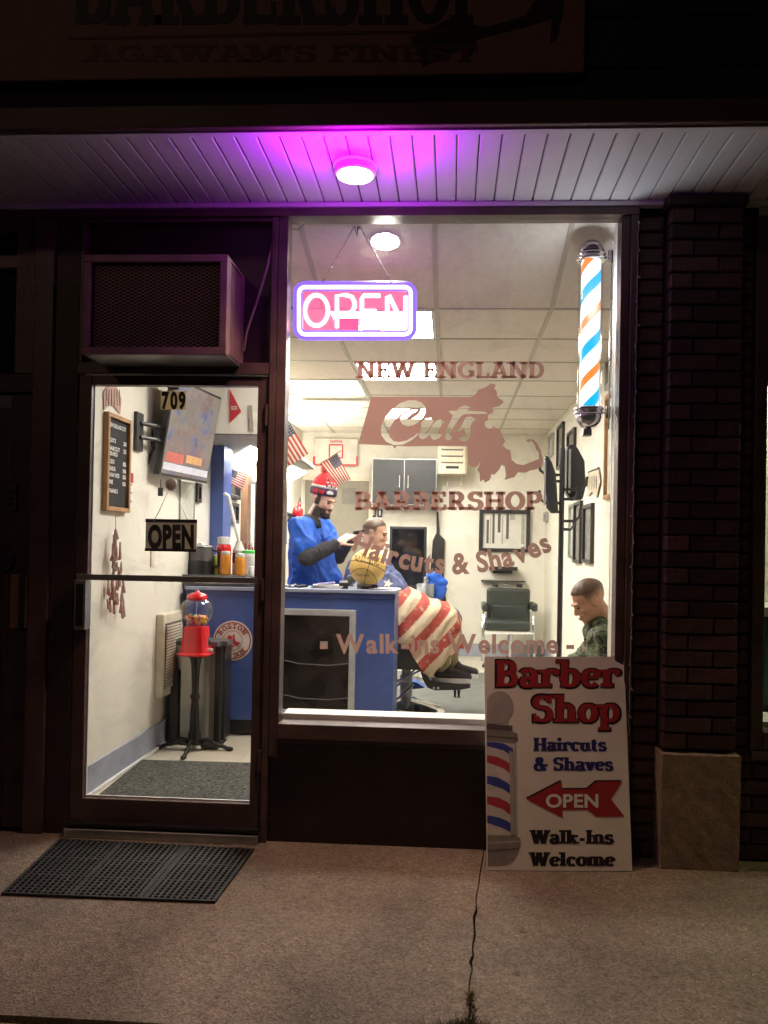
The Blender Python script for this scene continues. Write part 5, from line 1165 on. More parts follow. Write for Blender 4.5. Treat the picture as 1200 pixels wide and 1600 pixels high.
# ============================================================ back wall
YW = RY1
def onB(x0, x1, y0, y1, Y0=YW-.03, Y1=YW-.001): a, b = at(x0, y1, Y=Y0), at(x1, y0, Y=Y0); return (a.x, b.x, Y0, Y1, a.z, b.z)
r = onB(472, 577, 752, 1000, YW-.02); t = thing('back_door', 'plain olive grey door in the back wall behind the barber', 'door', (-1.3, YW, FZ))
G().box(r[0], r[1], r[2], r[3], FZ+.001, r[5]).done('leaf', mat('olive_door', (.2, .18, .135), .5, var=.06), t)
G().box(r[1]+.001, r[1]+.05, YW-.035, YW-.001, FZ+.001, r[5]+.05).done('casing', creampl, t); G().box(r[0]-.03, r[1], YW-.035, YW-.001, r[5]+.001, r[5]+.05).done('casing', creampl, t)
p = at(547, 775, Y=YW-.03); G().box(p.x-.1, p.x+.07, YW-.0235, YW-.0205, p.z-.1, p.z+.1).done('door_panel', mat('olive_panel', (.12, .11, .09), .4), t)
# wall cupboard
r = onB(580, 683, 717, 788, YW-.32); t = thing('wall_cupboard', 'black two door wall cupboard with silver edge on the back wall', 'cupboard', ((r[0]+r[1])/2, YW-.16, r[4]))
G().box(r[0], r[1], r[2]+.02, r[3], r[4], r[5], b=.003).done('carcass', steel, t); xm = (r[0]+r[1])/2; cbk = mat('cupboard_black', (.024, .026, .03), .35)
for k, (a, b) in enumerate(((r[0]+.012, xm-.004), (xm+.004, r[1]-.012))):
    d_ = G().box(a, b, r[2], r[2]+.0195, r[4]+.012, r[5]-.012, b=.003).done('door', cbk, t); xh = xm+(-.05 if k == 0 else .05)
    G().tube([(xh, r[2]-.02, r[4]+.2), (xh, r[2]-.02, r[4]+.34)], .007, 8).done('handle', chrome, d_)
# gas heater
r = onB(683, 730, 688, 740, YW-.3); t = thing('unit_heater', 'cream wall heater with dark louvres high on the back wall', 'heater', ((r[0]+r[1])/2, YW-.15, r[4]))
rbox(r[0], r[1], r[2], YW-.001, r[4], r[5], .02, 'case', creampl, t)
bm = None
for k in range(3): zz_ = r[5]-.09-k*.075; G().box(r[0]+.045, r[1]-.045, r[2]-.003, r[2]-.0005, zz_-.03, zz_, b=.0).done('slot', mat('slot_dark', (.12, .1, .08), .5) if k == 0 else bpy.data.materials['slot_dark'], t); G().box(r[0]+.05, r[1]-.05, r[2]-.012, r[2]-.0035, zz_-.013, zz_+.002).done('louvre', creampl, t)
G().box(r[0]+.1, r[0]+.25, r[2]-.004, r[2]-.0005, r[4]+.06, r[4]+.09).done('name_plate', blackp, t)
for k in (.12, .28): G().tube([(r[0]+k, YW-.1, r[4]), (r[0]+k, YW-.1, r[4]-.12)], .008, 6).done('pipe', creampl, t)
# mini hoop backboard
r = onB(490, 559, 685, 728, YW-.05, YW-.02); t = thing('hoop_backboard', 'clear toy basketball backboard with red square on the back wall', 'backboard', ((r[0]+r[1])/2, YW, r[4]))
G().box(r[0], r[1], r[2], r[3], r[4], r[5], b=.01).done('board', mat('board_white', (.7, .66, .58), .3), t)
def rp_(x0, x1, y0, y1, nm='marking'): a, b = at(x0, y1, Y=YW-.053), at(x1, y0, Y=YW-.053); G().box(a.x, b.x, YW-.054, YW-.0505, a.z, b.z).done(nm, er, t)
for q in ((513.5, 516, 694, 716), (534, 536.5, 694, 716), (516.2, 533.8, 694, 696), (516.2, 533.8, 714.5, 716.5), (489, 492.5, 713, 727.5), (492.7, 556, 725.5, 727.5), (556.2, 559, 713, 727.5)): rp_(*q)
put('Spalding', 'slab', planeY(YW-.052), (515, 691, 535, 687), er, t, name='marking', joined=True)
# outlets
for k, px_ in enumerate((583.5, 593.5)):
    r = onB(px_-4, px_+4, 795, 808, YW-.012); t = thing('outlet', 'black wall outlet under the cupboard, %s' % ('left one' if k == 0 else 'right one'), 'outlet', ((r[0]+r[1])/2, YW, r[4]), 'outlets under the cupboard'); G().box(*r, b=.002).done('plate', blackp, t); G().box(r[0]+.018, r[1]-.018, YW-.016, YW-.0125, r[4]+.02, r[5]-.02).done('socket', white, t)
# second television on a stand
r = onB(607, 667, 823, 925, YW-.5, YW-.42); t = thing('flat_television', 'switched off black television on a white stand at the back', 'television', ((r[0]+r[1])/2, YW-.45, r[4]))
glossb = mat('gloss_black', (.006, .007, .009), .06); G().box(*r, b=.008).done('casing', blackp, t); G().box(r[0]+.03, r[1]-.03, r[2]-.002, r[2]-.0003, r[4]+.09, r[5]-.03).done('screen', glossb, t); G().box(r[0]+.18, r[1]-.18, r[2]-.02, r[3]+.03, r[4]-.02, r[4]-.001).done('foot', blackp, t)
t2 = thing('tv_cabinet', 'white cabinet under the switched off television', 'cabinet', ((r[0]+r[1])/2, YW-.3, FZ)); G().box(r[0]-.05, r[1]+.1, YW-.6, YW-.02, FZ+.001, r[4]-.021, b=.004).done('body', white, t2); G().box(r[0]+.2, r[0]+.206, YW-.602, YW-.6005, FZ+.1, r[4]-.06).done('door_gap', blackp, t2)
# hanging black apron and bag
a = at(683, 798, Y=YW-.08); t = thing('hanging_apron', 'black apron hanging on the back wall right of the television', 'apron', a)
L = [(682, 798), (685, 798), (687, 835), (695, 843), (693, 900), (697, 940), (668, 940), (672, 900), (676, 845), (682, 832)]
q = [at(x, y, Y=YW-.06) for x, y in L]; G().prism(q, (0, .045, 0)).done('cloth', mat('black_cloth', (.025, .025, .025), .85, var=.3, bump=.3), t, bevel=.004); G().lathe(a+Vector((0, .02, 0)), [(.014, 0), (.014, .05)], 10, axis='Y').done('hook', steel, t)
# mirror
r = onB(748, 829, 797, 862, YW-.04); t = framed('wall_mirror', 'black framed mirror on the back wall above the styling chair', r, 'B', blackp, mat('mirror_pale', (.72, .7, .62), .3, .0, var=.02), .045, cat='mirror')
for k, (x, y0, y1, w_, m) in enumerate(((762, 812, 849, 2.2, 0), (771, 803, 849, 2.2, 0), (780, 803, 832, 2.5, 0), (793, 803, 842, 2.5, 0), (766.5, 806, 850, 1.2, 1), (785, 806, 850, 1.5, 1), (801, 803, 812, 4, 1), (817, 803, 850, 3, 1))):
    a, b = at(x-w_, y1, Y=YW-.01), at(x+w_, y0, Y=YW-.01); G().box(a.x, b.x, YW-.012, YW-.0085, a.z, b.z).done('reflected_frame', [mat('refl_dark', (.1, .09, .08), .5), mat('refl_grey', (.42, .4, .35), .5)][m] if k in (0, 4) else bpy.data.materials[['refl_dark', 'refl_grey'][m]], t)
r = onB(765, 809, 886, 891, YW-.2); t = thing('wall_shelf', 'small black shelf under the back wall mirror', 'shelf', ((r[0]+r[1])/2, YW, r[4])); G().box(*r, b=.003).done('board', blackp, t); G().box(r[0]+.05, r[1]-.05, YW-.03, YW-.002, r[4]-.04, r[4]-.001).done('bracket', blackp, t)
r = onB(752, 821, 908, 915, YW-.12); t = thing('tool_shelf', 'black shelf with hair dryers directly above the styling chair back', 'shelf', ((r[0]+r[1])/2, YW, r[4])); G().box(r[0], r[1], r[2], r[3], r[5]-.012, r[5]).done('board', blackp, t)
for k, f_ in enumerate((.25, .5, .8)): c = Vector((r[0]+(r[1]-r[0])*f_, YW-.1, r[5]-.05)); G().tube([c, c+Vector((.07, -.01, -.01))], .022, 8).done('dryer', blackp if k != 1 else chrome, t)
# styling chair facing the window
t = thing('styling_chair', 'dark green padded chair with chrome frame facing out at the back wall', 'chair', at(795, 1035, Y=YW-.5))
YC = YW-.45; cg = mat('dark_green_vinyl', (.03, .038, .033), .35, var=.12, bump=.05)
def cb_(x0, x1, y0, y1, Ya, Yb, nm, m, b=.03): a, c_ = at(x0, y1, Y=Ya), at(x1, y0, Y=Ya); return G().box(a.x, c_.x, Ya, Yb, a.z, c_.z, b=b).done(nm, m, t)
cb_(760, 829, 920, 975, YC, YC+.1, 'backrest', cg); cb_(768, 825, 946, 969, YC-.06, YC-.001, 'lumbar_pad', cg, .02); cb_(757, 829, 971, 986, YC-.45, YC-.061, 'seat', cg, .03)
for s_, xx in ((0, 757), (1, 834)):
    a = at(xx, 948, Y=YC-.2); G().box(a.x-.03, a.x+.03, YC-.35, YC+.02, a.z-.045, a.z+.045, b=.02).done('armrest', cg, t)
    b0 = at(xx, 960, Y=YC-.33); b1 = at(756 if s_ == 0 else 836, 1034, Y=YC-.42); G().tube([b0, (b0.x, b0.y, b0.z-.15), (b1.x, b1.y, FZ+.02)], .013, 8).done('leg', chrome, t, smooth=True); G().lathe((b1.x, b1.y, FZ), [(.018, .001), (.018, .03)], 10).done('foot', blackp, t)
    G().tube([(b0.x, YC+.06, b0.z), (b0.x, YC+.08, FZ+.005)], .013, 8).done('leg', chrome, t, smooth=True)
a, b = at(757, 990, Y=YC-.44), at(834, 990, Y=YC-.44); G().tube([a, b], .012, 8).done('front_rail', white, t)
a = at(797, 990, Y=YC-.2); G().tube([a, (a.x, a.y, FZ+.05)], .03, 12).done('column', chrome, t)
# second barber chair seen behind the customer
t = thing('empty_barber_chair', 'grey padded chair back with a blue cape thrown over it, behind the customer', 'chair', at(668, 1040, Y=4.3)); gv = mat('grey_vinyl', (.16, .17, .17), .3)
a = at(665, 925, Y=4.3); 
bm = bmesh.new(); bmesh.ops.create_cube(bm, size=1)
for v in bm.verts: v.co = Vector((a.x+v.co.x*.17, 4.3+v.co.y*.4, a.z-.06+v.co.z*.42))
bmesh.ops.bevel(bm, geom=bm.edges[:], offset=.07, segments=5, affect='EDGES'); G().bm(bm).done('backrest', gv, t, smooth=True)
G().box(a.x-.1, a.x+.12, 4.1, 4.5, .58, .7, b=.04).done('seat', gv, t); G().lathe((a.x+.15, 4.3, FZ+.02), [(.28, 0), (.26, .03), (.05, .06), (.05, .45)], 28).done('pedestal', chrome, t)
g = G(); 
for k in range(9): p = at(672+random.random()*16, 900+k*5, Y=4.42); g.ell(p, (.06+random.random()*.03, .05, .05), 10, 8)
cp = tag(remesh(g.done('folded_cape', mat('royal_blue_cloth', (.01, .09, .5), .7, var=.2, bump=.3), loc=at(680, 930, Y=4.42)), .012, 3), 'crumpled royal blue cape draped on the grey chair back', 'cape')

# ============================================================ right wall
for k, (bx4, lab_, fm, pm) in enumerate((
    ((874, 882, 664, 731), 'tall dark framed picture high on the right wall left of the others', blackp, printd),
    ((890, 900, 673, 745), 'dark framed picture high on the right wall behind the hanging black pad', blackp, printd),
    ((901, 910, 784, 880), 'dark framed picture low on the right wall next to the coat rack', blackp, printd),
    ((915.5, 928, 788, 880), 'dark framed picture low on the right wall above the seated boy', blackp, printd),
    ((855, 857.5, 683, 712), 'thin tan framed print far down the right wall', creampl, tanp),
    ((860, 866, 680, 713), 'pale grey print far down the right wall', steel, print_),
    ((893, 899.5, 788, 872), 'pale framed certificate low on the right wall beside the rack', steel, print_),
    ((951, 966, 613, 778), 'long oak framed picture on the right wall close to the window', wood, print_),
    ((951, 966, 555, 603), 'grey framed print above the long oak frame', steel, print_),
    ((853, 857, 800, 815), 'small grey print beyond the coat rack', steel, print_))):
    framed('framed_picture', lab_, onRbox(*bx4, d=.03), 'R', fm, pm, .03)
q = [onR(x, y)+Vector((-.012, 0, 0)) for x, y in ((921, 740), (938, 733), (941, 752), (935, 778), (928, 768), (921, 776))]
hs = thing('hanging_banner', 'small pale notched banner with a star hanging on the right wall', 'banner', q[0]); G().prism(q, (-.004, 0, 0)).done('cloth', mat('pale_banner', (.55, .48, .36), .8, var=.3, scale=30), hs); G().tube([q[0]+Vector((0, 0, .01)), q[1]+Vector((0, 0, .01))], .006, 6).done('rod', blackp, hs)
for k in range(5): a = onR(922+k*3.5, 748); G().tube([a+Vector((-.02, 0, .02)), a+Vector((-.02, 0, -.08))], .003, 5).done('ribbon', steel, hs)
# coat rack with pads hung on it
YR = 1.9; pr = at(876, 880, Y=YR); rk = thing('coat_rack', 'black standing rack pole with curved hooks near the right wall', 'rack', (pr.x, YR, FZ))
G().tube([(pr.x, YR, FZ+.02), (pr.x, YR, at(876, 700, Y=YR).z)], .0185, 12).done('pole', blackp, rk)
G().lathe((pr.x, YR, FZ), [(.17, .001), (.17, .015), (.04, .03)], 24).done('base', blackp, rk)
def hook(py, s, L=.14, yd=0):
    z = at(876, py, Y=YR).z; G().tube([(pr.x, YR, z), (pr.x+s*L*.7, YR+yd, z), (pr.x+s*L*.95, YR+yd, z+.03), (pr.x+s*L, YR+yd, z+.09)], .01, 8).done('hook', blackp, rk)
for py, s, L, yd in ((765, 1, .17, -.02), (780, 1, .11, -.02), (814, 1, .13, 0), (827, 1, .09, 0), (742, -1, .16, 0), (752, -1, .1, 0), (786, -1, .15, .05), (800, -1, .1, 0)): hook(py, s, L, yd)
pad = mat('black_pad', (.028, .03, .034), .3, var=.1)
for nm, L, Y_, lab_, th in (('hanging_pad', [(850, 713), (856, 711), (863, 722), (869, 740), (873, 800), (866, 803), (858, 795), (851, 760)], YR-.03, 'rounded black padded board hanging left of the rack pole', .07), ('hanging_pad', [(885, 698), (893, 693), (903, 699), (914, 720), (916, 760), (911, 781), (893, 782), (884, 768)], YR+.05, 'rounded black padded board hanging right of the rack pole', .1)):
    q = [at(x, y, Y=Y_) for x, y in L]; t = thing(nm, lab_, 'pad', q[0], 'padded boards on the rack'); G().prism(q, (0, th, 0)).done('pad', pad, t, bevel=.015)
    c_ = sum(q, Vector())/len(q); G().box(c_.x-.05, c_.x-.035, Y_-.012, Y_-.001, c_.z-.15, c_.z+.16, b=.004).done('edge_strip', steel, t)
# ============================================================ people
skin = mat('skin_light', (.66, .4, .28), .5, var=.07, scale=30, bump=.05); skin2 = mat('skin_tan', (.7, .42, .28), .5, var=.07, scale=30)
hairbr = mat('short_brown_hair', (.12, .08, .052), .85, var=.5, scale=120, bump=.6, bscale=300, col2=(.2, .14, .095)); hairfade = mat('faded_hair', (.42, .27, .18), .8, var=.3, scale=120, bump=.4, bscale=300)
beardm = mat('beard', (.035, .022, .016), .9, var=.5, scale=100, bump=.8, bscale=250); eyem = mat('eye_dark', (.03, .02, .02), .2, var=0); lipm = mat('lip', (.4, .17, .14), .5)
def frame3(fwd, up=(0, 0, 1)):
    f = Vector(fwd).normalized(); r = f.cross(Vector(up)).normalized(); u = r.cross(f).normalized()
    return Matrix((r, f, u)).transposed()      # columns right, forward, up
def head_parts(g, c, R, s=1):
    P_ = lambda x, y, z: Vector(c)+R@(Vector((x, y, z))*s)
    def e(x, y, z, a, b, d, n=18, m=12): g.ell(P_(x, y, z), (a*s, b*s, d*s), n, m, R)
    e(0, -.012, .036, .075, .096, .084, 24, 16); e(0, .024, -.02, .064, .068, .085); e(0, .05, -.072, .046, .045, .036); e(0, .076, -.098, .02, .02, .018)
    e(0, .084, .024, .045, .014, .011); e(.03, .068, -.022, .024, .024, .02); e(-.03, .068, -.022, .024, .024, .02)
    g.cone(P_(0, .086, .012), .009*s, P_(0, .106, -.024), .0125*s, 10); e(.011, .1, -.03, .008, .01, .008, 8, 6); e(-.011, .1, -.03, .008, .01, .008, 8, 6)
    e(0, .092, -.056, .023, .014, .006, 12, 8); e(0, .091, -.067, .02, .014, .007, 12, 8)
    for sx in (1, -1): e(sx*.076, -.006, -.008, .009, .019, .032, 12, 10); e(sx*.082, -.012, .008, .007, .013, .018, 10, 8)
    return P_
def head_extras(body, P_, R, s, brow=hairbr):
    for sx in (1, -1):
        G().ell(P_(sx*.03, .083, .004), (.012*s, .008*s, .004*s), 10, 6, R).done('eye', eyem, body, smooth=True)
        G().tube([P_(sx*.014, .096, .022), P_(sx*.032, .095, .027), P_(sx*.05, .08, .02)], .0035*s, 6).done('eyebrow', brow, body)
    G().ell(P_(0, .103, -.061), (.02*s, .004*s, .004*s), 10, 6, R).done('mouth', lipm, body, smooth=True)
def hair_cap(name, c, R, s, m, parent, keep, k=1.035, n=40, mm=30):
    """close-cropped hair: part of the skull surface kept where keep(x,y,z) is true"""
    bm = bmesh.new(); bmesh.ops.create_uvsphere(bm, u_segments=n, v_segments=mm, radius=1)
    for v in bm.verts: v.co = Vector((v.co.x*.075*k, -.012+v.co.y*.096*k, .036+v.co.z*.084*k))
    dl = [f for f in bm.faces if not keep(*f.calc_center_median())]
    bmesh.ops.delete(bm, geom=dl, context='FACES')
    for v in bm.verts: v.co = Vector(c)+R@((v.co+Vector([random.gauss(0, .0006) for _ in range(3)]))*s)
    o = G().bm(bm).done(name, m, parent, smooth=True); md = o.modifiers.new('t', 'SOLIDIFY'); md.thickness = .004*s; md.offset = 0; return o
def sm_(v, a, b):
    t = min(1, max(0, (v-a)/(b-a))); return t*t*(3-2*t)
def hairy_skin(name, sc_, hc_):
    m = mat(name, sc_, .5, var=.06, scale=30, bump=.05); nt = m.node_tree; N = nt.nodes; L = nt.links; b = N['Principled BSDF']
    src = b.inputs['Base Color'].links[0].from_socket
    at_ = N.new('ShaderNodeAttribute'); at_.attribute_name = 'hair'; nz = N.new('ShaderNodeTexNoise'); nz.inputs['Scale'].default_value = 190; nz.inputs['Detail'].default_value = 3
    tc = N.new('ShaderNodeTexCoord'); L.new(tc.outputs['Object'], nz.inputs['Vector'])
    ma = N.new('ShaderNodeMath'); ma.operation = 'MULTIPLY_ADD'; ma.inputs[1].default_value = .5; ma.inputs[2].default_value = -.12; L.new(nz.outputs['Fac'], ma.inputs[0])
    a2 = N.new('ShaderNodeMath'); a2.operation = 'ADD'; a2.use_clamp = True; L.new(at_.outputs['Fac'], a2.inputs[0]); L.new(ma.outputs[0], a2.inputs[1])
    mu = N.new('ShaderNodeMath'); mu.operation = 'MULTIPLY'; mu.use_clamp = True; L.new(a2.outputs[0], mu.inputs[0])
    st_ = N.new('ShaderNodeMath'); st_.operation = 'MULTIPLY'; st_.inputs[1].default_value = 6; st_.use_clamp = True; L.new(at_.outputs['Fac'], st_.inputs[0]); L.new(st_.outputs[0], mu.inputs[1])
    x = N.new('ShaderNodeMix'); x.data_type = 'RGBA'; L.new(mu.outputs[0], x.inputs[0]); L.new(src, x.inputs[6]); x.inputs[7].default_value = (*hc_, 1); L.new(x.outputs[2], b.inputs['Base Color'])
    return m
def paint_hair(body, c, R, s, fn, lift=.006):
    off = wpos(body); Ri = R.transposed(); vals = []
    nr = [v.normal.copy() for v in body.data.vertices]
    for v, n in zip(body.data.vertices, nr):
        p = Ri@(v.co+off-Vector(c))/s
        h = fn(p.x, p.y, p.z) if p.length < .2 else 0
        vals.append(h)
        if h > .3: v.co += n*(lift*(h-.3)+random.uniform(-.0012, .0012)*h)
    a = body.data.attributes.new('hair', 'FLOAT', 'POINT'); a.data.foreach_set('value', vals)
from mathutils import noise
def wrinkle(o, amp, sc, seed=0, aniso=(1, 1, .45), sub=False):
    vs = o.data.vertices; nr = [v.normal.copy() for v in vs]
    for v, n in zip(vs, nr):
        p = Vector((v.co.x*aniso[0], v.co.y*aniso[1], v.co.z*aniso[2]))*sc+Vector((seed, seed*1.7, 0))
        q = p+Vector((noise.noise(p*.6), noise.noise(p*.6+Vector((5, 1, 3))), 0))*1.1
        r1 = 1-abs(noise.noise(q))*2.6; r2 = 1-abs(noise.noise(q*2.1+Vector((9, 2, 4))))*2.6
        v.co += n*amp*max(-.12, r1*.7+r2*.35-.25)
    o.data.update(); return o
hs_cut = hairy_skin('skin_and_short_hair', (.62, .37, .26), (.1, .066, .042)); hs_boy = hairy_skin('tan_skin_and_faded_hair', (.66, .37, .235), (.12, .07, .04)); hs_barber = hairy_skin('skin_and_stubble', (.62, .37, .27), (.045, .028, .02))
def hand_parts(g, wrist, d, palmn, s=1, curls=(.35, .45, .5, .6), spread=.12, thumb=.8, side=1):
    """palm with four curved fingers and a thumb"""
    w = Vector(wrist); d = Vector(d).normalized(); n = Vector(palmn); n = (n-d*n.dot(d)).normalized(); r = d.cross(n)*side
    g.ell(w+d*.05*s, (.04*s, .05*s, .016*s), 14, 10, Matrix((r, d, n)).transposed()); g.cone(w-d*.02*s, .026*s, w+d*.03*s, .024*s, 10)
    for k, (o, L) in enumerate(((.03, .075), (.011, .083), (-.009, .077), (-.028, .06))):
        p = w+d*.085*s+r*o*s; a = curls[k]*.5; dd = (d+r*spread*(1.5-k)*.35).normalized(); rad_ = .0088*s
        for seg, f in enumerate((.45, .32, .23)):
            dv = (dd*math.cos(a)+n*math.sin(a)).normalized(); q = p+dv*L*f*s; g.cone(p, rad_, q, rad_*.92, 8); p = q; a += curls[k]; rad_ *= .93
    p = w+d*.025*s+r*.032*s; dv = (r*.75+d*.6+n*.25*thumb).normalized()
    for f in (.035, .03, .024):
        q = p+dv*f*s; g.cone(p, .0105*s, q, .0095*s, 8); p = q; dv = (dv*.8+d*.35+n*.2*thumb).normalized()

# ---------------- the barber
t = thing('person', 'bearded barber in red beanie and blue smock cutting hair behind the counter', 'person', (at(490, 900, Y=2.5).x, 2.5, FZ))
hc = at(504, 781, Y=2.45); Rh = frame3((.86, -.44, -.42)); sH = 1.03
sr = at(470, 826, Y=2.30); sl_ = at(500, 824, Y=2.66); elb = at(480, 871, Y=2.17); wr = at(527, 850, Y=2.22)
elb2 = at(528, 870, Y=2.62); wr2 = at(545, 846, Y=2.55)
ch_ = at(488, 850, Y=2.48); bel = at(490, 905, Y=2.48); hip = at(486, 955, Y=2.5)
g = G(); PH = head_parts(g, hc, Rh, sH)
g.cone(at(486, 822, Y=2.47), .07, hc+Vector((-.02, 0, -.05)), .058)
g.cone(sr, .06, sl_, .055); g.cone(ch_, .14, bel, .165); g.cone(bel, .165, hip, .16)
g.cone(sr, .065, elb, .048); g.cone(elb, .046, wr, .03); g.cone(sl_, .06, elb2, .045); g.cone(elb2, .042, wr2, .029)
hd = at(563, 825, Y=2.34)-wr; hand_parts(g, wr, hd, (.1, .6, -.6), 1.06, (.12, .2, .3, .4), side=-1); hand_parts(g, wr2, at(568, 830, Y=2.5)-wr2, (.2, -.5, -.8), .98, side=1)
for sy in (-.1, .1): g.cone(hip+Vector((0, sy, -.05)), .095, (hip.x+.02, 2.5+sy, .55), .065); g.cone((hip.x+.02, 2.5+sy, .55), .062, (hip.x-.02, 2.5+sy, FZ+.1), .045); g.ell((hip.x+.05, 2.5+sy, FZ+.045), (.13, .05, .045))
body = remesh(g.done('body', hs_barber, t), .0062, 3)
paint_hair(body, hc, Rh, sH, lambda x, y, z: (sm_(-z, .03, .052)*sm_(y, -.012, .012)*sm_(z, -.135, -.115) if not (abs(x) < .026 and -.07 < z < -.052 and y > .07) else 0) if z < -.03 else sm_(abs(x), .05, .06)*sm_(y, -.008, .002)*sm_(-y, -.035, -.02), .01)
head_extras(body, PH, Rh, sH, beardm)
# fuller chin of the beard
g = G()
for x, y, z, a, b, d in ((0, .07, -.1, .042, .042, .026), (0, .088, -.09, .026, .018, .026)): g.ell(PH(x, y, z), (a*sH, b*sH, d*sH), 14, 10, Rh)
wrinkle(remesh(g.done('beard', beardm, body), .005, 1), .003, 60, 2)
G().tube([PH(-.022, .094, -.052), PH(-.01, .103, -.046), PH(.01, .103, -.046), PH(.022, .094, -.052)], .005, 6).done('moustache', beardm, body, smooth=True)
# smock
blue_s = mat('blue_smock', (.006, .085, .46), .75, var=.25, scale=6, bump=.9, bscale=11); under = mat('charcoal_sleeve', (.025, .027, .033), .85, var=.3, bump=.5, bscale=14)
g = G(); g.cone(at(486, 824, Y=2.47), .085, ch_+Vector((0, 0, .02)), .15); g.cone(sr+Vector((0, .02, -.01)), .088, sl_, .082); g.cone(ch_, .172, bel, .186); g.cone(bel, .186, hip, .185); g.cone(hip, .185, hip+Vector((0, 0, -.12)), .2)
g.ell(bel+Vector((.05, 0, .0)), (.16, .16, .16)); g.cone(sr, .092, sr.lerp(elb, .66), .088); g.cone(sl_, .085, sl_.lerp(elb2, .6), .08)
for k in range(9):   # folds
    a = ch_.lerp(hip, .1+k*.1)+Vector((-.1+.03*(k % 3), -.14, 0)); g.cone(a, .018, a+Vector((.16, -.01, -.07-.02*(k % 2))), .012, 8)
a = sr+Vector((0, -.07, 0))
for k in range(4): g.cone(sr.lerp(elb, .15*k)+Vector((-.03, -.075, .01)), .012, sr.lerp(elb, .15*k+.2)+Vector((.05, -.07, -.02)), .008, 8)
sm2 = wrinkle(remesh(g.done('smock', blue_s, t), .008, 2), .03, 6.5, 3)
# collar lapels and dark undershirt at the neck
G().ell(at(489, 815, Y=2.42), (.085, .09, .045), 16, 10, frame3((.8, -.3, -.6))).done('undershirt', under, t, smooth=True)
for a, b, c_ in (((478, 806, 2.32), (503, 842, 2.27), (487, 848, 2.25)), ((499, 806, 2.36), (517, 838, 2.33), (507, 842, 2.29))):
    q = [at(x, y, Y=Y_) for x, y, Y_ in (a, b, c_)]; G().prism(q, (0, -.012, 0)).done('lapel', blue_s, sm2, bevel=.003)
g = G(); g.cone(sr.lerp(elb, .55), .066, elb, .066); g.cone(elb, .066, wr.lerp(elb, .08), .046)
for k in range(5): a = elb.lerp(wr, .12+.15*k); d = (wr-elb).normalized(); g.lathe(a, [(0.001, -.012), (.05-.003*k, 0), (.001, .012)], 12) if 0 else g.ell(a, (.056-.004*k,)*3, 12, 8)
wrinkle(remesh(g.done('sleeve', under, t), .007, 2), .007, 16, 1, (1, 1, 1))
g = G(); g.cone(sl_.lerp(elb2, .5), .062, elb2, .06); g.cone(elb2, .06, wr2, .042); wrinkle(remesh(g.done('sleeve', under, t), .008, 2), .007, 16, 4, (1, 1, 1))
# beanie
U = Rh@Vector((0, 0, 1)); Fh = Rh@Vector((0, 1, 0)); Rr = Rh@Vector((1, 0, 0)); Uh = (U*.93-Fh*.22).normalized(); Fh2 = (Fh-Uh*Fh.dot(Uh)).normalized(); Rr2 = Fh2.cross(Uh)
hb0 = PH(0, -.015, .045)
def ringmesh(prof, name, m, parent, n=28, lump=0):
    g = G(); vs = []
    for (ra, rb_, h) in prof:
        for q in range(n):
            a_ = q*2*math.pi/n; k = 1+lump*math.sin(a_*7+h*40); vs.append(hb0+Rr2*ra*k*math.cos(a_)+Fh2*rb_*k*math.sin(a_)+Uh*h)
    g.add(vs, [(i*n+q, i*n+(q+1) % n, (i+1)*n+(q+1) % n, (i+1)*n+q) for i in range(len(prof)-1) for q in range(n)]+[tuple(range(n)), tuple((len(prof)-1)*n+q for q in range(n))]); return g.done(name, m, parent, smooth=True)
knit_r = mat('red_knit', (.68, .02, .03), .8, var=.15, scale=50, bump=.8, bscale=130); knit_n = mat('navy_knit', (.02, .02, .06), .8, var=.3, scale=60, bump=.8, bscale=130); knit_w = mat('white_knit', (.72, .68, .66), .8, var=.15, scale=60, bump=.6)
bn_ = ringmesh([(.084, .104, .03), (.086, .106, .05), (.08, .099, .085), (.064, .08, .12), (.04, .052, .15), (.022, .026, .165)], 'beanie', knit_r, t, lump=.012)
ringmesh([(.082, .102, -.012), (.09, .11, -.008), (.093, .113, .018), (.09, .11, .042), (.085, .105, .045)], 'cuff', knit_n, bn_, lump=.01)
ringmesh([(.0875, .1075, .0455), (.0875, .107, .056), (.0845, .1035, .064)], 'white_band', knit_w, bn_)
def onCap(u, v, k=1.0, dz=0):   # u around (0 = towards the camera), v height
    a_ = u; cdir = (CAM-hb0); cdir = (cdir-Uh*cdir.dot(Uh)).normalized(); base = math.atan2(cdir.dot(Fh2), cdir.dot(Rr2)); th = base+u
    ra, rb_ = (.093*k, .113*k); return hb0+Rr2*ra*math.cos(th)+Fh2*rb_*math.sin(th)+Uh*v
put('NEW', 'sans', lambda u, v: onCap(u, v, 1.03), (-.95, .0, .0, .034), knit_r, bn_, name='knit_letters', joined=True, off=.05)
q = [onCap(u, v, 1.035) for u, v in ((.12, .014), (.2, .03), (.42, .036), (.62, .028), (.74, .012), (.5, .003), (.42, .008), (.25, .002))]; mk('team_patch', q, [tuple(range(len(q)))], knit_w, bn_)
for k in range(16):   # patchwork of white ENGLAND lettering above the cuff on the front right
    u = .1+.13*(k % 7); v = .066+.024*(k//7); sc = 1-.0-.12*(k//7); c_ = onCap(u, v, .93-.1*(k//7)-.02); G().ell(c_, (.008, .008, .01), 6, 5).done('knit_patch', knit_w if k % 3 else knit_n, bn_)
g = G(); pc = hb0+Uh*.19-Fh2*.01
for k in range(420):
    d = Vector([random.gauss(0, 1) for _ in range(3)]).normalized(); L = random.uniform(.032, .05); s_ = d.orthogonal().normalized()*.003
    n0 = len(g.v); g.add([pc+s_, pc-s_, pc+d*L-s_, pc+d*L+s_], [(0, 1, 2, 3)])
g.ell(pc, (.026, .026, .026), 12, 8)
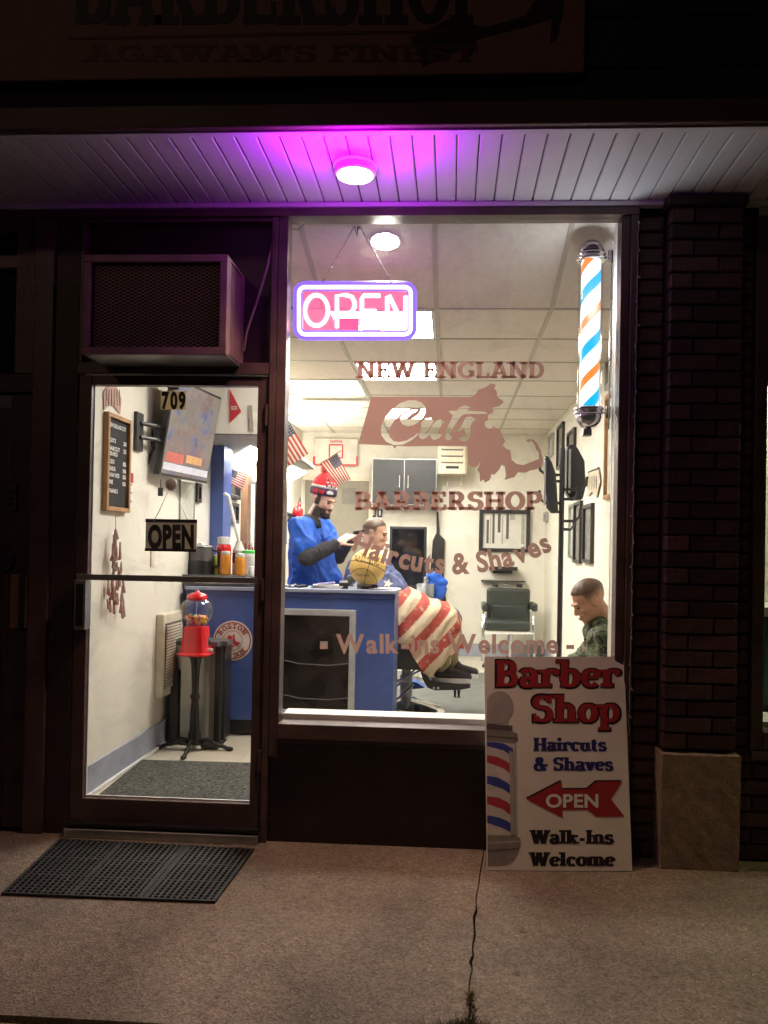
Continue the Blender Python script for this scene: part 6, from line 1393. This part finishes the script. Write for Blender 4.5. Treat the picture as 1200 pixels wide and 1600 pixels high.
mk('pompom', g.v, g.f, mat('pompom_red', (.6, .05, .06), .9, var=.5, scale=60, col2=(.75, .3, .3)), bn_)
# clippers in the hand
cc = at(565, 831, Y=2.32); t = thing('hair_clippers', 'black hair clippers in the barber hand at the customer head', 'clippers', cc); G().obox(cc+Vector((-.03, 0, -.003)), (1, .1, .15), (-.1, 1, 0), (-.15, 0, 1), .035, .016, .014).done('body', blackp, t, bevel=.004); G().obox(cc+Vector((.01, 0, .005)), (1, .1, .15), (-.1, 1, 0), (-.15, 0, 1), .008, .02, .008).done('blade', chrome, t)

# ---------------- the customer
t = thing('person', 'customer in profile getting a haircut under a stars and stripes cape', 'person', (at(600, 1000, Y=2.45).x, 2.45, FZ+.5))
hc = at(586, 834, Y=2.45); Rh = frame3((.95, -.2, -.2)); sH = 1.0
g = G(); PH = head_parts(g, hc, Rh, sH)
nk = at(574, 872, Y=2.45); g.cone(nk, .066, hc+Vector((-.03, 0, -.035)), .056)
sh1, sh2 = at(575, 895, Y=2.27), at(575, 895, Y=2.63); hip = at(578, 985, Y=2.45)
g.cone(sh1, .065, sh2, .065); g.cone(nk+Vector((0, 0, -.12)), .13, hip, .15)
kn = [at(700, 972, Y=2.33), at(708, 966, Y=2.57)]; an = [at(694, 1045, Y=2.3), at(706, 1038, Y=2.55)]
for k in (0, 1):
    hp = hip+Vector((0, -.1+.2*k, -.02)); g.cone(hp, .1, kn[k], .07); g.cone(kn[k], .064, an[k], .042); g.cone(an[k], .034, an[k]+Vector((.13, 0, -.05)), .018)
for k, sh in ((0, sh1), (1, sh2)): e_ = sh+Vector((.08, 0, -.26)); g.cone(sh, .055, e_, .045); g.cone(e_, .042, e_+Vector((.24, 0, -.02)), .03); hand_parts(g, e_+Vector((.24, 0, -.02)), (1, 0, -.15), (0, 0, -1), .95)
body = remesh(g.done('body', hs_cut, t), .0062, 3)
paint_hair(body, hc, Rh, sH, lambda x, y, z: sm_(z, -.03, .06)*(1-sm_(y, (.028 if z < .06 else .028+(z-.06)*2.3)-.01, (.028 if z < .06 else .028+(z-.06)*2.3)+.008)))
head_extras(body, PH, Rh, sH)
g = G(); g.lathe((0, 0, 0), [(.069, -.008), (.073, 0), (.069, .009)], 24, cap=False); nd = (hc-nk).normalized(); Rn = nd.to_track_quat('Z', 'Y').to_matrix(); q = nk.lerp(hc, .18); g.v = [Rn@v+q for v in g.v]; g.done('neck_strip', white, body, smooth=True)
khaki = mat('khaki_trousers', (.17, .14, .075), .85, var=.3, scale=10, bump=.4); shoe = mat('black_shoe', (.018, .015, .018), .7, var=.4, scale=30); shoem = mat('shoe_mauve', (.3, .2, .24), .6)
for k in (0, 1):
    g = G(); g.cone(hip+Vector((0, -.1+.2*k, 0)), .115, kn[k]+Vector((-.02, 0, -.01)), .072); g.cone(kn[k]+Vector((-.02, 0, -.01)), .072, an[k]+Vector((-.01, 0, .02)), .056); wrinkle(remesh(g.done('trouser_leg', khaki, t), .009, 2), .012, 11, k)
    A_ = an[k]; z0 = A_.z-.103
    g = G(); g.cone(A_+Vector((-.035, 0, -.03)), .045, A_+Vector((.03, 0, -.015)), .05); g.cone(A_+Vector((.02, 0, -.03)), .048, A_+Vector((.175, -.01, -.055)), .035); so = remesh(g.done('shoe', shoe, t), .006, 3)
    g = G(); n = 24; prof = [(A_+Vector((.06+.15*math.cos(q*2*math.pi/n), -.005+(.066 if math.cos(q*6.283/n) > -.2 else .058)*math.sin(q*2*math.pi/n), z0-A_.z))) for q in range(n)]
    G().prism(prof, (0, 0, .04)).done('sole', white, so, bevel=.004); G().box(A_.x-.02, A_.x+.06, A_.y-.047, A_.y-.04, z0+.02, z0+.035, b=.002).done('side_stripe', shoem, so)
# cape
capeb = mat('cape_blue', (.105, .125, .25), .75, var=.18, scale=6, bump=.3, bscale=12)
g = G(); b0 = at(576, 880, Y=2.45); g.cone(b0, .085, at(578, 905, Y=2.45), .2); g.cone(at(578, 905, Y=2.45), .2, at(584, 935, Y=2.45), .275); g.cone(at(584, 935, Y=2.45), .275, at(590, 985, Y=2.45), .28)
g.cone(at(590, 965, Y=2.32), .17, at(694, 972, Y=2.33), .095); g.cone(at(590, 962, Y=2.58), .17, at(703, 966, Y=2.57), .095)
for k in range(7): a = b0+Vector((.04*k-.1, -.06, -.06)); g.cone(a, .018, a+Vector((.05*(k-3), -.17, -.27)), .03, 8)
cb2 = wrinkle(remesh(g.done('cape', capeb, t), .01, 3), .03, 6, 8, (1, 1, .35))
# striped lap flap: a draped sheet laid over the knees
nrow = [[(600, 926, 2.66), (632, 929, 2.68), (668, 940, 2.7), (704, 948, 2.68), (722, 972, 2.66)],
        [(598, 905, 2.5), (636, 918, 2.5), (676, 936, 2.48), (708, 949, 2.46), (720, 975, 2.45)],
        [(598, 930, 2.2), (638, 935, 2.2), (680, 952, 2.2), (712, 966, 2.22), (723, 990, 2.26)],
        [(600, 975, 2.12), (638, 978, 2.1), (676, 992, 2.12), (708, 990, 2.14), (723, 1004, 2.2)],
        [(600, 990, 2.12), (636, 1012, 2.08), (668, 1057, 2.1), (700, 1026, 2.13), (724, 1012, 2.2)]]
def bern(n, i, t): return math.comb(n, i)*t**i*(1-t)**(n-i)
def catm(P, t):
    n = len(P)-1; i = min(int(t*n), n-1); f = t*n-i; p = [P[max(i-1, 0)], P[i], P[i+1], P[min(i+2, n)]]
    return .5*((2*p[1])+(p[2]-p[0])*f+(2*p[0]-5*p[1]+4*p[2]-p[3])*f*f+(-p[0]+3*p[1]-3*p[2]+p[3])*f**3)
rows_ = [[at(x, y, Y=Y_) for x, y, Y_ in r] for r in nrow]; NU, NV = 40, 40; vs = []
for j in range(NV+1):
    v = j/NV
    for i in range(NU+1):
        u = i/NU; col_ = [catm(r, u) for r in rows_]; p = catm(col_, v); w5 = .7*noise.noise(Vector((u*3.2+v*2.6, v*1.4-u*1.2, 3))); p += Vector((.012*w5*u, -.03*(1-abs(w5)*3)*min(1, v*2), .014*(1-abs(noise.noise(Vector((u*6+v*1.5, v*2.2, 7))))*4)))
        p += Vector((0, -.04*max(0, 1-abs(noise.noise(Vector((u*5+v*3, v*.8, 11))))*6), 0)); vs.append(p)
fs = [(j*(NU+1)+i, j*(NU+1)+i+1, (j+1)*(NU+1)+i+1, (j+1)*(NU+1)+i) for j in range(NV) for i in range(NU)]
sc_ = bpy.data.materials.new('worn_stripes'); sc_.use_nodes = True; n7 = sc_.node_tree; N7 = n7.nodes; L7 = n7.links; b7 = N7['Principled BSDF']; b7.inputs['Roughness'].default_value = .8
u7 = N7.new('ShaderNodeUVMap'); s7 = N7.new('ShaderNodeSeparateXYZ'); L7.new(u7.outputs[0], s7.inputs[0])
m7 = N7.new('ShaderNodeMath'); m7.operation = 'FRACT'; L7.new(s7.outputs[0], m7.inputs[0])
r7 = N7.new('ShaderNodeValToRGB'); r7.color_ramp.elements[0].position = .485; r7.color_ramp.elements[1].position = .5; r7.color_ramp.elements[0].color = (1, 1, 1, 1); r7.color_ramp.elements[1].color = (0, 0, 0, 1)
nz = N7.new('ShaderNodeTexNoise'); nz.inputs['Scale'].default_value = 26; nz.inputs['Detail'].default_value = 6; tcc = N7.new('ShaderNodeTexCoord'); L7.new(tcc.outputs['Object'], nz.inputs['Vector'])
ad7 = N7.new('ShaderNodeMath'); ad7.operation = 'MULTIPLY_ADD'; ad7.inputs[1].default_value = .12; L7.new(nz.outputs['Fac'], ad7.inputs[0]); L7.new(m7.outputs[0], ad7.inputs[2]); sb7 = N7.new('ShaderNodeMath'); sb7.operation = 'SUBTRACT'; sb7.inputs[1].default_value = .06; L7.new(ad7.outputs[0], sb7.inputs[0]); L7.new(sb7.outputs[0], r7.inputs[0])
w7 = N7.new('ShaderNodeValToRGB'); w7.color_ramp.elements[0].position = .60; w7.color_ramp.elements[1].position = .64; w7.color_ramp.elements[0].color = (1, 1, 1, 1); w7.color_ramp.elements[1].color = (.35, .35, .35, 1); L7.new(nz.outputs['Fac'], w7.inputs[0])
mm7 = N7.new('ShaderNodeMath'); mm7.operation = 'MULTIPLY'; L7.new(r7.outputs[0], mm7.inputs[0]); L7.new(w7.outputs[0], mm7.inputs[1])
x7_ = N7.new('ShaderNodeMix'); x7_.data_type = 'RGBA'; x7_.inputs[6].default_value = (.56, .44, .29, 1); x7_.inputs[7].default_value = (.36, .055, .04, 1); L7.new(mm7.outputs[0], x7_.inputs[0]); L7.new(x7_.outputs[2], b7.inputs['Base Color'])
fp = mk('striped_flap', vs, fs, sc_, t, smooth=True); uv = fp.data.uv_layers.new(name='UVMap')
# stripe phase is laid across the cloth itself
for p in fp.data.polygons:
    for li in p.loop_indices:
        vi = fp.data.loops[li].vertex_index; i, j = vi % (NU+1), vi//(NU+1); u, v = i/NU, j/NV; uv.data[li].uv = ((vs[vi].x-vs[vi].z+vs[vi].y*.25)/.205+.1, 0)
md = fp.modifiers.new('t', 'SOLIDIFY'); md.thickness = .004
# stars printed on the blue part, laid on the cloth surface
bvh = BVHTree.FromPolygons([v.co+cb2.matrix_local.translation+wpos(t) for v in cb2.data.vertices], [tuple(p.vertices) for p in cb2.data.polygons])
starm = mat('cape_star', (.62, .56, .46), .8, var=.1)
for k, (x, y, s_, a0) in enumerate(((548, 885, 6, .2), (538, 912, 7, .5), (556, 915, 6.5, .1), (606, 912, 8.5, .3), (602, 884, 5, .6), (545, 902, 4, 1), (528, 918, 5, .2), (566, 872, 4, .4), (613, 930, 6, .1), (590, 873, 4.5, .8), (533, 903, 4, .3))):
    pts = []
    for q in range(10):
        r_ = s_ if q % 2 == 0 else s_*.42; a_ = a0+q*math.pi/5; w_ = at(x+r_*math.sin(a_), y-r_*math.cos(a_), Y=2.0); d = (w_-CAM).normalized(); h = bvh.ray_cast(CAM, d)
        if h[0] is None: break
        pts.append(h[0]-d*.004)
    if len(pts) == 10: mk('star', pts, [tuple(vv) for vv in geometry.tessellate_polygon([pts])], starm, cb2)

# ---------------- hydraulic barber chair
cx_, cy_ = at(634, 1100, Y=2.5).x, 2.5
t = thing('barber_chair', 'barber chair with chrome pedestal and black footrest holding the customer', 'chair', (cx_, cy_, FZ))
gs = mat('grey_green_vinyl', (.055, .07, .062), .35, var=.1)
G().lathe((cx_, cy_, FZ+.014), [(.31, .001), (.31, .014), (.27, .045), (.12, .085), (.06, .11)], 36).done('base', chrome, t, smooth=True); G().lathe((cx_, cy_, FZ+.09), [(.048, 0), (.048, .2), (.035, .205), (.035, .34)], 24).done('column', white, t, smooth=False)
zt_ = at(640, 1012, Y=2.3).z; zb_ = at(640, 1044, Y=2.3).z; xl = cx_-.3; xr = at(664, 1040, Y=2.3).x
q = [at(x, y, Y=2.24) for x, y in ((560, 1010), (640, 1010), (668, 1048), (560, 1044))]; G().prism(q, (0, .5, 0)).done('seat_side', gs, t, bevel=.01)
q = [at(x, y, Y=2.27) for x, y in ((560, 985), (690, 990), (690, 1005), (560, 1009))]; G().prism(q, (0, .45, 0)).done('seat', gs, t, bevel=.02)
q = [at(x, y, Y=2.26) for x, y in ((540, 900), (556, 896), (572, 1000), (556, 1004))]; G().prism(q, (0, .47, 0)).done('backrest', gs, t, bevel=.02)
for y_ in (2.22, 2.72): G().tube([at(575, 955, Y=y_), at(650, 960, Y=y_)], .022, 10).done('armrest', gs, t); G().tube([at(640, 965, Y=y_), at(622, 1005, Y=y_)], .01, 8).done('arm_support', chrome, t)
for (a, b) in (((617, 1075), (648, 1046)), ((617, 1067), (660, 1046)), ((620, 1093), (646, 1070)), ((617, 1062), (640, 1066))): G().tube([at(a[0], a[1], Y=2.3), at(b[0], b[1], Y=2.3)], .008, 8).done('brace', chrome, t)
# footrest
ft = [(655, 1040), (664, 1046), (672, 1062), (682, 1066), (735, 1068), (735, 1074), (720, 1077), (680, 1078), (668, 1074), (660, 1060)]
q = [at(x, y+1, Y=2.22) for x, y in ft]; fr_o = G().prism(q, (0, .42, 0)).done('footrest', blackp, t, bevel=.005)
for x in (678, 684.5): G().lathe(at(x, 1075, Y=2.219), [(.009, 0), (.009, -.004)], 12, axis='Y').done('bolt', white, fr_o)
for x, yy_ in ((711, 1078), (717, 1078)): a = at(x, yy_, Y=2.3 if x < 715 else 2.22); G().tube([a, a+Vector((.0, 0, -.05)), a+Vector((0, 0, -.055))], .01, 8, radii=[.012, .008, .02]).done('stop', blackp, fr_o)
a = at(645, 1073, Y=2.75); tag(G().prism([at(x, y, Y=2.7) for x, y in ((628, 1066), (650, 1066), (664, 1075), (632, 1078))], (0, .15, 0)).done('blue_dustpan', mat('dustpan_blue', (.02, .1, .42), .4), loc=a), 'blue plastic dustpan on the mat behind the chair pedestal', 'dustpan')

# ---------------- the boy waiting by the window
t = thing('person', 'boy with faded haircut and camouflage jacket seated looking down by the window', 'person', (.85, .8, FZ))
hc = at(921, 939, Y=.75); Rh = frame3((-.84, -.12, -.52)); sH = .97
g = G(); PH = head_parts(g, hc, Rh, sH); nk = at(944, 968, Y=.8); g.cone(nk, .062, hc+Vector((.03, .01, -.02)), .056)
sA, sB = at(943, 1003, Y=.58), at(950, 992, Y=.95); bk_ = Vector((.97, .78, .75)); hp = Vector((.93, .78, .5))
g.cone(sA, .06, sB, .06); g.cone(Vector((.93, .78, .84)), .125, hp, .14)
eA, eB = Vector((.82, .5, .72)), Vector((.80, 1.02, .72)); wA, wB = Vector((.6, .62, .66)), Vector((.6, .88, .66))
for a, b, c_ in ((sA, eA, wA), (sB, eB, wB)): g.cone(a, .052, b, .042); g.cone(b, .04, c_, .028)
hand_parts(g, wA, (-1, .35, -.1), (.2, .3, .9), .9, side=1); hand_parts(g, wB, (-1, -.35, -.1), (.2, -.3, .9), .9, side=-1)
for s_ in (-.1, .1): k_ = Vector((.5, .78+s_*1.2, .53)); g.cone(hp+Vector((0, s_, -.02)), .085, k_, .06); g.cone(k_, .056, Vector((.48, .78+s_, .17)), .04); g.cone(Vector((.48, .78+s_, .13)), .04, Vector((.34, .78+s_, .115)), .032)
body = remesh(g.done('body', hs_boy, t), .006, 3)
paint_hair(body, hc, Rh, sH, lambda x, y, z: sm_(z-.25*max(0, y-.03), .0, .075)*(1-sm_(y, (.03 if z < .06 else .03+(z-.06)*2.4)-.01, (.03 if z < .06 else .03+(z-.06)*2.4)+.008)), .011)
head_extras(body, PH, Rh, sH)
camo = mat('camouflage', (.02, .028, .015), .8, var=0, bump=.3, bscale=10); nt8 = camo.node_tree; v8 = nt8.nodes.new('ShaderNodeTexNoise'); v8.inputs['Scale'].default_value = 15; v8.inputs['Detail'].default_value = 1.5; v8.inputs['Distortion'].default_value = .8; r8 = nt8.nodes.new('ShaderNodeValToRGB'); r8.color_ramp.interpolation = 'CONSTANT'
cs = [(0, (.018, .02, .014)), (.40, (.07, .105, .045)), (.49, (.17, .17, .09)), (.55, (.03, .045, .025)), (.62, (.19, .14, .08))]
while len(r8.color_ramp.elements) < len(cs): r8.color_ramp.elements.new(.5)
for e, (p_, c_) in zip(r8.color_ramp.elements, cs): e.position = p_; e.color = (*c_, 1)
tc8 = nt8.nodes.new('ShaderNodeTexCoord'); nt8.links.new(tc8.outputs['Object'], v8.inputs['Vector']); nt8.links.new(v8.outputs['Fac'], r8.inputs[0]); nt8.links.new(r8.outputs[0], nt8.nodes['Principled BSDF'].inputs['Base Color'])
g = G(); g.cone(sA, .085, sB, .085); g.cone(at(940, 992, Y=.74), .1, Vector((.93, .78, .84)), .15); g.cone(Vector((.93, .78, .84)), .155, hp, .165)
for a, b, c_ in ((sA, eA, wA), (sB, eB, wB)): g.cone(a, .078, b, .062); g.cone(b, .062, b.lerp(c_, .85), .045)
for k in range(6): a = sA.lerp(eA, k*.15); g.cone(a+Vector((-.03, -.06, .02)), .016, a+Vector((.07, -.07, -.03)), .012, 8)
jk = wrinkle(remesh(g.done('jacket', camo, t), .008, 2), .016, 10, 5, (1, 1, .7))
g = G(); a, b = at(938, 972, Y=.66), at(965, 950, Y=.85)
for k in range(14): a_ = -2.6+k*.32; g.ell(nk+Vector((.03+.085*math.cos(a_), .08*math.sin(a_), -.01+.045*math.cos(a_))), (.03, .03, .024), 10, 8)
remesh(g.done('hood_lining', mat('tan_fleece', (.36, .24, .16), .9, var=.3, scale=50, bump=.5), jk), .008, 2)
jean = mat('dark_jeans', (.03, .035, .05), .85, var=.3)
for s_ in (-.1, .1): g = G(); k_ = Vector((.5, .78+s_*1.2, .53)); g.cone(hp+Vector((0, s_, -.01)), .1, k_, .072); g.cone(k_, .07, Vector((.48, .78+s_, .2)), .055); remesh(g.done('trouser_leg', jean, t), .012, 3); G().ell((.42, .78+s_, .12), (.12, .045, .045)).done('shoe', shoe, t, smooth=True)
p = Vector((.49, .75, .7)); ph = thing('smartphone', 'dark phone held in the hands of the seated boy', 'phone', p); G().obox(p, (0, 1, 0), (.6, 0, .8), (-.8, 0, .6), .037, .075, .004).done('case', blackp, ph, bevel=.002)
t = thing('waiting_chair', 'dark red padded chair under the seated boy by the right wall', 'chair', (.9, .8, FZ)); rc_ = mat('dark_red_vinyl', (.16, .012, .015), .4)
G().box(.62, 1.08, .53, 1.05, .38, .45, b=.02).done('seat', rc_, t); G().box(1.09, 1.115, .53, 1.05, .5, .88, b=.01).done('backrest', rc_, t)
for x in (.65, 1.07):
    for y in (.55, 1.03): G().tube([(x, y, FZ+.001), (x, y, .38)], .012, 8).done('leg', chrome, t)
for y in (.53, 1.06): G().box(.66, 1.06, y-.02, y+.02, .62, .65, b=.008).done('armrest', steel, t); G().tube([(.7, y, .38), (.7, y, .62)], .01, 8).done('arm_post', chrome, t)

# ============================================================ room of the next shop on the right
nb = struct(G().box(1.45, 6, .95, 1.05, -.1, 3).done('neighbour_back_wall', wallp)); struct(G().box(1.28, 6, .11, 1.05, -.1, .02).done('neighbour_floor', lfloor)); struct(G().box(1.28, 6, .11, 1.05, 2.6, 2.7).done('neighbour_ceiling', wallp)); struct(G().box(1.255, 1.30, .31, 1.05, -.1, 2.7).done('neighbour_side_wall', wallp))
t = thing('neighbour_counter', 'white and teal display counter seen through the window at the right edge', 'counter', (2.2, .7, 0)); G().box(1.5, 3.2, .5, .92, 1.04, 1.09, b=.004).done('top', white, t); G().box(1.52, 3.2, .55, .9, .02, 1.039).done('front', mat('teal_dark', (.02, .08, .08), .3), t)
G().box(1.5, 3.2, .2, .45, .5, .56).done('shelf', white, t)
tl2 = thing('neighbour_ceiling_light', 'ceiling tube light of the shop next door', 'light', (2.2, .5, 2.59)); G().box(1.7, 3.0, .45, .55, 2.56, 2.595).done('tube', em('tube_green_white', (.95, 1, .72), 45), tl2)
